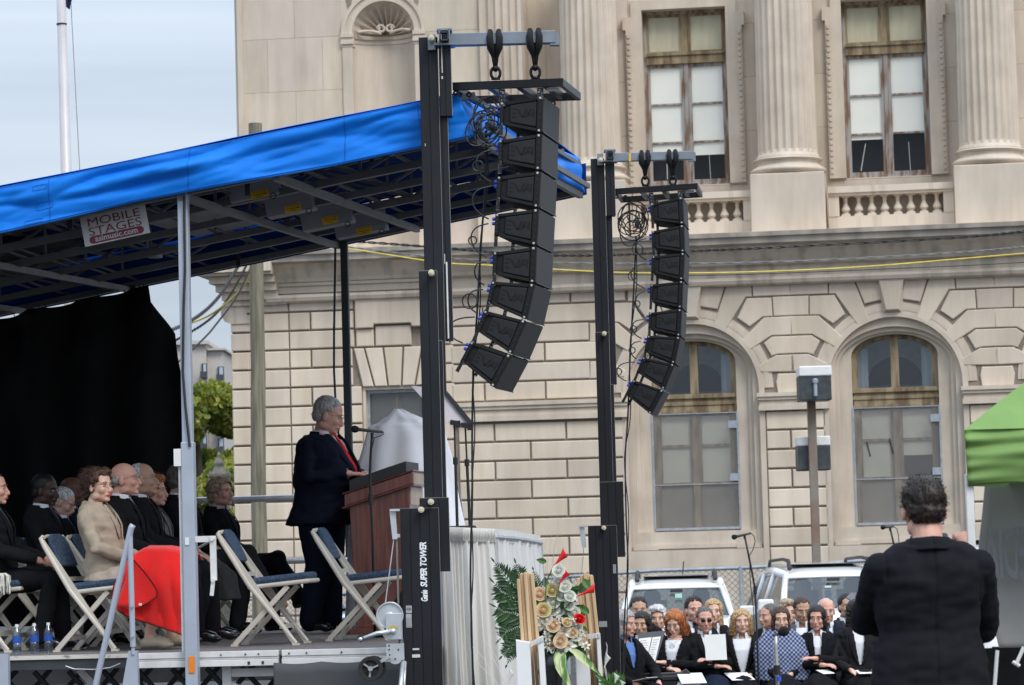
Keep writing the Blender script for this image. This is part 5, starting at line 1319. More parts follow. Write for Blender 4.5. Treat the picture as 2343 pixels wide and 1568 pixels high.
# ---------------- loudspeakers
prof_ = [(0, 0), (0, -.236), (-.285, -.236 + .050), (-.285, -.040)]
def make_speaker():
    rt = empty('loudspeaker', (0, 0, 0), 0)
    def side(mb, pts, y0, y1): mb.prism(pts, (0, y0, 0), AX, AY, (0, y1 - y0, 0))
    m = MB(); side(m, [(-.012, -.002), (-.012, -.234), (-.28, -.236 + .052), (-.28, -.042)], .012, .568); m.build('cabinet', M['spk'], rt, bevel=.006)
    # moulded near and far side: rim and raised panel
    for y0, y1, s in ((.012, .0, 1), (.568, .58, -1)):
        m = MB()
        side(m, [(-.045, -.006), (-.045, -.028), (-.262, -.062), (-.262, -.040)], y0, y1); side(m, [(-.045, -.210), (-.045, -.230), (-.262, -.19), (-.262, -.168)], y0, y1)
        m.build('side_rim', M['spk'], rt, bevel=.003)
        m = MB(); side(m, [(-.048, -.034), (-.048, -.200), (-.222, -.172), (-.222, -.062)], y0, y1 - .004 * s if s > 0 else y1 + .004); sp_ = m.build('side_panel', M['spk_panel'], rt, bevel=.005)
        if s > 0:
            lg = MB(); yy = -.005
            def st(a, b, w_): lg.bar((a[0], yy, a[1]), (b[0], yy, b[1]), .003, w_, up=(0, 0, 1)) if abs(a[0] - b[0]) > abs(a[1] - b[1]) else lg.bar((a[0], yy, a[1]), (b[0], yy, b[1]), w_, .003, up=(0, 1, 0))
            zT, zB = -.085, -.140
            for z in (zT, (zT + zB) / 2, zB): lg.add([(-.208, yy, z - .004), (-.208, yy, z + .004), (-.184, yy, z + .004), (-.180, yy, z - .004)], [(0, 1, 2, 3)])
            def par(x0, x1, x2, x3): lg.add([(x0, yy, zT), (x1, yy, zT), (x3, yy, zB), (x2, yy, zB)], [(0, 1, 2, 3)])
            par(-.182, -.164, -.147, -.129) ; par(-.120, -.102, -.142, -.124); par(-.090, -.074, -.122, -.106)
            lg.add([(-.072, yy, zT), (-.058, yy, zT), (-.058, yy, zB), (-.072, yy, zB)], [(0, 1, 2, 3)]); lg.add([(-.102, yy, zB + .014), (-.073, yy, zB + .014), (-.073, yy, zB + .026), (-.096, yy, zB + .026)], [(0, 1, 2, 3)])
            lg.build('logo', M['logo'], sp_)
    # rigging strips
    for y0 in (-.006, .575):
        m = MB(); m.bb(-.042, -.006, y0, y0 + .012, -.236, .0); m.build('front_bracket', M['spk_metal'], rt, bevel=.002)
        m = MB(); m.prism([(-.264, -.044), (-.290, -.040), (-.290, -.186), (-.264, -.190)], (0, y0, 0), AX, AY, (0, .012, 0)); m.build('rear_bracket', M['spk_metal'], rt)
        m = MB(); m.bb(-.289, -.266, y0 + .0, y0 + .008, -.262, -.18); m.build('link', M['link'], rt)
    for (x, z, r) in ((-.024, -.012, .008), (-.024, -.225, .0075), (-.277, -.052, .0075)): m = MB(); m.lathe((x, -.008, z), [(0, -.006), (r, -.005), (r, .004)], 10, 'y'); m.build('bolt', M['bolt'], rt)
    m = MB()
    for i in range(4): m.lathe((-.024, -.007, -.05 - i * .045), [(.005, -.002), (.005, .004)], 8, 'y'); m.lathe((-.277, -.007, -.08 - i * .026), [(.006, -.002), (.006, .004)], 8, 'y')
    m.build('hole', M['panel_grey'] if False else M['black_paint'], rt)
    m = MB(); m.bb(-.010, .0, .004, .576, -.233, -.003); m.build('grille', M['grille'], rt, bevel=.003)
    m = MB(); m.bb(-.004, .006, .0, .58, -.238, -.231); m.build('bottom_strip', M['spk_metal'], rt)
    for z in (-.075, -.105):
        m = MB(); m.lathe((-.315, .03, z), [(.0, 0), (.010, 0), (.012, .004), (.012, .014), (.009, .026), (.009, .035)], 10, 'x'); m.build('plug', M['plug_blue'], rt)
    return rt
M['logo'] = mat('logo', (.0145, .015, .0165), .8, spec=.2)
M['link'] = mat('link', (.03, .03, .03), .3, metal=.6, c2=(.45, .45, .45), scale=90, lo=.55, hi=.60, stretch=(.6, 1, 1))
spk0 = make_speaker()
ords = ['topmost', 'second', 'third', 'fourth', 'fifth', 'sixth', 'seventh', 'lowest']
def rig(px, py, Y, yaw, tilts, which, ftilt, frx, first=None):
    o = P(px, py, Y); dx, dz = 0.0, 0.0
    ax = Vector((math.cos(yaw), -math.sin(yaw), 0)); rear = []; ay_ = Vector((math.sin(yaw), math.cos(yaw), 0))
    for i, t in enumerate(tilts):
        s = first if (first and i == 0) else copy_tree(spk0)
        s.location = o + ax * dx + Vector((0, 0, dz)); s.rotation_mode = 'XYZ'
        tt = R(t)
        s.rotation_euler = (Matrix.Rotation(-yaw, 4, 'Z') @ Matrix.Rotation(tt, 4, 'Y')).to_euler()
        s['label'] = '%s %s line array loudspeaker%s in the %s hanging array' % (ords[i], 'black', ' tilted steeply down' if t > 20 else '', which); s['category'] = 'loudspeaker'; s['group'] = 'loudspeakers of the %s hanging array' % which
        for zz in (-.075, -.105):
            rear.append(o + ax * (dx - .33 * math.cos(tt) + zz * math.sin(tt)) + Vector((0, 0, dz + .33 * math.sin(tt) + zz * math.cos(tt))) + ay_ * .03)
        g_ = .246
        dx -= g_ * math.sin(tt); dz -= g_ * math.cos(tt)
    # fly frame
    fr = empty('rigging_frame', o, 0, 'black steel rigging frame above the %s loudspeaker array' % which, 'rigging frame'); fr.rotation_euler = (Matrix.Rotation(-yaw, 4, 'Z') @ Matrix.Rotation(R(ftilt), 4, 'Y')).to_euler()
    m = MB(); x0, x1 = frx; h0, h1 = .055, .108
    m.bb(x0, x1, -.05, -.02, h0, h1); m.bb(x0, x1, .60, .63, h0, h1); m.bb(x0, x0 + .03, -.02, .60, h0 + .002, h1 - .002); m.bb(x1 - .03, x1, -.02, .60, h0 + .002, h1 - .002)
    for k in (.3, .56, .8): m.bb(x0 + (x1 - x0) * k, x0 + (x1 - x0) * k + .04, -.02, .60, h0 + .005, h1 - .005)
    m.build('frame', M['spk_metal'], fr, bevel=.002)
    for (xx, yy) in ((x0 + .02, -.04), (x0 + .09, .05), (-.05, .6)):
        m = MB(); m.lathe((xx, yy, h0 - .018), [(.008, -.003), (.020, -.003), (.020, .003), (.008, .003), (.008, -.003)], 14, 'y', cap=False); m.build('lug', M['spk_metal'], fr)
    for hx, hy_, hz in ((-.30, -.01, -.06), (-.045, -.01, -.02), (-.30, .57, -.06)): m = MB(); m.bb(hx, hx + .04, hy_, hy_ + .02, hz, h0); m.build('hanger', M['link'], fr)
    m = MB(); m.bb(.02, .10, -.012, -.008, h0 - .025, h0 - .002); m.build('tag', M['sign_white'], fr)
    return rear
r1 = rig(1244.5, 221, 19.8, R(11), [3.8, 3.4, 4.6, 5, 4, 15, 25, 30], 'near', 1.0, (-.60, .135), spk0)
r2 = rig(1562.5, 451, 26.6, R(7), [-1, 0, 5.0, 4.6, 4.6, 13.5, 24, 30], 'far', -1.5, (-.60, .135))
def loops(rear, which, Y, bundle, trunk, seed):
    rn = random.Random(seed); rt = empty('speaker_cables', (rear[0].x, rear[0].y, rear[0].z), 0, 'black loudspeaker cables looping behind the %s array' % which, 'cables')
    O_ = rt.location.copy(); m = MB()
    for i in range(7):
        a, b = rear[i * 2 + 1] - O_, rear[i * 2 + 2] - O_; w_ = rn.uniform(.06, .13)
        pts = []
        for k in range(15):
            t = k / 14; pts.append(a.lerp(b, t) + Vector((-w_ * math.sin(PI * t) - .01, -.02 * math.sin(PI * t), .015 * math.sin(2 * PI * t) + .02 * math.sin(PI * t))))
        m.tube(pts, .0055, 6)
        if i % 2 == 1 or which == 'far':
            c = a.lerp(b, .5) + Vector((-w_ - .0, -.03, 0)); r = rn.uniform(.025, .05)
            m.tube([c + Vector((r * math.cos(t), .01 * math.sin(t * .5), r * math.sin(t) * rn.uniform(.95, 1.05))) for t in [j * .5 for j in range(16)]], .005, 6)
    m.build('jumper', M['black_wire'], rt)
    m = MB(); c0 = P(*bundle, Y) - O_
    for k in range(9):
        r = rn.uniform(.05, .13); cx, cz = rn.uniform(-.05, .05), rn.uniform(-.07, .07); e = rn.uniform(.6, 1.2); ph = rn.uniform(0, 6); ti = rn.uniform(-.7, .7)
        pts = []
        for j in range(22):
            t = ph + j * 2 * PI / 20; x, z = r * e * math.cos(t), r * math.sin(t) * 1.15
            pts.append(c0 + Vector((cx + x * math.cos(ti) - z * math.sin(ti), rn.uniform(-.004, .004) + .015 * math.sin(t + k), cz + x * math.sin(ti) + z * math.cos(ti))))
        m.tube(pts, .0055, 6)
    m.tube([c0, c0 + Vector((.03, 0, .02)), rear[0] - O_ + Vector((-.08, 0, .03)), rear[0] - O_], .006, 6); m.tube([c0 + Vector((0, 0, -.05)), c0 + Vector((.05, 0, -.03)), rear[1] - O_], .006, 6)
    m.ell(c0 + Vector((.04, -.03, -.02)), (.022, .022, .03), 10, 8)
    m.tube([P(bundle[0] + (20 if which == 'near' else 0), (212 if which == 'near' else 435), Y) - O_, c0 + Vector((0, 0, .03))], .003, 5)
    m.build('cable_bundle', M['black_wire'], rt)
    m = MB()
    for off in (0, 6):
        pts = [P(x + off * (1 if i_ % 2 else -.3), y, Y + .15) - O_ for i_, (x, y) in enumerate(trunk)]
        q = []
        for i_ in range(len(pts) - 1):
            p0, p1, p2, p3 = pts[max(0, i_ - 1)], pts[i_], pts[i_ + 1], pts[min(len(pts) - 1, i_ + 2)]
            for s_ in range(6):
                t = s_ / 6; q.append(.5 * ((2 * p1) + (-p0 + p2) * t + (2 * p0 - 5 * p1 + 4 * p2 - p3) * t * t + (-p0 + 3 * p1 - 3 * p2 + p3) * t ** 3))
        q.append(pts[-1]); m.tube(q, .008 if off == 0 else .005, 6)
    m.build('trunk_cable', M['black_wire'], rt)
loops(r1, 'near', 19.9, (1112, 282), [(1112, 300), (1110, 420), (1100, 560), (1092, 700), (1083, 850), (1080, 980), (1080, 1150), (1076, 1300), (1079, 1450), (1084, 1620)], 3)
loops(r2, 'far', 26.7, (1446, 510), [(1455, 540), (1450, 650), (1442, 800), (1436, 950), (1430, 1050), (1432, 1180), (1436, 1300), (1428, 1420), (1424, 1620)], 8)
# ================================================================ FURNITURE, PROPS AND FLOWERS
M['chair_frame'] = mat('chair_frame', (.60, .55, .47), .4, var=.05, spec=.6)
M['chair_pad'] = mat('chair_pad', (.022, .045, .085), .95, c2=(.055, .09, .15), scale=60, lo=.4, hi=.6, bump=.2, bscale=200)
M['mahogany'] = mat('mahogany', (.10, .028, .020), .4, c2=(.18, .06, .042), scale=4, stretch=(9, 9, .7), lo=.35, hi=.65, coat=.3)
M['wood_cream'] = mat('wood_cream', (.42, .33, .25), .5)
M['white_cloth'] = mat('white_cloth', (.83, .85, .90), .9, var=.03, scale=2, bump=.15, bscale=6)
M['drape'] = mat('drape', (.80, .78, .74), .9, var=.04, scale=2, tl=.2, bump=.1, bscale=8)
M['mic_foam'] = mat('mic_foam', (.012, .012, .013), .95, bump=.5, bscale=200)
M['mic_grey'] = mat('mic_grey', (.06, .06, .065), .7)
M['paper'] = mat('paper', (.80, .80, .78), .8, var=.02)
M['wood_pale'] = mat('wood_pale', (.52, .34, .18), .6, c2=(.66, .48, .29), scale=3, stretch=(10, 10, .5))
M['white_box'] = mat('white_box', (.80, .80, .80), .6, var=.02)
M['fern'] = mat('fern', (.015, .045, .014), .55, c2=(.035, .09, .025), scale=8)
M['leafgreen'] = mat('leafgreen', (.04, .12, .02), .5, c2=(.10, .24, .05), scale=6, tl=.2)
M['variegated'] = mat('variegated', (.10, .22, .05), .5, c2=(.55, .60, .30), scale=22, stretch=(1, 1, .12), lo=.48, hi=.55)
M['petal_red'] = mat('petal_red', (.75, .015, .012), .45, var=.15)
M['petal_white'] = mat('petal_white', (.82, .82, .74), .6, var=.04, tl=.15)
M['petal_peach'] = mat('petal_peach', (.85, .58, .38), .6, c2=(.85, .72, .50), scale=20, tl=.15)
M['petal_lime'] = mat('petal_lime', (.62, .62, .28), .6, c2=(.80, .55, .33), scale=20, tl=.15)
M['stamen'] = mat('stamen', (.55, .30, .05), .6)
M['twig'] = mat('twig', (.45, .42, .40), .7)
M['vase'] = mat('vase', (.012, .012, .013), .25)
M['water'] = glassmat('bottle_plastic', (.75, .82, .85), .12)
M['bottle_label'] = mat('bottle_label', (.02, .08, .40), .4, c2=(.02, .35, .20), scale=14, stretch=(.2, .2, 1), lo=.5, hi=.54)
M['key_white'] = mat('key_white', (.75, .75, .72), .4)
M['tent_green'] = mat('tent_green', (.21, .36, .10), .7, var=.06, bump=.35, bscale=6, tl=.2)
M['banner'] = mat('banner', (.40, .385, .37), .7, var=.06, tl=.15)
M['banner_ink'] = mat('banner_ink', (.22, .225, .24), .7)
M['red_wool'] = mat('red_wool', (.80, .010, .008), .95, var=.06, bump=.3, bscale=150, sheen=.3)
# ---- folding chair: faces local +x
def make_chair():
    rt = empty('folding_chair', (0, 0, 0), 0)
    for s in (-1, 1):
        m = MB(); y = s * .205
        m.tube([(-.325, y * .86, .80), (-.335, y * .95, .785), (-.30, y, .72), (-.12, y, .42), (.205, y, .015)], [.012, .015, .016, .016, .014], 8)
        m.bar((-.32, y * .97, .765), (.2, y, .01), .012, .032, up=(0, 0, 1)); m.box((.205, y, .008), (.05, .03, .016)); m.build('long_leg', M['chair_frame'], rt)
        m = MB(); m.bar((-.235, y * .86, .012), (.15, y * .86, .41), .022, .034); m.box((-.235, y * .86, .008), (.05, .03, .016)); m.build('short_leg', M['chair_frame'], rt)
    m = MB(); m.tube([(-.318, -.176, .79), (-.328, -.10, .80), (-.328, .10, .80), (-.318, .176, .79)], .012, 8); m.bar((.10, -.2, .13), (.10, .2, .13), .02, .03); m.bar((-.17, -.17, .09), (-.17, .17, .09), .02, .03); m.bar((-.16, -.2, .50), (-.16, .2, .50), .012, .03); m.build('cross_bar', M['chair_frame'], rt)
    m = MB(); m.box((.085, 0, .425), (.44, .41, .03), (0, R(-5), 0)); m.build('seat_frame', M['chair_frame'], rt, bevel=.012)
    m = MB(); m.box((.075, 0, .462), (.43, .40, .05), (0, R(-5), 0)); m.build('seat', M['chair_pad'], rt, bevel=.022)
    m = MB(); m.prism([(-.15, -.12), (.15, -.12), (.158, .05), (.13, .105), (.07, .13), (-.07, .13), (-.13, .105), (-.158, .05)], (-.272, 0, .69), (0, 1, 0), (-.42, 0, .907), (.026, 0, .012)); m.build('backrest', M['chair_pad'], rt, bevel=.012)
    return rt
def floorspot(px, scale_):
    Y = FPX / scale_; q = P(px, 1250, Y); return q.x, Y
chair0 = make_chair()
def place_chair(x, y, rz, label, z=FLZ, first=False):
    c = chair0 if first else copy_tree(chair0); c.location = (x, y, z + .002); c.rotation_euler = (0, 0, rz)
    tag(c, label, 'chair', 'padded folding chairs on the stage'); return c
x, y = P(623, 1400, 21.5).x, 21.5
place_chair(x, y, -SY, 'empty folding chair with blue pad, left of the two empty ones at the stage front', first=True)
x, y = P(836, 1400, 22.1).x, 22.1
place_chair(x, y, -SY - .02, 'empty folding chair with blue pad beside the lectern')
# ---- lectern
LY = 23.6
lo_ = P(876, 1440, LY); lec = empty('lectern', (lo_.x, LY, FLZ), -SY, 'reddish mahogany lectern with a slanted black reading top', 'lectern')
m = MB(); x0, x1 = -.235, .245; yy0, yy1 = -.02, .60
def lz(x, z0=1.10, k=.30): return z0 + (x - x0) * k
m.add([(x0 + .03, yy0, .05), (x1 - .01, yy0, .05), (x1 - .01, yy0, lz(x1) - .10), (x0, yy0, lz(x0) - .12), (x0 + .03, yy1, .05), (x1 - .01, yy1, .05), (x1 - .01, yy1, lz(x1) - .10), (x0, yy1, lz(x0) - .12)], [(0, 1, 2, 3), (5, 4, 7, 6), (1, 5, 6, 2), (4, 0, 3, 7), (3, 2, 6, 7), (0, 4, 5, 1)])
m.build('body', M['mahogany'], lec, bevel=.004)
m = MB()
def slab(a, b, z_lo, z_hi, ex, mt, nm, bv=.006):
    mb = MB(); mb.add([(a, yy0 - ex, lz(a) + z_lo), (b, yy0 - ex, lz(b) + z_lo), (b, yy0 - ex, lz(b) + z_hi), (a, yy0 - ex, lz(a) + z_hi), (a, yy1 + ex, lz(a) + z_lo), (b, yy1 + ex, lz(b) + z_lo), (b, yy1 + ex, lz(b) + z_hi), (a, yy1 + ex, lz(a) + z_hi)], [(0, 1, 2, 3), (5, 4, 7, 6), (1, 5, 6, 2), (4, 0, 3, 7), (3, 2, 6, 7), (0, 4, 5, 1)])
    return mb.build(nm, M[mt], lec, bevel=bv)
slab(x0 - .035, x1 + .02, -.105, -.012, .025, 'mahogany', 'cornice'); slab(x0 - .055, x1 + .035, -.120, -.106, .04, 'mahogany', 'moulding'); slab(x0 - .05, x1 + .03, -.011, .0, .04, 'mahogany', 'moulding')
slab(x0 + .0, x1 - .03, .001, .085, .0, 'black_paint', 'reading_top')
m = MB(); m.bb(x1 + .021, x1 + .028, yy0, yy1, lz(x1) - .10, lz(x1) - .02); m.bb(x1 - .009, x1 + .0, yy0 + .02, yy1 - .02, lz(x1) - .26, lz(x1) - .125); m.build('front_panel', M['wood_cream'], lec)
m = MB(); m.bb(x0 - .02, x1 + .03, yy0 - .02, yy1 + .02, 0, .05); m.build('plinth', M['mahogany'], lec, bevel=.006)
m = MB(); m.box((-.02, .2, lz(-.02) + .092), (.24, .30, .006), (0, -math.atan(.30), 0)); o = m.build('speech_notes', M['paper'], label='white sheets of speech notes lying on the lectern top', cat='papers'); o.location = lec.location; o.rotation_euler = lec.rotation_euler
# ---- microphone stands
def micstand(head, tail, joint, pts, Y, label, foam=.028, base=True, tube=.010, cable=None, mt='black_paint', zb=None, body='mic_grey'):
    J = P(*joint, Y); zb = gz(Y) if zb is None else zb
    rt = empty('microphone_stand', (P(*pts[-1], Y).x, Y, zb), 0, label, 'microphone stand'); O_ = rt.location.copy()
    hA, tA = P(*head, Y) - O_, P(*tail, Y) - O_; d = (tA - hA).normalized()
    m = MB(); m.tube([hA - d * foam * .95, hA - d * foam * .7, hA - d * foam * .1, hA + d * foam * .6, hA + d * foam * 1.2], [.004, foam * .75, foam, foam * .85, foam * .45], 14); m.build('microphone_foam', M['mic_foam'], rt, smooth=True)
    m = MB(); m.tube([hA + d * foam, hA + d * foam * 1.3, tA], [.012, .014, .010], 10); m.build('microphone', M[body], rt, smooth=True)
    m = MB(); m.tube([J - O_ + Vector((0, 0, .012)), J - O_ - Vector((0, 0, .03))], [.013, .011], 8); m.build('clip', M['black_paint'], rt)
    q = [J - O_] + [P(*p, Y) - O_ for p in pts]; q[-1] = Vector((q[-1].x, q[-1].y, .02))
    m = MB(); m.tube(q, tube, 10); m.build('pole', M[mt], rt, smooth=True)
    m = MB(); k = len(q) // 2; m.tube([q[k] + Vector((0, 0, .03)), q[k] - Vector((0, 0, .05))], tube * 1.8, 10); m.build('clutch', M['black_paint'], rt)
    if base: m = MB(); m.lathe((q[-1].x, q[-1].y, 0), [(.0, .03), (.02, .03), (.03, .022), (.12, .012), (.135, 0), (0, 0)], 28); m.build('base', M['black_paint'], rt)
    if cable:
        m = MB(); m.tube([P(*p, Y - .03) - O_ for p in cable], .0045, 6); m.build('cable', M['black_wire'], rt)
    return rt
micstand((811, 982), (876, 989), (851, 994), [(848, 1040), (846, 1081), (848, 1140), (851, 1190), (857, 1441)], 22.9, 'black microphone stand with round foam mic in front of the lectern', .029, cable=[(876, 989), (878, 993), (868, 998), (856, 1002), (850, 1030), (846, 1081)], zb=FLZ)
micstand((1679, 1229), (1718, 1220), (1703, 1226), [(1713, 1275), (1720, 1310), (1727, 1348), (1731, 1450), (1738, 1640)], 29.5, 'tall black microphone stand in front of the curly blonde singer', .026, cable=[(1718, 1220), (1725, 1228), (1727, 1240), (1722, 1258), (1714, 1272), (1716, 1330), (1724, 1400), (1726, 1500), (1732, 1640)])
micstand((2019, 1207), (2044, 1205), (2036, 1209), [(2043, 1240), (2050, 1265), (2055, 1400), (2062, 1640)], 31, 'microphone stand whose top shows left of the man in black', .024, cable=[(2044, 1205), (2051, 1210), (2055, 1225), (2057, 1262)])
ms3 = micstand((1794, 1444), (1768, 1456), (1775, 1455), [(1774, 1478), (1777, 1530), (1784, 1640)], 26.2, 'short chrome microphone stand with big black foam before the woman in plaid', .045, tube=.017, mt='alu')
m = MB(); q = P(1781.5, 1553, 26.15) - ms3.location; m.lathe(q, [(.0195, -.02), (.0195, .02)], 12); m.build('blue_tape', M['plug_blue'], ms3)
# ---- draped easel
EY = 24.6
eo = P(930, 1250, EY); ez = empty('draped_easel', (eo.x, EY, FLZ), 0, 'tall easel covered by a plain white sheet behind the lectern', 'easel')
sil = [(936, 905, 918), (946, 893, 935), (958, 876, 968), (968, 862, 980), (975, 846, 995), (990, 840, 1014), (1056, 818, 1034), (1120, 808, 1047), (1205, 800, 1060), (1330, 792, 1078), (1438, 786, 1092)]
def shroud(a, b):
    f = b * (len(sil) - 1); i = min(len(sil) - 2, int(f)); u = f - i
    yy, xl, xr = [sil[i][k] * (1 - u) + sil[i + 1][k] * u for k in range(3)]
    an = 2 * PI * a; c = (xl + xr) / 2; hw = (xr - xl) / 2
    p = P(c + hw * math.cos(an), yy + 0, EY) - ez.location
    fold = .022 * math.sin(an * 9 + b * 2) * b + .03 * noise.noise(Vector((a * 7, b * 5, 3)))
    r = hw * EY / FPX
    return Vector((p.x + fold * math.cos(an), -(r * .38 + fold) * math.sin(an), p.z))
m = MB(); m.grid(shroud, 72, 40, flip=True); m.build('sheet', M['white_cloth'], ez, smooth=True)
m = MB(); m.bar((0, 0, 0), (0, 0, 1.4), .04); m.bar((-.25, .05, 0), (0, .0, 1.2), .03); m.bar((.25, .05, 0), (0, .0, 1.2), .03); m.build('easel_frame', M['wood_pale'], ez)
# ---- tilted white panel on stands (speech prompter)
TY = 22.4
to = P(1055, 1210, TY); tp = empty('speech_prompter', (to.x, TY, to.z), 0, 'white tilted prompter panel with black edge on two thin black stands', 'prompter'); O_ = tp.location.copy()
pl_ = [P(*q, TY) - O_ for q in ((940, 883), (1006, 889), (1074, 970), (1016, 967))]
m = MB(); m.add([(p.x, dy, p.z) for dy in (0, .012) for p in pl_], [(3, 2, 1, 0), (4, 5, 6, 7), (0, 1, 5, 4), (1, 2, 6, 5), (2, 3, 7, 6), (3, 0, 4, 7)]); m.build('panel', mat('panel_white', (.85, .80, .84), .3), tp)
m = MB(); a, b = P(1008, 886, TY) - O_, P(1080, 973, TY) - O_; m.bar((a.x, 0, a.z), (b.x, 0, b.z), .035, .03, up=(0, 1, 0)); m.build('panel_edge', M['steel_dark'], tp)
for (xa, ya, xb, yb) in ((1039, 968, 1046, 1206), (1064, 974, 1075, 1206)):
    a, b = P(xa, ya, TY) - O_, P(xb, yb, TY) - O_; c = a.lerp(b, .36)
    m = MB(); m.tube([a, c], .007, 8); m.tube([c, b], .011, 8); m.lathe(c, [(.018, -.03), (.018, .02)], 10); m.box(a + Vector((0, -.01, .0)), (.06, .07, .035), (0, .2, 0)); m.box(a + Vector((.03, -.01, -.01)), (.03, .05, .05)); m.build('stand', M['black_paint'], tp)
a, b = P(1026, 1204, TY) - O_, P(1089, 1217, TY) - O_; m = MB(); m.bb(a.x, b.x, -.2, .25, b.z, a.z); m.build('base', M['black_paint'], tp, bevel=.01)
# ---- pipe and drape
dr = [(P(1008, 1217, 20.3), 1217), (P(1060, 1219, 20.25), 1219), (P(1132, 1222, 20.4), 1222), (P(1180, 1226, 21.6), 1226), (P(1236, 1236, 23.4), 1236)]
dro = dr[0][0].copy(); dro.z = 0; drt = empty('draped_partition', dro, 0, 'gathered off-white curtain on a pipe frame to the right of the near tower', 'drape')
path = [v[0] - dro for v in dr]
def alongp(t):
    f = t * (len(path) - 1); i = min(len(path) - 2, int(f)); return path[i].lerp(path[i + 1], f - i)
def drp(a, b):
    p = alongp(a); ln = a * 3.6; amp = .010 + .030 * min(1, b * 2.5)
    w_ = math.sin(ln * 17 + 5.0 * noise.noise(Vector((ln * 1.6, b * .5, 0)))) * amp * (.55 + .9 * abs(noise.noise(Vector((ln * 3, b, 9))))) + .07 * noise.noise(Vector((ln * 4, b * .9, 5))) * b + .008 * math.sin(ln * 41 + b * 3)
    z = p.z * (1 - b) + (gz(23) + .02) * b
    flare = .16 * b if a < .55 else .10 * b
    rip = .012 * math.sin(ln * 70) if b < .04 else 0
    return Vector((p.x + flare * (a * 1.6) + w_ * .5, p.y - w_ - flare * .4, z + rip))
m = MB(); m.grid(drp, 420, 30); m.build('curtain', M['drape'], drt, smooth=True)
m = MB(); m.grid(lambda a, b: alongp(a) + Vector((0, -.02 - .022 * abs(math.sin(a * 260)) * math.sin(PI * b), .035 - .09 * b)), 420, 6); m.build('gathered_header', M['drape'], drt, smooth=True)
m = MB(); m.tube([p + Vector((0, .02, -.02)) for p in path], .02, 8); 
for p in (path[0], path[2], path[-1]): m.tube([(p.x, p.y + .03, 0), (p.x, p.y + .03, p.z - .02)], .02, 8)
m.build('pipe', M['alu'], drt)
# ---- flowers
FYY = 19.4
fo = P(1268, 1568, FYY); fl = empty('flower_arrangement', (fo.x, FYY, .30), 0, 'large bouquet of roses, lilies and red callas with fern leaves in a dark vase', 'flowers'); O_ = fl.location.copy()
rnf = random.Random(11)
def fp3(x, y, d=0): v = P(x, y, FYY + d) - O_; return v
def rose(px, py, r, mt, d=0, nm='rose'):
    c = fp3(px, py, d); r = 1.18 * r * FYY / FPX; m = MB(); tilt = Euler((rnf.uniform(.9, 1.4), rnf.uniform(-.5, .5), 0)).to_matrix()
    for lay, (k, rr, op) in enumerate(((7, 1.0, 1.0), (6, .82, .75), (5, .62, .5), (4, .42, .25), (3, .22, .1))):
        for i in range(k):
            a0 = 2 * PI * (i + lay * .37) / k
            def pet(u, v):
                a = a0 + (u - .5) * 2 * PI / k * 1.5; q = rr * math.sin(.35 + v * (1.10 + .75 * (1 - op))) * (1 + .22 * op * v ** 4); z = -.6 + 1.15 * v * (1 - op * .30) + .05 * math.sin(u * 9) + (1 - op) * .18
                return c + tilt @ (Vector((q * math.cos(a), q * math.sin(a), z * (.6 if op > .7 else .75) + .0)) * r)
            m.grid(pet, 4, 4)
    m.ell(c, r * .42, 8, 6); return m.build(nm, M[mt], fl, smooth=True)
def lily(px, py, r, d=-.05):
    c = fp3(px, py, d); r = 1.2 * r * FYY / FPX; m = MB(); m2 = MB(); t = Euler((rnf.uniform(1.2, 1.6), rnf.uniform(-.3, .3), 0)).to_matrix()
    for i in range(6):
        a0 = 2 * PI * i / 6 + .2
        def pet(u, v):
            w_ = .24 * math.sin(PI * min(1, v * .95 + .05)) * (u - .5) * 2; x = v; z = .35 * v - .45 * v * v * v
            return c + t @ (Vector((x * math.cos(a0) - w_ * math.sin(a0), x * math.sin(a0) + w_ * math.cos(a0), z + .3 * abs(u - .5) * (1 - v))) * r)
        m.grid(pet, 4, 8)
        m2.tube([c, c + t @ (Vector((.25 * math.cos(a0), .25 * math.sin(a0), .5)) * r)], .0015, 4); m2.ell(c + t @ (Vector((.25 * math.cos(a0), .25 * math.sin(a0), .5)) * r), .004, 6, 4)
    o = m.build('lily', M['petal_white'], fl, smooth=True); m2.build('stamens', M['stamen'], o)
def calla(x0, y0, x1, y1, w_, mt, d=-.06, parent=None, stem=None, nm='calla'):
    a, b = fp3(x0, y0, d), fp3(x1, y1, d); ax = (b - a); L_ = ax.length; ax.normalize(); s = ax.cross(Vector((0, 1, 0))).normalized(); w_ = w_ * FYY / FPX
    m = MB()
    def f(u, v):
        an = 2 * PI * u * .93 + .3; r = w_ * (.18 + .82 * v ** 1.6); lip = (.35 * v ** 3) * math.cos(an)
        return a + ax * L_ * (v * (.8 + .2 * math.cos(an / 2) ** 2)) + (s * math.cos(an) + Vector((0, 1, 0)) * math.sin(an)) * r * .55 + s * lip * w_
    m.grid(f, 18, 10); o = m.build(nm, M[mt], parent or fl, smooth=True, solid=.0015)
    m = MB(); m.tube([a - ax * .01, a + ax * L_ * .75], .003, 6); m.build('spadix', M['stamen'], o)
    if stem: m = MB(); m.tube([a + ax * .005] + [fp3(*q, d) for q in stem], .0045, 6); m.build('stem', M['leafgreen'], parent or fl)
calla(1264, 1299, 1296, 1260, 12, 'petal_red', stem=[(1250, 1330), (1247, 1370)]); calla(1279, 1336, 1299, 1305, 11, 'petal_red', stem=[(1272, 1370), (1268, 1400)]); calla(1319, 1365, 1364, 1343, 11, 'petal_red', stem=[(1310, 1372), (1290, 1395)])
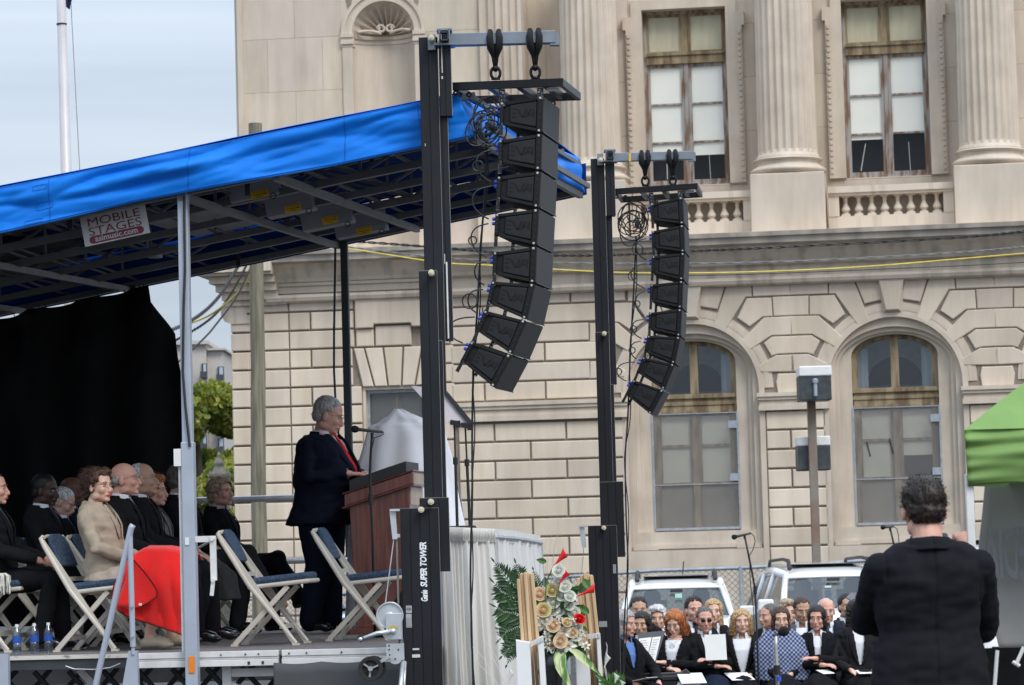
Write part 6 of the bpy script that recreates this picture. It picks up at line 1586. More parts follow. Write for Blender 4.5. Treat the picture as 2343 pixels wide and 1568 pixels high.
for (x, y, r, mt) in ((1234, 1359, 12, 'petal_peach'), (1263, 1351, 12, 'petal_lime'), (1243, 1396, 13, 'petal_lime'), (1246, 1379, 10, 'petal_peach'), (1265, 1431, 12, 'petal_peach'), (1282, 1467, 12, 'petal_peach'), (1261, 1472, 11, 'petal_peach'),
    (1278, 1305, 11, 'petal_white'), (1293, 1342, 11, 'petal_white'), (1285, 1361, 12, 'petal_white'), (1266, 1378, 11, 'petal_white'), (1265, 1394, 12, 'petal_white'), (1294, 1403, 12, 'petal_white'), (1313, 1402, 11, 'petal_white'), (1325, 1416, 10, 'petal_red'), (1303, 1385, 9, 'petal_white'), (1321, 1436, 9, 'petal_white'), (1318, 1455, 9, 'petal_white'), (1289, 1385, 8, 'petal_white'), (1277, 1330, 9, 'petal_white'), (1304, 1364, 10, 'petal_white'), (1279, 1399, 10, 'petal_white'), (1297, 1424, 9, 'petal_lime'), (1251, 1418, 10, 'petal_white'), (1310, 1448, 9, 'petal_peach'), (1285, 1488, 9, 'petal_white')):
    rose(x, y, r, mt, rnf.uniform(-.08, .02), 'rose' if mt != 'petal_red' else 'carnation')
for (x, y, r) in ((1291, 1446, 19), (1242, 1428, 16), (1301, 1478, 17), (1340, 1478, 10), (1252, 1456, 10)): lily(x, y, r)
m = MB()
for (x, y) in ((1275, 1412), (1280, 1424), (1251, 1456), (1255, 1468), (1249, 1446), (1230, 1415), (1318, 1425), (1258, 1488), (1333, 1452), (1309, 1420), (1242, 1480), (1300, 1430)):
    for _ in range(16): m.ell(fp3(x + rnf.gauss(0, 4), y + rnf.gauss(0, 4), rnf.uniform(-.08, -.02)), rnf.uniform(.004, .007), 6, 4)
m.build('small_blossoms', M['petal_white'], fl)
def leafshape(mb, a, b, w_, curve=.0, up=Vector((0, -1, 0)), nseg=6):
    ax = b - a; s = ax.cross(up).normalized()
    def f(u, v):
        return a + ax * v + s * (u - .5) * 2 * w_ * math.sin(PI * (v ** .8)) + Vector((0, 0, -curve * v * v)) + up * (.25 * w_ * abs(u - .5) * 2)
    mb.grid(f, 2, nseg)
def frond(pts, ln0, mt='fern', n=14):
    q = [fp3(*p) for p in pts]; m = MB(); m.tube(q, .0025, 5)
    def at(t):
        f = t * (len(q) - 1); i = min(len(q) - 2, int(f)); return q[i].lerp(q[i + 1], f - i)
    for i in range(n):
        t = .12 + .86 * i / n; p = at(t); d = (at(min(1, t + .05)) - at(t - .05)).normalized(); s = d.cross(Vector((0, 1, 0))).normalized()
        ln = ln0 * math.sin(PI * (.25 + .72 * t)) * rnf.uniform(.85, 1.1)
        for sg in (-1, 1): leafshape(m, p, p + (s * sg * .8 + d * .65 + Vector((0, rnf.uniform(-.3, .3), 0))).normalized() * ln, ln * .13)
    leafshape(m, q[-1], q[-1] + (q[-1] - q[-2]).normalized() * ln0 * .5, .006); return m.build('fern_frond', M[mt], fl)
frond([(1215, 1400), (1180, 1350), (1150, 1312), (1132, 1288)], .095); frond([(1215, 1410), (1175, 1370), (1150, 1355), (1131, 1335)], .11); frond([(1215, 1420), (1180, 1405), (1155, 1400), (1136, 1390)], .12)
frond([(1215, 1430), (1185, 1435), (1160, 1445), (1146, 1460)], .11); frond([(1215, 1440), (1190, 1465), (1165, 1485), (1150, 1500)], .09); frond([(1210, 1380), (1195, 1345), (1188, 1315), (1180, 1290)], .085); frond([(1225, 1380), (1215, 1350), (1205, 1320)], .07)
frond([(1240, 1370), (1228, 1335), (1220, 1305)], .05, 'fern', 10); frond([(1215, 1450), (1180, 1480), (1160, 1520)], .06)
m = MB()
for _ in range(120):
    a = fp3(rnf.gauss(1278, 26), rnf.gauss(1425, 42), rnf.uniform(.0, .12)); an = rnf.uniform(0, 2 * PI); ln = rnf.uniform(.05, .10)
    leafshape(m, a, a + Vector((math.cos(an), rnf.uniform(-.5, .3), math.sin(an))) * ln, ln * .27)
m.build('foliage', M['leafgreen'], fl)
m = MB()
for _ in range(90):
    a = fp3(rnf.gauss(1272, 20), rnf.gauss(1430, 45), rnf.uniform(.06, .16)); an = rnf.uniform(0, 2 * PI); ln = rnf.uniform(.07, .12)
    leafshape(m, a, a + Vector((math.cos(an), rnf.uniform(-.3, .3), math.sin(an))) * ln, ln * .3)
m.build('dark_foliage', M['fern'], fl)
for (a, b, c, w_) in (((1272, 1490), (1280, 1530), (1308, 1575), 12), ((1306, 1484), (1335, 1505), (1375, 1545), 9), ((1290, 1490), (1285, 1520), (1292, 1572), 7)):
    q = [fp3(*a, -.1), fp3(*b, -.15), fp3(*c, -.15)]; w_ = w_ * FYY / FPX; m = MB()
    def f(u, v):
        p = q[0].lerp(q[1], v).lerp(q[1].lerp(q[2], v), v); d = (q[2] - q[0]).normalized(); s = d.cross(Vector((0, 1, 0))).normalized()
        return p + s * (u - .5) * 2 * w_ * math.sin(PI * (v ** .7)) ** .8 + Vector((0, -.01 * abs(u - .5), 0))
    m.grid(f, 4, 14); m.build('long_leaf', M['variegated'], fl, smooth=True)
for k, (x0, y0, x1, y1) in enumerate(((1248, 1370, 1262, 1180), (1243, 1370, 1250, 1225), (1258, 1360, 1275, 1200), (1240, 1380, 1232, 1240), (1262, 1370, 1284, 1225), (1250, 1380, 1215, 1260), (1255, 1370, 1278, 1182))):
    pts = []
    for i in range(14):
        t = i / 13; pts.append(fp3(x0 + (x1 - x0) * t + 4 * math.sin(t * 11 + k * 2) * t, y0 + (y1 - y0) * t, .03 + .03 * math.sin(k)))
    m = MB(); m.tube(pts, [.0022 * (1 - .7 * i / 13) for i in range(14)], 5); m.build('curly_twig', M['twig'], fl)
m = MB(); vz = fp3(1268, 1498).z; m.lathe((0, 0, 0), [(.0, 0), (.05, 0), (.055, .02), (.028, vz * .3), (.035, vz * .6), (.062, vz * .93), (.058, vz)], 20); m.build('vase', M['vase'], fl, smooth=True)
m = MB(); m.bb(-.2, .2, -.2, .2, -.32, -.002); m.build('flower_pedestal', M['white_box'], label='low white pedestal under the dark flower vase', cat='pedestal', bevel=.01).location = fl.location
# small callas by the ground and twigs before the curtain
fl2 = empty('flower_arrangement', (P(1400, 1600, 19.4).x, 19.4, .2), 0, 'low spray of white calla lilies right of the big bouquet', 'flowers'); 
def calla_w(rt, x0, y0, x1, y1, w_, Y):
    global FYY, O_
    FYY, O_ = Y, rt.location.copy(); calla(x0, y0, x1, y1, w_, 'petal_white', 0, rt, [(x0 - 2, y0 + 30), (x0 + 4, y0 + 70)])
calla_w(fl2, 1381, 1530, 1393, 1497, 8, 19.4); calla_w(fl2, 1404, 1575, 1411, 1540, 10, 19.4); calla_w(fl2, 1420, 1580, 1424, 1556, 9, 19.4)
m = MB()
for _ in range(26):
    a = P(rnf.gauss(1402, 12), rnf.gauss(1572, 8), 19.4) - fl2.location; an = rnf.uniform(.3, 2.8); leafshape(m, a, a + Vector((math.cos(an), -.1, math.sin(an))) * .08, .014)
m.build('foliage', M['leafgreen'], fl2)
m = MB()
for k in range(3): pts = [P(1386 + 3 * math.sin(t * 9 + k), 1470 + 110 * t + k * 5, 19.4) - fl2.location for t in [i / 9 for i in range(10)]]; m.tube(pts, .0022, 5)
m.build('curly_twig', M['twig'], fl2)
fl3 = empty('flower_arrangement', (P(1165, 1620, 19.3).x, 19.3, .2), 0, 'single white calla with pale curly twigs in front of the off-white curtain', 'flowers')
calla_w(fl3, 1158, 1572, 1172, 1531, 8, 19.3)
m = MB()
for k, (xa, xb, yb) in enumerate(((1170, 1100, 1400), (1168, 1127, 1412), (1166, 1085, 1480), (1172, 1112, 1455), (1165, 1090, 1500))):
    m.tube([P(xa + (xb - xa) * t + 7 * math.sin(t * 8 + k), 1620 + (yb - 1620) * t, 19.3) - fl3.location for t in [i / 15 for i in range(16)]], [.003 * (1 - .6 * i / 15) for i in range(16)], 5)
m.build('curly_twig', M['petal_white'], fl3)
# ---- bundles of wooden slats in white boxes
def bundle(x0, x1, yt, xb0, xb1, bx, label, Y=18.6):
    o = P((xb0 + xb1) / 2, 1600, Y); rt = empty('wooden_slat_bundle', (o.x, Y, .35), 0, label, 'wooden slats', 'bundles of wooden slats'); n = 5; rn = random.Random(x0)
    for i in range(n):
        t = (i + .5) / n; a = P(x0 + (x1 - x0) * t, yt + rn.uniform(0, 8) + (10 if i == 0 else 0), Y + .02 * (i % 2)) - rt.location; b = P(xb0 + (xb1 - xb0) * t, 1600, Y + .02 * (i % 2)) - rt.location; b = b + (b - a) * .35
        w_ = (x1 - x0) / n * Y / FPX * 1.05; s = MB()
        d = (a - b).normalized(); sx = Vector((1, 0, 0)); top = [a + sx * (w_ * .5 * math.cos(q)) + d * (w_ * .5 * math.sin(q)) for q in [PI * j / 8 for j in range(9)]]
        pl = top + [b - sx * w_ * .5, b + sx * w_ * .5]; pl2 = [p + Vector((0, .05, 0)) for p in pl]; k = len(pl)
        s.add(pl + pl2, [tuple(range(k))[::-1], tuple(range(k, 2 * k))] + [(j, (j + 1) % k, k + (j + 1) % k, k + j) for j in range(k)]); s.build('slat', M['wood_pale'], rt, bevel=.004)
bundle(1182, 1221, 1313, 1200, 1246, (1180, 1243, 1466), 'bundle of pale wooden slats standing left of the bouquet')
bundle(1319, 1357, 1313, 1346, 1386, (1318, 1374, 1452), 'bundle of pale wooden slats standing right of the bouquet', 19.8)
def wbox(qs, Y, label):
    O = P(qs[0][0][0], 1600, Y); rt = empty('white_box', (O.x, Y, .35), 0, label, 'box')
    for nm, q in zip(('side', 'side', 'ribbed_rim'), qs):
        v = [P(*p, Y) - rt.location for p in q]; m = MB()
        if nm == 'side': v[2].z = v[3].z = 0.0
        m.add(v + [p + Vector((0, .30 if nm == 'side' else .02, 0)) for p in v], [(0, 3, 2, 1), (4, 5, 6, 7), (0, 1, 5, 4), (1, 2, 6, 5), (2, 3, 7, 6), (3, 0, 4, 7)])
        if nm != 'side':
            for i in range(9): p = v[0].lerp(v[1], (i + .5) / 9); m.box(p + Vector((0, -.004, -.012)), (.006, .014, .030))
        m.build(nm, M['white_box'], rt)
wbox((((1180, 1466), (1212, 1471), (1226, 1620), (1192, 1620)), ((1230, 1462), (1243, 1457), (1262, 1620), (1248, 1620)), ((1213, 1470), (1243, 1455), (1243, 1464), (1213, 1480))), 18.4, 'white open box round the left bundle of slats')
wbox((((1318, 1507), (1348, 1500), (1358, 1620), (1325, 1620)), ((1365, 1452), (1373, 1450), (1386, 1620), (1376, 1620)), ((1343, 1452), (1373, 1449), (1373, 1456), (1343, 1460))), 19.6, 'white open box round the right bundle of slats')
# ---- music stand, keyboard, papers by the choir
MY = 29.3
def mp_(x, y, Y=MY): return P(x, y, Y)
ms = empty('music_stand', (mp_(1485, 1600).x, MY, 0), 0, 'black music stand with open white sheet music, left of the red haired woman', 'music stand'); O_ = ms.location.copy()
q = [mp_(*p) - O_ for p in ((1465, 1449), (1523, 1444), (1497, 1526), (1440, 1524))]
m = MB(); m.add([v + Vector((0, (.12 if i < 2 else 0) + dy, 0)) for dy in (0, .012) for i, v in enumerate(q)], [(3, 2, 1, 0), (4, 5, 6, 7), (0, 1, 5, 4), (1, 2, 6, 5), (2, 3, 7, 6), (3, 0, 4, 7)]); m.build('desk', mat('desk_grey', (.07, .075, .085), .5), ms)
m = MB(); m.tube([(q[2] + q[3]) / 2, Vector(((q[2].x + q[3].x) / 2, .1, 0))], .012, 8); m.bar((-.25, .1, .01), (.2, .1, .01), .03); m.build('pole', M['black_paint'], ms)
sm_ = empty('sheet_music', (mp_(1480, 1520).x, MY - .02, 1.2), 0, 'two white music sheets clipped open on the black stand', 'papers'); O_ = sm_.location.copy()
for k, pg in enumerate((((1463, 1462), (1492, 1459), (1476, 1523), (1446, 1522)), ((1494, 1459), (1513, 1457), (1496, 1523), (1477, 1523)))):
    a = [P(*p, MY - .03) - O_ + Vector((0, .12 if i < 2 else 0, 0)) for i, p in enumerate(pg)]
    m = MB(); m.add(a, [(3, 2, 1, 0)]); pgo = m.build('page', M['paper'], sm_, solid=.002)
    m = MB()
    for r_ in range(9):
        u0 = a[0].lerp(a[3], .1 + r_ * .085); u1 = a[1].lerp(a[2], .1 + r_ * .085); s_, e_ = u0.lerp(u1, .12), u0.lerp(u1, .5 + .35 * rnf.random()); m.bar(s_ + Vector((0, -.004, 0)), e_ + Vector((0, -.004, 0)), .002, .003)
    m.build('print', M['grey_wire'], pgo)
kb = empty('keyboard', (mp_(1505, 1545).x, MY, mp_(1505, 1545).z), R(3), 'black electric keyboard with white keys below the music stand', 'keyboard')
m = MB(); m.bb(-.24, .26, -.12, .16, -.05, .0); m.build('case', M['black_paint'], kb, bevel=.01)
m = MB(); m.prism([(-.20, .02), (.22, .03), (.26, .06), (.30, .02), (.30, -.05), (-.05, -.06)], (0, -.10, 0), AX, AY, (0, .06, 0)); m.build('end_panel', M['black_paint'], kb, bevel=.01)
m = MB(); [m.bb(-.225 + i * .02, -.207 + i * .02, -.03, .10, .0, .012) for i in range(22)]; m.build('keys', M['key_white'], kb)
m = MB(); m.bar((-.2, .1, -.06), (.2, .1, -1.18), .03); m.bar((.2, .12, -.06), (-.2, .12, -1.18), .03); m.build('stand_legs', M['black_paint'], kb)
for (x, y, w_, rz, lb) in ((1582, 1552, .24, .1, 'loose white sheets of paper lying right of the keyboard'), (1575, 1566, .22, -.2, 'white booklet lying just below the keyboard')):
    o = P(x, y, 29.1); m = MB(); m.box((0, 0, 0), (w_, .3, .006), (R(16), 0, rz)); m.build('paper_sheets', M['paper'], label=lb, cat='papers', loc=o)
tb = MB(); o = P(1580, 1572, 29.1); tb.bb(-.25, .3, -.16, .3, -.04, -.02); tb.bar((-.2, .1, -.04), (-.2, .1, -o.z), .03); tb.bar((.25, .1, -.04), (.25, .1, -o.z), .03); tb.build('small_table', M['black_paint'], loc=o, label='small black table under the loose sheets of paper', cat='table')
# ---- water bottles
def bottle(px, py, Y, lb):
    o = P(px, 1480, Y); rt = empty('water_bottle', (o.x, Y, FLZ + .001), 0, lb, 'bottle', 'water bottles on the stage floor')
    m = MB(); m.lathe((0, 0, 0), [(0, 0), (.028, .0), (.031, .008), (.029, .02), (.031, .03), (.029, .042), (.031, .055), (.029, .065), (.031, .08)], 16); m.lathe((0, 0, 0), [(.031, .125), (.031, .14), (.026, .16), (.015, .178), (.012, .188)], 16, cap=False); m.build('bottle_body', M['water'], rt, smooth=True)
    m = MB(); m.lathe((0, 0, 0), [(.0315, .08), (.0315, .125)], 16); m.build('label', M['bottle_label'], rt)
    m = MB(); m.lathe((0, 0, 0), [(.0, .206), (.012, .206), (.013, .190), (.013, .186), (0, .186)], 12); m.build('cap', M['white_paint'], rt)
for (px, Y, lb) in ((39, 20.9, 'leftmost of the clear water bottles on the stage floor'), (79, 21.05, 'second clear water bottle from the left, half in front of another'), (91, 21.5, 'clear water bottle mostly hidden behind the second one'), (111, 21.2, 'clear water bottle third along the front, with blue and green label'), (153, 22.0, 'clear water bottle standing alone in the dark, right of the others')): bottle(px, 0, Y, lb)
# ---- floor monitor behind the chair
o = P(905, 1400, 22.5); m = MB(); m.prism([(-.16, 0), (.22, 0), (.22, .30), (.06, .36), (-.13, .12)], (0, 0, 0), AX, AY, (0, .45, 0)); m.build('floor_monitor', M['spk'], loc=(o.x, 22.6, FLZ), bevel=.01, label='grey wedge floor monitor at the foot of the lectern', cat='loudspeaker')
# ---- green tent, banner
GY = 12.35
gt_ = empty('green_tent', (P(2217, 1250, GY).x, GY, gz(12)), 0, 'green pop-up canopy tent with a white metal leg at the right edge', 'tent'); O_ = gt_.location.copy()
tl_ = P(2203, 984, GY) - O_; tb_ = P(2207, 1113, GY) - O_
GS = Vector((1.05, 2.3, 0))
def tv(a, b):
    x = tl_.x + a * 1.9; z = tl_.z + (tb_.z - tl_.z) * b
    pu = math.exp(-a * 22)
    return Vector((x + .008 * b, -.02 - .02 * math.sin(PI * b) + .009 * math.sin(b * 26 + a * 3) * (pu + .25) + .03 * noise.noise(Vector((a * 6, b * 4, 0))), z + .010 * math.sin(a * 18) * b))
m = MB(); m.grid(tv, 90, 26); m.build('valance', M['tent_green'], gt_, smooth=True, solid=.003)
m = MB(); m.grid(lambda a, b: Vector((tl_.x + .008 * b, -.02, tl_.z + (tb_.z - tl_.z) * b)) + GS * a, 4, 4); m.build('valance', M['tent_green'], gt_, smooth=True)
ap = Vector((tl_.x + 1.55, 1.2, tl_.z + .78))
def roofg(a, b):
    s = tl_ + Vector((a * 2.1, -.02, 0)); p = s.lerp(ap, b); p.z += .10 * math.sin(PI * min(1, b)) * (1 - b) ** .5; return p
m = MB(); m.grid(roofg, 20, 20); m.build('roof', M['tent_green'], gt_, smooth=True)
m = MB(); m.grid(lambda a, b: (tl_ + GS * a + Vector((0, -.02, 0))).lerp(ap, b) + Vector((0, 0, .10 * math.sin(PI * b) * (1 - b) ** .5)), 20, 20); m.build('roof', M['tent_green'], gt_, smooth=True)
a, b = P(2218, 1113, GY) - O_, P(2226, 1255, GY) - O_; m = MB(); m.bb(a.x - .016, a.x + .016, .0, .032, 0, a.z + .05); m.build('leg', M['white_paint'], gt_, bevel=.004)
m = MB(); m.bb(a.x - .02, a.x + .02, -.004, .036, .02, a.z - .27); m.build('leg', M['white_paint'], gt_, bevel=.004)
BY = 12.9
bo_ = P(2300, 1300, BY); bn = empty('banner', (bo_.x, BY, bo_.z), 0, 'grey cloth banner seen from behind with mirrored letters under the green tent', 'banner'); O_ = bn.location.copy()
ledge = [(1105, 2249), (1180, 2243), (1250, 2236), (1330, 2246), (1400, 2262), (1484, 2284)]
def bf(a, b):
    f = b * (len(ledge) - 1); i = min(len(ledge) - 2, int(f)); u = f - i; y = ledge[i][0] * (1 - u) + ledge[i + 1][0] * u; x = ledge[i][1] * (1 - u) + ledge[i + 1][1] * u
    p = P(x, y, BY) - O_; X = p.x + (1.2 - p.x) * a; return Vector((X, .06 * (1 - math.exp(-a * 12)) - .05 + .03 * math.sin(a * 5 + b * 2), p.z))
m = MB(); m.grid(bf, 40, 30); m.build('cloth', M['banner'], bn, smooth=True, solid=.003)
tx = textmesh('MEDIA', .30, M['banner_ink'], ext=.001, bold=.004, parent=bn); tx.rotation_euler = (PI / 2, 0, 0); bpy.context.view_layer.update(); tx.scale = (-.25 / tx.dimensions.x, .215 / tx.dimensions.y, 1); c = P(2314, 1272, BY) - O_; tx.location = (c.x, -.085, c.z)
bk_ = P(2300, 1520, 12.85); m = MB(); m.grid(lambda a, b: Vector((P(2245, 1500, 12.8).x - bk_.x + a * 1.2, .02 * math.sin(a * 30), P(2300, 1482, 12.85).z - bk_.z - b * (P(2300, 1482, 12.85).z - .45))), 40, 6); m.build('black_table_cloth', M['black_cloth'], smooth=True, label='black cloth hanging under the grey banner', cat='cloth', loc=bk_)
st_ = empty('easel_stand', (P(2275, 1500, 12.7).x, 12.7, gz(12.7)), 0, 'thin white tubular stand legs below the grey banner', 'stand'); O_ = st_.location.copy()
m = MB(); m.tube([P(2281, 1488, 12.7) - O_, P(2275, 1568, 12.7) - O_, P(2270, 1900, 12.7) - O_], .008, 8); m.build('leg', M['white_paint'], st_)
m = MB(); m.tube([P(2342, 1480, 12.7) - O_, P(2324, 1520, 12.7) - O_], .008, 8); m.tube([P(2316, 1514, 12.7) - O_, P(2332, 1524, 12.7) - O_], .008, 8); m.build('leg', M['white_paint'], st_)
# ================================================================ PEOPLE
SK = {'pale': (.70, .43, .32), 'rosy': (.66, .36, .27), 'tan': (.52, .31, .21), 'brown': (.15, .07, .045), 'dark': (.07, .035, .025), 'asian': (.55, .34, .22)}
def skin(n):
    k = 'skin_' + n
    if k not in M: M[k] = mat(k, SK[n], .5, var=.07, scale=12, spec=.4)
    return M[k]
def cloth(c, nm, **kw):
    k = 'cloth_' + nm
    if k not in M: M[k] = mat(k, c, kw.pop('rough', .9), spec=kw.pop('spec', .12), var=kw.pop('var', .12), scale=kw.pop('scale', 14), bump=.06, bscale=kw.pop('bscale', 90), **kw)
    return M[k]
def hairm(c, nm):
    k = 'hair_' + nm
    if k not in M: M[k] = mat(k, tuple(x * .55 for x in c), .5, c2=tuple(min(1, x * 1.5) for x in c), scale=26, stretch=(3, 3, .5), spec=.35)
    return M[k]
HC = {'grey': (.33, .31, .30), 'white': (.55, .54, .54), 'black': (.012, .010, .010), 'brown': (.055, .028, .018), 'darkbrown': (.019, .012, .009), 'red': (.36, .12, .035), 'blonde': (.42, .27, .13), 'ash': (.36, .27, .17), 'salt': (.10, .09, .085), 'ginger': (.30, .10, .03)}
M['eye_white'] = mat('eye_white', (.60, .57, .55), .3, var=.01); M['iris'] = mat('iris', (.03, .025, .02), .2); M['lash'] = mat('lash', (.07, .035, .028), .7); M['lens_dark'] = mat('lens_dark', (.01, .01, .012), .1); M['wire_gold'] = mat('wire_gold', (.16, .11, .06), .3, metal=.7)
M['lens'] = glassmat('lens', (.95, .95, .95), .04); M['beige_shoe'] = mat('beige_shoe', (.45, .38, .28), .6); M['shoe'] = mat('shoe', (.010, .010, .011), .2, coat=.5)
def remesh(mb, name, voxel, m_, parent, smooth=4, disp=None, cut=None, solid=0):
    me = bpy.data.meshes.new('tmp'); me.from_pydata([tuple(v) for v in mb.v], [], mb.f)
    o = bpy.data.objects.new('tmp', me); col.objects.link(o)
    q = o.modifiers.new('r', 'REMESH'); q.mode = 'VOXEL'; q.voxel_size = voxel; q.adaptivity = 0
    if smooth: q = o.modifiers.new('s', 'SMOOTH'); q.iterations = smooth; q.factor = .5
    bpy.context.view_layer.update()
    ev = o.evaluated_get(bpy.context.evaluated_depsgraph_get()); out_ = bpy.data.meshes.new_from_object(ev)
    bpy.data.objects.remove(o); bpy.data.meshes.remove(me)
    if disp or cut:
        bm = bmesh.new(); bm.from_mesh(out_)
        if disp:
            bm.normal_update()
            for v in bm.verts: v.co += v.normal * disp(v.co)
        if cut:
            bmesh.ops.delete(bm, geom=[f for f in bm.faces if cut(f.calc_center_median())], context='FACES')
        bm.to_mesh(out_); bm.free()
    out_.name = name; out_.materials.clear(); out_.materials.append(m_)
    out_.polygons.foreach_set('use_smooth', [True] * len(out_.polygons))
    o = bpy.data.objects.new(name, out_); col.objects.link(o); o.parent = parent
    if solid: q = o.modifiers.new('solid', 'SOLIDIFY'); q.thickness = solid; q.offset = 0
    return o
def loft(mb, secs, n=20):
    """secs: (center, depth half, width half)"""
    vs = []; fs = []
    for (c, a, b) in secs:
        c = Vector(c)
        for k in range(n):
            t = 2 * PI * k / n; ct, st = math.cos(t), math.sin(t)
            e = .82
            vs.append(c + Vector((a * math.copysign(abs(ct) ** e, ct), b * math.copysign(abs(st) ** e, st), 0)))
    for i in range(len(secs) - 1):
        for k in range(n):
            k2 = (k + 1) % n; fs.append((i * n + k, i * n + k2, (i + 1) * n + k2, (i + 1) * n + k))
    fs.append(tuple(range(n))[::-1]); fs.append(tuple((len(secs) - 1) * n + k for k in range(n)))
    mb.add(vs, fs)
def limb(mb, pts, rs, n=12):
    mb.tube(pts, rs, n)
    for p, r in zip(pts, rs): mb.ell(p, r, 12, 8)
def wr(seed, amp, f=9, st=(1, 1, .6)):
    def d(p):
        q = Vector((p.x * f * st[0], p.y * f * st[1], p.z * f * st[2] + seed))
        return amp * (noise.noise(q) + .5 * noise.noise(q * 2.3 + Vector((3, 1, 0))))
    return d
def hand(mb, w, d, nrm, side, curl=.5, sc_=1.0):
    """w wrist, d direction of the hand, nrm back-of-hand normal"""
    d = d.normalized(); nrm = (nrm - d * nrm.dot(d)).normalized(); s = d.cross(nrm) * side
    k = sc_
    mb.tube([w - d * .02, w + d * .02], [.026 * k, .026 * k], 10)
    for t in (-.026, -.009, .009, .026): mb.tube([w + d * .01 * k + s * t * .7 * k, w + d * .085 * k + s * t * k], [.014 * k, .0125 * k], 8)
    for i, (t, L_) in enumerate(((-.030, .062), (-.010, .076), (.011, .082), (.032, .074))):
        p = w + d * .088 * k + s * t * k; an = 0; pts = [p]; dd = d
        for j, seg in enumerate((.45, .32, .23)):
            an += curl * (.55 + .35 * j) * (1 + .12 * (i - 1)); dd = (d * math.cos(an) - nrm * math.sin(an)); p = p + dd * L_ * seg * k; pts.append(p)
        mb.tube(pts, [.0095 * k, .0090 * k, .0082 * k, .0068 * k], 8); mb.ell(pts[-1], .0068 * k, 8, 6)
    p = w + d * .025 * k + s * .030 * k; q = p + (d * .6 + s * .75 - nrm * .25).normalized() * .038 * k; r = q + (d * .9 + s * .25 - nrm * .4).normalized() * .032 * k
    mb.tube([w + d * .01 + s * .012 * k, p, q, r], [.014 * k, .013 * k, .011 * k, .0085 * k], 8); mb.ell(r, .0085 * k, 8, 6)
def person(px, py, Y, yaw, label,  pose='sit', floor=FLZ, sk='pale', hair=('grey', 'short'), jacket=(.012, .014, .022), jn='navy', shirt=(.75, .76, .80), sn='white', tie=None, legs=(.012, .012, .014), ln='black',
           hy=0, hp=0, arms='lap', glasses=None, female=False, vee=(.74, .055), cross=False, skirt=False, extra=None, lips=None, wide=1.0, belly=0, lean=0, detail=1, shoes=True, group=None, seed=0, fat=1.0, hs=1.0, shoe='shoe', wrk=.012, sk_auto=False, cloth_kw=None, elbows=None, scale=None, collar=True, jlen=0):
    rnp = random.Random(seed or int(px * 7 + py)); sit = pose == 'sit'
    pz = .52 if sit else .95
    spine = .50; p0 = Vector((0, 0, pz)); nb = Vector((-.05 + lean, 0, pz + spine))
    hc = nb + Vector((.045 + lean * .25, 0, .130 + .10 * (hs - 1)))
    W_ = P(px, py, Y); s = (W_.z - floor) / hc.z if scale is None else scale
    cy, sy_ = math.cos(yaw), math.sin(yaw)
    off = Vector((hc.x * cy, hc.x * sy_, 0)) * s
    rt = empty('person', (W_.x - off.x, Y - off.y, floor if scale is None else W_.z - hc.z * s), yaw, label, 'person', group); rt.scale = (s, s, s)
    fw = .90 if female else 1.0; wd = wide
    def at(t, dx=0): q = p0.lerp(nb, t); q.x += dx + (.02 * math.sin(PI * t)); return q
    T = [(-.16, .085, .13), (-.02, .115, .170), (.12, .118, .165), (.36, .100 + belly * .8, .138 + belly * .4), (.52, .108 + belly * .6, .15), (.72, .118, .168), (.85, .100, .176), (.93, .080, .144), (.99, .066, .100), (1.05, .055, .066)]
    def torso(mb, g, t0=-1, t1=2, hem=0, hemflare=0):
        ss = []
        if hem: ss.append((at(-hem, belly * .2), (.120 + belly * .5) * fat + g + hemflare, (.185 + g + hemflare) * fw * wd))
        for (t, a, b) in T:
            if t0 <= t <= t1:
                if hem and t < -.05: continue
                ss.append((at(t, belly * .45 * math.exp(-((t - .35) / .28) ** 2)), a * fat + g, (b + g) * fw * wd))
        loft(mb, ss)
    shw = .172 * fw * wd
    sh = {1: nb + Vector((-.01, shw - .006, -.088)), -1: nb + Vector((-.01, -shw + .006, -.088))}
    el, wr_ = {}, {}; cu = .5; nrm = {}
    zc = pz
    def A(e1, w1, e2, w2):
        el[1], wr_[1], el[-1], wr_[-1] = Vector(e1), Vector(w1), Vector(e2), Vector(w2)
    if arms == 'lap': A((.03, .235, zc + .20), (.22, .07, zc + .12), (.03, -.235, zc + .20), (.22, -.07, zc + .12))
    elif arms == 'cross': A((.08, .245, zc + .22), (.25, -.02, zc + .26), (.08, -.245, zc + .20), (.27, .03, zc + .20))
    elif arms == 'knee': A((.08, .235, zc + .20), (.34, .12, zc + .12), (.08, -.235, zc + .20), (.34, -.12, zc + .12))
    elif arms == 'side': A((-.02, .25, zc + .18), (.08, .24, zc - .07), (-.02, -.25, zc + .18), (.08, -.24, zc - .07))
    elif arms == 'lectern': A((.03, .25, zc + .20), (.29, .13, zc + .205), (.05, -.255, zc + .19), (.29, -.11, zc + .205))
    elif arms == 'pole': A((.06, .30, zc + .20), (.22, .05, zc + .16), (.10, -.33, zc + .17), (.36, -.24, zc + .33))
    elif arms == 'chest': A((.08, .245, zc + .20), (.26, .0, zc + .30), (.06, -.245, zc + .20), (.26, -.02, zc + .22))
    if elbows: A(*elbows)
    hip = {k: p0 + Vector((.0, k * .085, -.02)) for k in (1, -1)}
    kn, an_ = {}, {}
    for k in (1, -1):
        if sit: kn[k] = Vector((.43, k * .10, .50)); an_[k] = Vector((.40 + .05 * k, k * .09, .09))
        else: kn[k] = Vector((.02, k * .095, .50)); an_[k] = Vector((-.02 + .03 * k, k * .10, .09))
    if cross and sit: kn[-1] = Vector((.46, -.02, .60)); an_[-1] = Vector((.62, .04, .27)); kn[1] = Vector((.42, .06, .50)); an_[1] = Vector((.36, .10, .09))
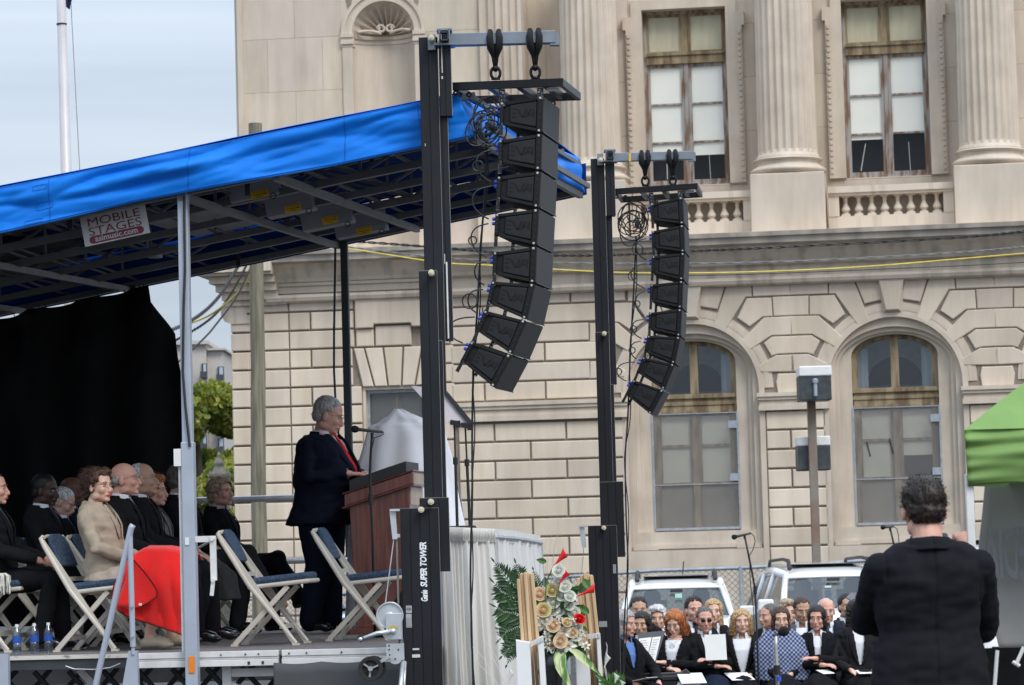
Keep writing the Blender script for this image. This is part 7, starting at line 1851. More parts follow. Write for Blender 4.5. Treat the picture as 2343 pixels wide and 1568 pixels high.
    # ---- body skin: one continuous surface
    b = MB(); torso(b, -.02, -.2)
    fj, fl_, fn_ = rnp.uniform(.93, 1.07), rnp.uniform(.94, 1.05), rnp.uniform(.85, 1.15)
    if not detail or sk_auto: hy += rnp.uniform(-9, 9); hp += rnp.uniform(-4, 5)
    Hm = Euler((0, R(hp), R(hy))).to_matrix()
    def H(x, y, z): return hc + Hm @ Vector((x, y, z)) * hs
    def HE(c, r): b.ell(H(*c), Vector(r) * hs, 16, 12, rot=Hm)
    jw = 1.0 if not female else .93
    b.tube([nb + Vector((-.01, 0, -.05)), nb + Vector((.0, 0, .03)), H(-.018, 0, -.05)], [.066 * (1 if not female else .82), .056 * (1 if not female else .84), .056 * (1 if not female else .86)], 14)
    HE((-.010, 0, .034), (.093, .076, .083)); HE((.020, 0, -.022), (.067, .067 * jw * fj, .084 * fl_)); HE((.030, 0, -.068), (.047, .053 * jw * fj, .042)); HE((.068, 0, -.096), (.020, .024, .017)); HE((.062, 0, .024), (.026, .054, .018))
    for k in (1, -1): HE((.056, k * .036, -.028), (.030, .025, .028)); HE((-.006, k * .077, -.012), (.019, .010, .031)); HE((.000, k * .05, -.068), (.04, .016, .028))
    HE((.078, 0, -.066), (.018, .026, .017)); HE((.101, 0, -.040), (.014 * fn_, .0165 * fn_, .011)); b.tube([H(.082, 0, .012), H(.094, 0, -.012), H(.110, 0, -.036)], [.008, .009, .0105], 8)
    if jn != 'navyX':
        for k in (1, -1): HE((.082, k * .0, -.058), (.014, .022, .006))
    for k in (1, -1):
        limb(b, [sh[k], el[k], wr_[k]], [.048 * fw, .037 * fw, .025 * fw])
        d = (wr_[k] - el[k]).normalized()
        if arms in ('lap', 'knee', 'lectern'): d = (d * .6 + Vector((.5, -k * .45, -.35 if arms != 'lectern' else -.10))).normalized()
        nn = Vector((.25, 0, 1)) if arms != 'side' else Vector((0, k, 0))
        cu_ = {'lap': .55, 'knee': .35, 'lectern': .30, 'cross': .4, 'side': .5, 'pole': .5, 'chest': .4}[arms]
        if arms == 'pole' and k == -1: d = Vector((.2, .05, 1)); nn = Vector((-1, -.2, .2)); cu_ = 1.3
        hand(b, wr_[k] + d * .012, d, nn, k if arms != 'lectern' else k, cu_, .97 if not female else .88)
    for k in (1, -1): limb(b, [hip[k], kn[k], an_[k]], [.075, .050, .034]); limb(b, [an_[k], an_[k] + Vector((.10, 0, -.05))], [.034, .026])
    body = remesh(b, 'body', .0062 if detail else .0085, skin(sk), rt, 3)
    # ---- face parts
    for k in (1, -1):
        m = MB(); m.ell(H(.0800, k * .031, .0005), (.010 * hs, .0120 * hs, .0046 * hs), 12, 8, rot=Hm); e = m.build('eye', M['eye_white'], rt, smooth=True)
        m = MB(); m.ell(H(.0862, k * .031, .0005), (.0045 * hs, .0050 * hs, .0046 * hs), 10, 8, rot=Hm); m.build('iris', M['iris'], e, smooth=True)
        m = MB(); m.tube([H(.0905, k * .014, .022), H(.091, k * .030, .0265), H(.080, k * .048, .021)], [.002, .0026, .0014], 6); m.build('eyebrow', hairm(HC[hair[0]] if hair[0] not in ('white',) else (.3, .29, .28), hair[0] if hair[0] != 'white' else 'brow'), rt)
        m = MB(); m.tube([H(.087, k * .018, .0075), H(.092, k * .031, .0095), H(.083, k * .046, .006)], [.0016, .0024, .0014], 6); m.build('eyelid', M['lash'], rt, smooth=True)
    lc = lips or tuple(x * y for x, y in zip(SK[sk], (.80, .52, .50)))
    lm = M.get('lip' + str(lc)) or mat('lip', lc, .45); M['lip' + str(lc)] = lm
    m = MB(); m.tube([H(.085, .023, -.067), H(.0965, .010, -.0635), H(.098, 0, -.0645), H(.0965, -.010, -.0635), H(.085, -.023, -.067)], [.0012, .0030, .0028, .0030, .0012], 6); m.tube([H(.085, .022, -.068), H(.096, .008, -.0725), H(.096, -.008, -.0725), H(.085, -.022, -.068)], [.001, .0034, .0034, .001], 6); m.build('mouth', lm, rt, smooth=True)
    if glasses:
        gm = MB()
        for k in (1, -1):
            gm.tube([H(.098 - .012 * (1 - math.cos(a)) * .3, k * (.031 + .020 * math.cos(a)), .000 + .015 * math.sin(a)) for a in [2 * PI * i / 14 for i in range(15)]], .0007 if glasses != 'dark' else .002, 5)
            gm.tube([H(.094, k * .051, .006), H(.07, k * .070, .008), H(-.005, k * .079, .004)], .0011, 5)
        gm.tube([H(.100, .011, .004), H(.104, 0, .006), H(.100, -.011, .004)], .0015, 5); go = gm.build('glasses', M['wire_gold'] if glasses != 'dark' else M['black_paint'], rt)
        gl = MB()
        for k in ((1, -1) if glasses == 'dark' else ()): gl.ell(H(.097, k * .031, 0), (.0015 * hs, .019 * hs, .0145 * hs), 14, 8, rot=Hm)
        if gl.v: gl.build('lens', M['lens_dark'], go, smooth=True)
    # ---- hair
    hcx, st = hair; hm = hairm(HC[hcx], hcx); hb = MB(); amp = .006
    def HH(c, r): hb.ell(H(*c), Vector(r) * hs, 16, 12, rot=Hm)
    cutf = None; Hi = Hm.inverted()
    def loc_(p): return Hi @ (p - hc) / hs
    front = lambda q: q.x > .045 and q.z < .075 and abs(q.y) < .06
    if st == 'short' or st == 'spiky':
        HH((-.020, 0, .039), (.0955, .0805, .0865)); HH((-.055, 0, -.015), (.054, .072, .058))
        cutf = lambda p: (lambda q: (q.x > .035 + max(0, (q.z - .062)) * 1.6 and q.z < .105) or (q.z < .0 and q.x > -.022) or (q.z < .028 and q.x > .012) or q.z < -.062)(loc_(p))
        if st == 'spiky': amp = .006; HH((-.005, .012, .080), (.065, .055, .040))
        else: amp = .0035
    elif st == 'bald':
        HH((-.030, 0, .0), (.080, .0815, .050)); cutf = lambda p: (lambda q: q.x > -.012 or q.z > .040 or q.z < -.05 or (q.x > -.03 and q.z < -.005))(loc_(p)); amp = .002
    elif st == 'receding':
        HH((-.028, 0, .034), (.086, .083, .084)); HH((-.055, 0, -.015), (.055, .074, .055)); cutf = lambda p: (lambda q: (q.x > -.005 and q.z > .02) or (q.z < .0 and q.x > -.022) or (q.x > .02) or q.z < -.06)(loc_(p)); amp = .004
    elif st == 'bob':
        HH((-.018, 0, .036), (.105, .092, .094)); HH((-.030, .058, -.045), (.062, .036, .082)); HH((-.030, -.058, -.045), (.062, .036, .082)); HH((-.06, 0, -.05), (.05, .075, .08))
        cutf = lambda p: (lambda q: (q.x > .026 and q.z < .072 - abs(q.y) * .5 and abs(q.y) < .058 - max(0, q.z) * .25) or (q.x > .062 and q.z < .07))(loc_(p)); amp = .004
    elif st == 'long':
        HH((-.018, 0, .036), (.105, .090, .092)); HH((-.030, .060, -.06), (.055, .034, .12)); HH((-.030, -.060, -.06), (.055, .034, .12)); HH((-.06, 0, -.08), (.05, .078, .12))
        cutf = lambda p: (lambda q: (q.x > .024 and q.z < .078 - abs(q.y) * .6 and abs(q.y) < .054) or (q.x > .060 and q.z < .07))(loc_(p)); amp = .006
    elif st == 'curly':
        HH((-.020, 0, .036), (.106, .093, .094)); HH((-.030, .066, -.045), (.058, .040, .090)); HH((-.030, -.066, -.045), (.058, .040, .090)); HH((-.06, 0, -.04), (.055, .085, .085))
        for i in range(0):
            a = rnp.uniform(-2.5, 2.5); z = rnp.uniform(-.12, .07); r = .078 + .022 * rnp.random(); q = PI - a * .85
            x_, y_ = r * math.cos(PI + a * .8) * -1 * -1, r * math.sin(PI + a * .8)
            if x_ > .02 and abs(y_) < .06 : continue
            HH((x_ - .01, y_ * 1.05, z), (.025, .023, .027))
        cutf = lambda p: (lambda q: (q.x > .030 and q.z < .074 - abs(q.y) * .5 and abs(q.y) < .056))(loc_(p)); amp = .009
    elif st == 'puffy':
        HH((-.022, 0, .040), (.115, .100, .100)); HH((-.05, 0, -.02), (.075, .092, .075)); HH((.02, 0, .095), (.07, .075, .035))
        cutf = lambda p: (lambda q: (q.x > .036 and q.z < .078 - abs(q.y) * .3 and abs(q.y) < .062) or (q.z < -.02 and q.x > .0) or (q.z < .01 and q.x > .03))(loc_(p)); amp = .010
    elif st == 'wind':
        HH((-.022, 0, .040), (.108, .092, .096)); HH((-.075, 0, .02), (.075, .085, .085)); HH((-.07, .02, .085), (.08, .07, .05)); HH((.03, .01, .10), (.05, .06, .03))
        cutf = lambda p: (lambda q: (q.x > .040 and q.z < .075 and abs(q.y) < .065) or (q.z < -.005 and q.x > -.015) or (q.z < .03 and q.x > .03))(loc_(p)); amp = .014
    nz_ = rnp.uniform(0, 50)
    def hd(p):
        q = loc_(p); an = math.atan2(q.y, q.z + .02)
        return amp * (noise.noise(Vector((q.x * 16, an * 4 + nz_, q.z * 14))) + .6 * noise.noise(Vector((q.x * 34 + nz_, an * 9, q.z * 30))))
    ho = remesh(hb, 'hair', .0065, hm, rt, 2, hd, cutf, solid=.004)
    # loose strands follow the head
    me = ho.data; nstr = {'short': 260, 'bald': 50, 'receding': 140, 'bob': 520, 'long': 620, 'curly': 620, 'puffy': 420, 'wind': 620, 'spiky': 900}[st]
    if not detail: nstr = int(nstr * .45)
    sb = MB(); nv = len(me.vertices)
    if nv:
        for _ in range(nstr):
            v = me.vertices[rnp.randrange(nv)]; q = loc_(v.co); n_ = (Hi @ v.normal) if v.normal.length > 0 else Vector((0, 0, 1)); n_ = (q - Vector((-.01, 0, .01))).normalized()
            if st in ('short', 'receding', 'bald'): dr_ = Vector((-1, 0, -.3)) - n_ * n_.dot(Vector((-1, 0, -.3))) + n_ * .10; L_ = .016
            elif st == 'spiky': dr_ = n_ * .55 + Vector((rnp.uniform(-.6, .3), rnp.uniform(-.7, .7), rnp.uniform(-.2, .6))); L_ = rnp.uniform(.008, .019)
            elif st in ('bob', 'long'): dr_ = Vector((-.2, 0, -1)); L_ = .06
            elif st == 'curly': dr_ = n_ * .35 + Vector((-.1, rnp.uniform(-.3, .3), -1)); L_ = rnp.uniform(.04, .09)
            elif st == 'wind': dr_ = Vector((-1, rnp.uniform(-.3, .3), rnp.uniform(-.35, .22))) + n_ * .22; L_ = rnp.uniform(.03, .09)
            else: dr_ = n_ * .5 + Vector((rnp.uniform(-.8, .4), rnp.uniform(-.6, .6), rnp.uniform(-.6, .3))); L_ = .03
            dr_ = dr_.normalized(); pts = [q - n_ * .003]
            if st == 'curly':
                cw, ph_ = rnp.uniform(.005, .009), rnp.uniform(0, 6); sd2 = dr_.orthogonal().normalized(); sd3 = dr_.cross(sd2); pts = [q - n_ * .004 + dr_ * L_ * j / 8 + (sd2 * math.cos(j * 1.5 + ph_) + sd3 * math.sin(j * 1.5 + ph_)) * cw * min(1, j / 2) for j in range(9)]
            else:
              for j in range(3): pts.append(pts[-1] + dr_ * L_ / 3 + Vector((rnp.uniform(-.004, .004), rnp.uniform(-.004, .004), rnp.uniform(-.005, .003))) * (2 if st in ('curly', 'puffy', 'wind') else 1))
            if any((t_.x > .055 and t_.z < .06 and abs(t_.y) < .07) for t_ in pts[1:]) : continue
            sb.tube([H(*t_) for t_ in pts], [.0013, .0013, .0011, .0005] if st != 'curly' else [.0026] * 7 + [.002, .001], 3 if st != 'curly' else 4, cap=False)
        sb.build('loose_hair', hm, ho)
    # ---- clothes
    jm = cloth(jacket, jn, **(cloth_kw or {}))
    if shirt:
        c = MB(); torso(c, .004, .1, .98)
        sm2 = cloth(shirt, sn, var=.02)
        so_ = remesh(c, 'shirt', .010, sm2, rt, 2)
        if collar:
            m = MB(); nk = nb + Vector((.004, 0, .012))
            for k in (1, -1):
                m.grid(lambda a, b_: nk + Vector((.0 + (.064 + .016 * b_) * math.cos(PI - a * 2.7) + .012, k * (.062 + .014 * b_) * math.sin(PI - a * 2.7), .034 * (1 - b_) - .014 * b_ - .022 * a - .040 * b_ * (a ** 3))), 14, 3)
            m.build('collar', sm2, so_, smooth=True, solid=.003)
    c = MB()
    torso(c, .022, -.06 if sit else -.3, .99, hem=(.06 if sit else .26 + jlen), hemflare=.0 if sit else .004)
    for k in (1, -1):
        cuff = el[k].lerp(wr_[k], .93); limb(c, [nb + Vector((-.012, k * .035, -.030)), nb + Vector((-.012, k * .10 * wd, -.050)), sh[k] + Vector((0, -k * .012, .0))], [.050, .054, .060 * fw])
        limb(c, [sh[k] + Vector((0, -k * .03, .004)), sh[k], sh[k].lerp(el[k], .5) + Vector((0, k * .004, 0)), el[k], el[k].lerp(wr_[k], .5), cuff], [.056 * fw, .060 * fw, .057 * fw, .051 * fw, .046 * fw, .039 * fw])
    zv, wv = vee; zv0 = pz + spine * zv * .55; zt_ = nb.z + .03
    def jc(p):
        for k in (1, -1):
            if (p - wr_[k]).length < .050 and (p - cuff_[k]).dot((wr_[k] - el[k]).normalized()) > .012: return True
        if p.z > nb.z + .036: return True
        if vee and wv > 0 and p.x > at(.6).x + .01 and zv0 < p.z < zt_ + .02:
            w_ = .012 + wv * ((p.z - zv0) / (zt_ - zv0)) ** .85; return abs(p.y) < w_ and min((p - el[1]).length, (p - el[-1]).length) > .09 and min((p - wr_[1]).length, (p - wr_[-1]).length) > .06
        return False
    cuff_ = {k: el[k].lerp(wr_[k], .93) for k in (1, -1)}
    sd_ = rnp.uniform(0, 90)
    w0_ = wr(sd_, wrk, 8, (.8, .8, 1.5)); ya_ = shw * .90
    def jd(p):
        g = -.007 * math.exp(-(p.y / .007) ** 2) if p.x < -.02 and p.z > pz - .25 else 0
        if p.z > nb.z - .22: g -= .006 * math.exp(-((abs(p.y) - ya_) / .008) ** 2)
        return w0_(p) + g
    jk = remesh(c, 'jacket', .0085 if detail < 2 else .006, jm, rt, 3 if detail < 2 else 2, jd, jc, solid=.006)
    if collar:
        m = MB(); nk = nb + Vector((-.004, 0, .0))
        for k in (1, -1):
            m.grid(lambda a, b_: nk + Vector(((.080 + .022 * b_) * math.cos(PI - a * 1.9), k * (.078 * fw + .024 * b_) * math.sin(PI - a * 1.9), .030 * (1 - b_) ** 1.5 - .012 * a - .016 * b_)), 12, 4)
        m.build('coat_collar', jm, jk, smooth=True, solid=.006)
    # lapels
    if wv > 0 and collar:
        for k in (1, -1):
            m = MB()
            def lp_(a, b_):
                z = zv0 + (nb.z - zv0) * a; w0 = .014 + wv * ((z - zv0) / (zt_ - zv0)) ** .85; wl = .048 * math.sin(PI * min(1, a * .80 + .06)) + .004
                y = k * (w0 + wl * b_); t = (z - pz) / spine; q = at(t); ai, bi = .12, .17
                for (t0, a0, b0), (t1, a1, b1) in zip(T[:-1], T[1:]):
                    if t0 <= t <= t1: u = (t - t0) / (t1 - t0); ai, bi = a0 + (a1 - a0) * u, b0 + (b1 - b0) * u
                bel = belly * .45 * math.exp(-((t - .35) / .28) ** 2)
                x = q.x + bel + (ai * fat + .030) * math.sqrt(max(.05, 1 - (abs(y) / ((bi + .022) * fw * wd)) ** 2.3)) + .004
                return Vector((x, y, z))
            m.grid(lp_, 14, 4); m.build('lapel', jm, jk, smooth=True, solid=.004)
    if tie and shirt:
        m = MB(); tm = cloth(tie[0], tie[1], rough=.5, **(tie[2] if len(tie) > 2 else {}))
        def tf(a, b_):
            z = nb.z + .012 - (nb.z + .012 - zv0 - .0) * a * 1.02; t = (z - pz) / spine; q = at(t); ai = .1
            for (t0, a0, b0), (t1, a1, b1) in zip(T[:-1], T[1:]):
                if t0 <= t <= t1: u = (t - t0) / (t1 - t0); ai = a0 + (a1 - a0) * u
            w_ = (.020 if a < .08 else .013 + .024 * a); bel = belly * .45 * math.exp(-((t - .35) / .28) ** 2)
            return Vector((q.x + bel + ai * fat + .016 - .004 * abs(b_ - .5), (b_ - .5) * 2 * w_, z))
        m.grid(tf, 20, 3); m.build('tie', tm, so_, smooth=True, solid=.006)
    # legs
    c = MB(); lm_ = cloth(legs, ln)
    if skirt:
        if sit: loft(c, [((.0, 0, .40), .14, .17), ((0, 0, .62), .12, .16)]); c.tube([(.02, 0, .50), (.25, 0, .515), (.43, 0, .52), (.50, 0, .46), (.51, 0, .30)], [.145, .135, .13, .13, .15], 16); limb(c, [hip[1], kn[1]], [.10, .085]); limb(c, [hip[-1], kn[-1]], [.10, .085])
        else: loft(c, [((0, 0, .5), .15, .2), ((0, 0, .97), .13, .17)])
    else:
        loft(c, [(at(-.2), .10, .14 * wd), (at(-.02), .128, .178 * fw * wd), (at(.16), .122, .166 * fw * wd)])
        for k in (1, -1): limb(c, [hip[k], hip[k].lerp(kn[k], .5), kn[k], kn[k].lerp(an_[k], .5), an_[k] + Vector((0, 0, .01))], [.098 * wd * fat ** .5, .090 * wd * fat ** .6, .074 * fat ** .7, .070 * fat ** .7, .066 * fat ** .6])
    remesh(c, 'skirt' if skirt else 'trousers', .010, lm_, rt, 3, wr(sd_ + 9, .012, 8))
    if shoes:
        for k in (1, -1):
            m = MB(); a = an_[k]; tip = Vector((.16, 0, -.055)) if not (cross and sit and k == -1) else Vector((.15, 0, .02))
            m.tube([a + Vector((-.05, 0, -.045)), a + Vector((-.02, 0, -.035)), a + tip * .5 + Vector((0, 0, .0)), a + tip * .85, a + tip], [.030, .040, .040, .036, .020], 12); m.ell(a + tip * .95, (.03, .032, .02), 10, 8)
            m.build('shoe', M[shoe], rt, smooth=True)
    info = dict(rt=rt, H=H, wr=wr_, el=el, kn=kn, an=an_, nb=nb, s=s, jk=jk, body=body)
    return info
def held(info, p, size, rot, mt, name, label, cat='paper', th=.004):
    w_ = info['rt'].matrix_basis @ Vector(p); m = MB(); m.box((0, 0, 0), (size[0], size[1], th)); o = m.build(name, M[mt], label=label, cat=cat); o.location = w_
    o.rotation_euler = (Matrix.Rotation(info['rt'].rotation_euler.z, 4, 'Z') @ Euler(rot).to_matrix().to_4x4()).to_euler(); return o
NAVY = (.010, .014, .026); BLK = (.010, .010, .012)
# ---------- the speaker
spk_ = person(752, 950, 24.2, R(-26), 'grey haired man in a navy suit and red tie standing at the lectern', 'stand', FLZ, 'rosy', ('grey', 'short'), (.008, .011, .023), 'navysuit', tie=((.55, .010, .015), 'redtie'), legs=(.008, .011, .023), ln='navysuit', hy=18, hp=18, arms='lectern', glasses='wire', vee=(.62, .075), belly=.07, wide=1.16, lean=.07, fat=1.46, hs=1.12, seed=5, jlen=.05)
m = MB(); w_ = spk_['wr'][-1]; m.tube([w_ + Vector((-.012, .028 * math.cos(a), .030 * math.sin(a))) for a in [2 * PI * i / 12 for i in range(13)]], .005, 6); m.build('wristwatch', M['alu'], spk_['rt'])
# ---------- seated row on the stage
def chair_for(info, label, dz=0):
    w_ = info['rt'].location; rz = info['rt'].rotation_euler.z; d = .06
    place_chair(w_.x - d * math.cos(rz), w_.y - d * math.sin(rz), rz, label)
a = person(228, 1113, 21.3, R(-14), 'woman in a beige trench coat with windblown brown hair, blanket on her lap', female=True, sk='pale', hair=('brown', 'wind'), jacket=(.40, .33, .25), jn='trench', shirt=None, hy=-24, hp=-2, arms='lap', glasses='wire', lips=(.62, .03, .03), vee=(.95, .020), legs=(.45, .37, .30), ln='beige', skirt=True, seed=3, shoe='beige_shoe', lean=-.02)
m = MB(); nb = a['nb']
for k in (1, -1):
    m.grid(lambda u, v: nb + Vector((.005 + .080 * math.cos(PI - u * 2.6), k * .078 * math.sin(PI - u * 2.6), .035 - .06 * v - .02 * u)) + Vector((.03 * u * v, k * .05 * v * u, -.02 * v * u)), 12, 4)
m.build('coat_collar', M['cloth_trench'], a['jk'], smooth=True, solid=.008)
chair_for(a, 'folding chair under the woman in the beige trench coat'); trench = a
a = person(286, 1098, 22.0, R(-5), 'bald man with glasses in a black suit and silver tie, seated beside the trench coat', sk='rosy', hair=('grey', 'bald'), jacket=BLK, jn='black', tie=((.30, .31, .38), 'silvertie'), hy=-4, hp=-6, arms='lap', glasses='wire', seed=4); chair_for(a, 'folding chair under the bald man with the silver tie')
a = person(327, 1098, 22.6, R(-4), 'grey haired man in a black suit and dark red tie holding a program', sk='tan', hair=('white', 'receding'), jacket=BLK, jn='black', tie=((.09, .010, .02), 'winetie'), hy=0, hp=-6, arms='knee', glasses='wire', seed=6); chair_for(a, 'folding chair under the man with the dark red tie')
held(a, (.42, -.04, .68), (.22, .16), (0, R(-28), 0), 'paper', 'program_booklet', 'white program booklet held on the lap of the grey haired man')
a = person(352, 1124, 23.2, R(-6), 'short red haired woman in a grey jacket seated behind the men', female=True, sk='rosy', hair=('ginger', 'puffy'), jacket=(.16, .15, .145), jn='greywool', shirt=(.30, .28, .26), sn='taupe', hy=-4, arms='lap', vee=(.9, .03), legs=(.05, .05, .05), ln='darkgrey', skirt=True, seed=8); chair_for(a, 'folding chair under the red haired woman in grey')
a = person(418, 1098, 24.0, R(-4), 'dark haired man in black half hidden behind the grey stage post', sk='tan', hair=('salt', 'short'), jacket=BLK, jn='black', hy=6, hp=-2, arms='lap', cross=True, seed=9, tie=((.02, .02, .03), 'darktie'), legs=(.022, .023, .026), ln='charcoal'); chair_for(a, 'folding chair behind the grey stage post')
a = person(507, 1128, 24.6, R(-12), 'blonde woman in a black suit sitting with crossed legs right of the grey post', female=True, sk='rosy', hair=('ash', 'puffy'), jacket=BLK, jn='black', shirt=(.4, .4, .4), sn='silk', hy=-24, hp=-8, arms='lap', cross=True, seed=10, vee=(.9, .03)); chair_for(a, 'folding chair under the blonde woman in black')
# ---------- people in the dark at the left
a = person(-14, 1118, 21.6, R(-8), 'man at the left edge in black with a striped tie, hands together', sk='rosy', hair=('darkbrown', 'short'), jacket=BLK, jn='black', tie=((.03, .05, .07), 'stripe', dict(scale=9, stretch=(1, 2, 6))), hy=4, arms='knee', seed=12); chair_for(a, 'folding chair at the left edge of the stage')
a = person(104, 1122, 22.5, R(-8), 'dark skinned man with short black hair seated in the shade', sk='dark', hair=('black', 'short'), jacket=BLK, jn='black', tie=((.03, .02, .09), 'purpletie'), hy=-10, hp=6, arms='lap', seed=13); chair_for(a, 'folding chair under the man in the shade')
a = person(145, 1150, 23.4, R(-5), 'white haired man with a moustache looking down, seated in the shade', sk='pale', hair=('white', 'short'), jacket=BLK, jn='black', tie=((.02, .06, .30), 'bluetie'), hy=-4, hp=24, arms='chest', seed=14); chair_for(a, 'folding chair under the white haired man looking down')
m = MB(); H = a['H']; m.tube([H(.093, .02, -.058), H(.103, 0, -.052), H(.093, -.02, -.058)], [.003, .006, .003], 6); m.build('moustache', M['hair_white'], a['rt'])
a = person(166, 1126, 24.1, R(-5), 'dark skinned man with glasses at the back of the stage, mostly hidden', sk='brown', hair=('black', 'bald'), jacket=NAVY, jn='navy', tie=((.02, .06, .30), 'bluetie'), hy=-6, arms='lap', glasses='wire', seed=15); chair_for(a, 'folding chair under the man with glasses at the back')
# white tassels at the left edge
o = P(4, 1312, 21.35); m = MB(); rq = random.Random(2)
for _ in range(150):
    x0, y0 = rq.uniform(-.05, .05), rq.uniform(-.05, .05); L_ = rq.uniform(.08, .15); m.tube([(x0 * .5, y0 * .5, .0), (x0 * 1.1, y0 * 1.1, -.02), (x0 * 1.2 + rq.uniform(-.01, .01), y0 * 1.2, -L_)], .003, 4)
m.build('white_tassels', M['petal_white'], loc=o, label='white fringed tassels hanging over the chair edge at the far left', cat='tassels')
# ---------- red blanket
ctrl_top = [(292, 1279), (330, 1257), (380, 1257), (418, 1263), (443, 1276)]
ctrl_bot = [(265, 1388), (290, 1408), (340, 1424), (378, 1438), (424, 1454)]
side_l = [(0, 0), (-6, 0), (-14, 0), (-12, 0), (0, 0)]; side_r = [(0, 0), (6, 0), (10, 0), (8, 0), (0, 0)]
BYn = 21.02; bo2 = P(360, 1350, BYn)
def blk_(a, b):
    if b < .22:
        k = b / .22; x, y = interp(ctrl_top, a); p = P(x, y + 3 * (1 - k), BYn) ; p.y = BYn + .46 * (1 - k) + .03; p.z += .030 * math.sin(PI * k) - .02 * (1 - k)
        p.x += .02 * (1 - k); p.z += .018 * math.cos((1 - k) * 12) * .5
    else:
        k = (b - .22) / .78; x0, y0 = interp(ctrl_top, a); x1, y1 = interp(ctrl_bot, a); sl = interp(side_l, k)[0] * (1 - a) + interp(side_r, k)[0] * a
        p = P(x0 + (x1 - x0) * k + sl, y0 + (y1 - y0) * k, BYn)
        fold = .035 * math.sin(a * 8 + k * 1.5) * k + .12 * (.4 - abs(noise.noise(Vector((a * 4.5 - k, k * 1.2, 3))))) * min(1, k * 2)
        p.y = BYn + .00 - .09 * math.sin(min(1, k * 2) * PI / 2) + fold - .02 * math.sin(a * PI)
    return p - bo2
m = MB(); m.grid(blk_, 70, 60); bl = empty('blanket', bo2, 0, 'bright red wool blanket over the lap of the woman in the trench coat', 'blanket'); m.build('wool', M['red_wool'], bl, smooth=True, solid=.008)
st_m = mat('stitch', (.10, .005, .005), .9)
m = MB(); m.tube([blk_(i / 30, 1) + Vector((0, -.008, 0)) for i in range(31)], .0045, 5); m.tube([blk_(0, .22 + .78 * i / 20) + Vector((0, -.008, 0)) for i in range(21)], .004, 5)
m.build('stitching', st_m, bl)
flp = [(306, 1281), (332, 1310), (352, 1338), (360, 1352), (359, 1366), (345, 1376), (322, 1388)]
m = MB(); fq = [P(x, y, BYn - .175) - bo2 for x, y in flp]
lf = [P(x, y, BYn - .135) - bo2 for x, y in ((294, 1290), (291, 1310), (286, 1330), (278, 1350), (270, 1370), (268, 1385), (300, 1393))]
m.grid(lambda a, b: (lambda i, u: lf[i].lerp(lf[i + 1], u).lerp(fq[i].lerp(fq[i + 1], u), a) + Vector((0, -.010 * math.sin(PI * a), 0)))(min(5, int(b * 6)), b * 6 - min(5, int(b * 6))), 8, 24); m.build('folded_corner', M['red_wool'], bl, smooth=True, solid=.008)
m = MB(); m.tube([p + Vector((0, -.006, 0)) for p in fq], .004, 5); m.build('stitching', st_m, bl)
m = MB(); m.box(P(321, 1383, BYn - .20) - bo2, (.020, .003, .015), (0, .3, 0)); m.build('label_tag', M['white_paint'], bl)
# ---------- the choir
G0 = 0.0
def crowd(px, py, Y, yaw, label, **kw):
    Y += 2.5
    return person(px, py, Y, R(yaw), label, floor=gz(Y), group=None, shoes=False, sk_auto=True, **kw)
W = (.80, .80, .82)
a = crowd(1430, 1427, 26.6, -62, 'grey haired woman in a black jacket and blue scarf at the keyboard', female=True, sk='rosy', hair=('grey', 'bob'), jacket=BLK, jn='black', shirt=(.12, .22, .50), sn='bluescarf', arms='knee', hp=8, hy=20, vee=(.9, .05), skirt=True)
held(a, (.40, -.06, .68), (.20, .15), (0, R(-10), .3), 'paper', 'music_book', 'white paper in the hands of the grey haired keyboard player')
a = crowd(1467, 1428, 29.6, -98, 'black haired woman in a white shirt behind the music stand', female=True, sk='asian', hair=('black', 'bob'), jacket=BLK, jn='black', shirt=W, hp=4, vee=(.9, .05))
a = crowd(1461, 1396, 31.0, -85, 'man with dark wavy hair whose head shows behind the black haired woman', sk='tan', hair=('darkbrown', 'spiky'), jacket=BLK, jn='black', detail=0)
a = crowd(1503, 1415, 31.2, -95, 'pale grey haired woman mostly hidden in the second row', female=True, sk='pale', hair=('white', 'puffy'), jacket=(.5, .5, .5), jn='palegrey', detail=0, shirt=W)
a = crowd(1543, 1425, 29.0, -112, 'young woman with curly red hair, white blouse and ring necklace, looking down', female=True, sk='pale', hair=('red', 'curly'), jacket=BLK, jn='black', shirt=W, hp=16, hy=6, arms='cross', vee=(.62, .085), skirt=True, collar=False)
m = MB(); nbb = a['nb']; m.tube([nbb + Vector((.135, .022 * math.cos(t), -.085 + .022 * math.sin(t))) for t in [2 * PI * i / 16 for i in range(17)]], .0045, 6); m.tube([nbb + Vector((.06, .07, -.0)), nbb + Vector((.12, .03, -.05)), nbb + Vector((.135, 0, -.062)), nbb + Vector((.12, -.03, -.05)), nbb + Vector((.06, -.07, 0))], .002, 5); m.build('necklace', M['petal_white'], a['rt'])
a = crowd(1588, 1396, 30.6, -80, 'young man with short brown spiky hair and black suit in the second row', sk='rosy', hair=('darkbrown', 'spiky'), jacket=BLK, jn='black', hp=-4, tie=((.02, .02, .03), 'darktie'), detail=1)
a = crowd(1612, 1418, 29.0, -80, 'woman with dark sunglasses in a black coat clasping a white folder', female=True, sk='rosy', hair=('salt', 'short'), jacket=(.012, .012, .013), jn='blackcoat', shirt=W, arms='cross', glasses='dark', vee=(.9, .05), wide=1.1, legs=(.012, .018, .035), ln='navyskirt', skirt=True)
held(a, (.31, .02, .90), (.006, .22), (0, R(-8), 0), 'paper', 'white_folder', 'plain white folder held upright by the woman in sunglasses', 'folder', .26)
a = crowd(1632, 1400, 31.0, -95, 'fair haired woman hidden behind the woman in sunglasses', female=True, sk='pale', hair=('blonde', 'long'), jacket=BLK, jn='black', detail=0)
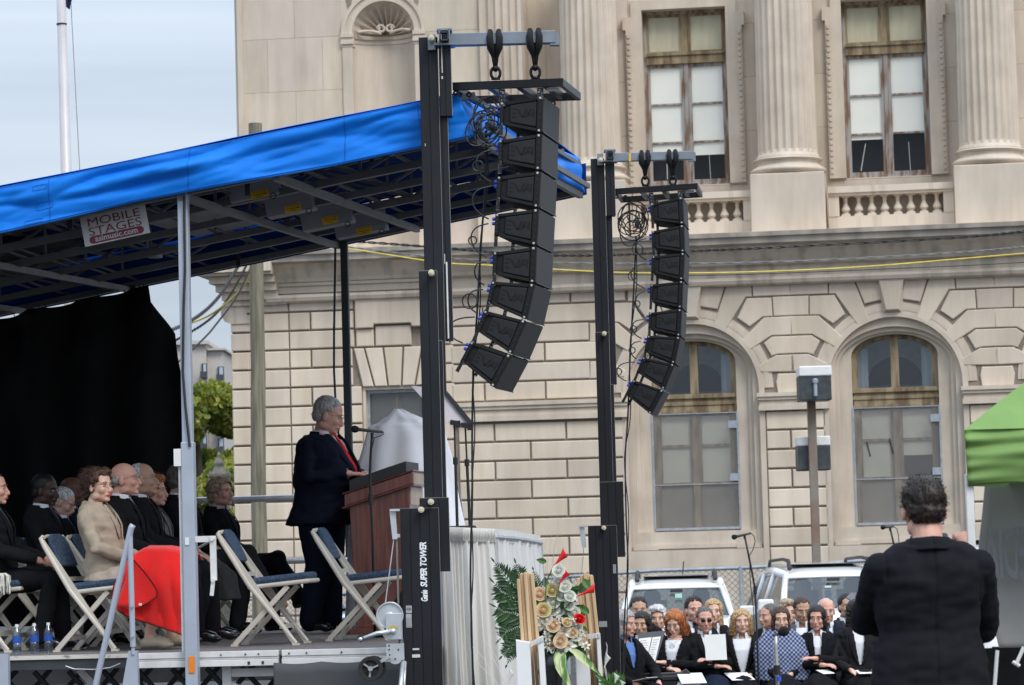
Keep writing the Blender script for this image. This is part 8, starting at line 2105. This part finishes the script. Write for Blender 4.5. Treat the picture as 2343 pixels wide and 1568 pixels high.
a = crowd(1696, 1422, 29.0, -95, 'curly blonde woman in a white collared blouse with papers on her lap', female=True, sk='pale', hair=('blonde', 'curly'), jacket=BLK, jn='black', shirt=W, hp=-6, arms='lap', vee=(.50, .095), skirt=True, wide=1.08)
held(a, (.36, -.03, .64), (.30, .24), (0, R(12), .3), 'paper', 'music_folder', 'white folder on the lap of the curly blonde woman', 'folder')
a = crowd(1758, 1410, 31.0, -110, 'man with cropped dark hair in the second row behind the tall microphone stand', sk='rosy', hair=('salt', 'short'), jacket=BLK, jn='black', detail=0, hy=-30)
a = crowd(1803, 1402, 31.2, -95, 'sandy haired woman hidden behind the woman in plaid', female=True, sk='pale', hair=('ash', 'puffy'), jacket=(.3, .3, .3), jn='midgrey', detail=0)
a = crowd(1786, 1418, 28.8, -92, 'brunette woman with glasses wrapped in a blue and white plaid shawl', female=True, sk='pale', hair=('brown', 'long'), jacket=BLK, jn='black', shirt=None, hp=-2, arms='lap', glasses='wire', vee=(.9, .0), skirt=True, lips=(.45, .10, .10), collar=False)
# plaid shawl
def plaid():
    m = bpy.data.materials.new('plaid'); m.use_nodes = True; t = m.node_tree; n = t.nodes.new; l = t.links.new; b = t.nodes['Principled BSDF']; tc = n('ShaderNodeTexCoord'); sx = n('ShaderNodeSeparateXYZ'); l(tc.outputs['Object'], sx.inputs[0])
    o = []
    for (i, j, s1) in ((1, 2, 1), (1, 2, -1)):
        a_ = n('ShaderNodeMath'); a_.operation = 'MULTIPLY_ADD'; a_.inputs[1].default_value = s1 * 1.0; l(sx.outputs[i], a_.inputs[0]); l(sx.outputs[j], a_.inputs[2])
        f = n('ShaderNodeMath'); f.operation = 'MULTIPLY'; f.inputs[1].default_value = 24; l(a_.outputs[0], f.inputs[0]); g_ = n('ShaderNodeMath'); g_.operation = 'FRACT'; l(f.outputs[0], g_.inputs[0]); h = n('ShaderNodeMath'); h.operation = 'GREATER_THAN'; h.inputs[1].default_value = .5; l(g_.outputs[0], h.inputs[0]); o.append(h)
    ad = n('ShaderNodeMath'); ad.operation = 'ADD'; l(o[0].outputs[0], ad.inputs[0]); l(o[1].outputs[0], ad.inputs[1]); dv = n('ShaderNodeMath'); dv.operation = 'MULTIPLY'; dv.inputs[1].default_value = .5; l(ad.outputs[0], dv.inputs[0])
    c = n('ShaderNodeValToRGB'); c.color_ramp.elements[0].color = (.012, .016, .045, 1); c.color_ramp.elements[1].color = (.30, .34, .45, 1); c.color_ramp.elements.new(.5).color = (.10, .13, .24, 1); l(dv.outputs[0], c.inputs[0]); l(c.outputs[0], b.inputs['Base Color']); b.inputs['Roughness'].default_value = .9
    return m
M['plaid'] = plaid(); c = MB(); nb = a['nb']
loft(c, [((.03, .0, nb.z - .44), .20, .27), ((.02, 0, nb.z - .32), .19, .265), ((.0, 0, nb.z - .18), .178, .268), ((-.03, 0, nb.z - .07), .145, .245), ((-.04, 0, nb.z + .005), .115, .165), ((-.035, 0, nb.z + .045), .085, .09)])
remesh(c, 'shawl', .010, M['plaid'], a['rt'], 3, wr(4, .022, 9, (1, 1, .35)))
a = crowd(1834, 1396, 30.6, -100, 'young man with brown hair and grey jacket looking down in the second row', sk='tan', hair=('brown', 'short'), jacket=(.09, .09, .095), jn='greysuit', hp=16, hy=12)
a = crowd(1868, 1415, 28.8, -95, 'dark bobbed woman with a wide white collar and black sweater, arms folded', female=True, sk='rosy', hair=('darkbrown', 'bob'), jacket=BLK, jn='black', shirt=W, arms='cross', vee=(.62, .035), skirt=True, hp=-2, glasses='wire')
m = MB(); nb = a['nb']
for k in (1, -1):
    m.grid(lambda u, v: nb + Vector((.0 + (.072 + .05 * v) * math.cos(PI - u * 2.8) + .02, k * (.070 + .055 * v) * math.sin(PI - u * 2.8), .022 - .055 * v - .02 * u - .03 * u * v)), 16, 4)
m.build('wide_collar', M['cloth_white'], a['jk'], smooth=True, solid=.004)
held(a, (.36, .06, .66), (.16, .13), (0, R(12), .5), 'paper', 'folded_program', 'small white program on the knee of the dark bobbed woman')
a = crowd(1890, 1398, 30.8, -92, 'elderly balding man with white hair behind the dark bobbed woman', sk='rosy', hair=('white', 'receding'), jacket=NAVY, jn='navy', tie=((.05, .06, .12), 'slatetie'))
a = crowd(1938, 1388, 31.4, -70, 'man with short black hair hidden behind the grey square cap', sk='tan', hair=('black', 'short'), jacket=(.03, .03, .032), jn='charcoaljacket', detail=0)
a = crowd(1960, 1402, 28.8, -88, 'dark long haired woman in a textured black blazer at the right end of the choir', female=True, sk='pale', hair=('darkbrown', 'long'), jacket=(.016, .016, .018), jn='blazer', shirt=W, arms='knee', vee=(.6, .05), skirt=True, hy=8)
held(a, (.44, .0, .63), (.24, .18), (0, R(6), 0), 'paper', 'folded_program', 'white paper on the lap of the woman in the black blazer')
a = crowd(1992, 1420, 30.4, -92, 'woman in a white blouse half hidden by the foreground man in black', female=True, sk='rosy', hair=('ash', 'short'), jacket=BLK, jn='black', shirt=W, detail=0)
o = P(1962, 1372, 32.1); m = MB(); q = [P(*t, Y_) - o for (t, Y_) in (((1935, 1367), 32.25), ((1948, 1355), 32.45), ((1990, 1358), 32.3), ((1992, 1392), 31.95), ((1966, 1384), 31.85))]
m.add(q + [v - Vector((0, 0, .012)) for v in q], [(0, 1, 2, 3, 4), (9, 8, 7, 6, 5)] + [(i, 5 + i, 5 + (i + 1) % 5, (i + 1) % 5) for i in range(5)]); m.build('square_cap', mat('cap_grey', (.12, .12, .13), .8), loc=o, label='flat dark grey square cap above the woman in the black blazer', cat='cap')
# ---------- the man in the foreground, seen from behind
a = person(2113, 1166, 12.2, R(96), 'man in a black suit seen from behind at the right, holding the white tent leg', 'stand', gz(12.2), 'rosy', ('darkbrown', 'spiky'), (.011, .0115, .015), 'blacksuit', hy=-6, hp=8, detail=2, arms='pole', vee=(.8, .06), wide=1.14, seed=77, legs=(.010, .0105, .013), ln='blacksuit', jlen=.03, wrk=.011, shirt=None, cloth_kw=dict(scale=20, spec=.15), elbows=((.17, .205, 1.16), (.34, .02, 1.14), (.12, -.245, 1.12), (.20, -.215, 1.375)))
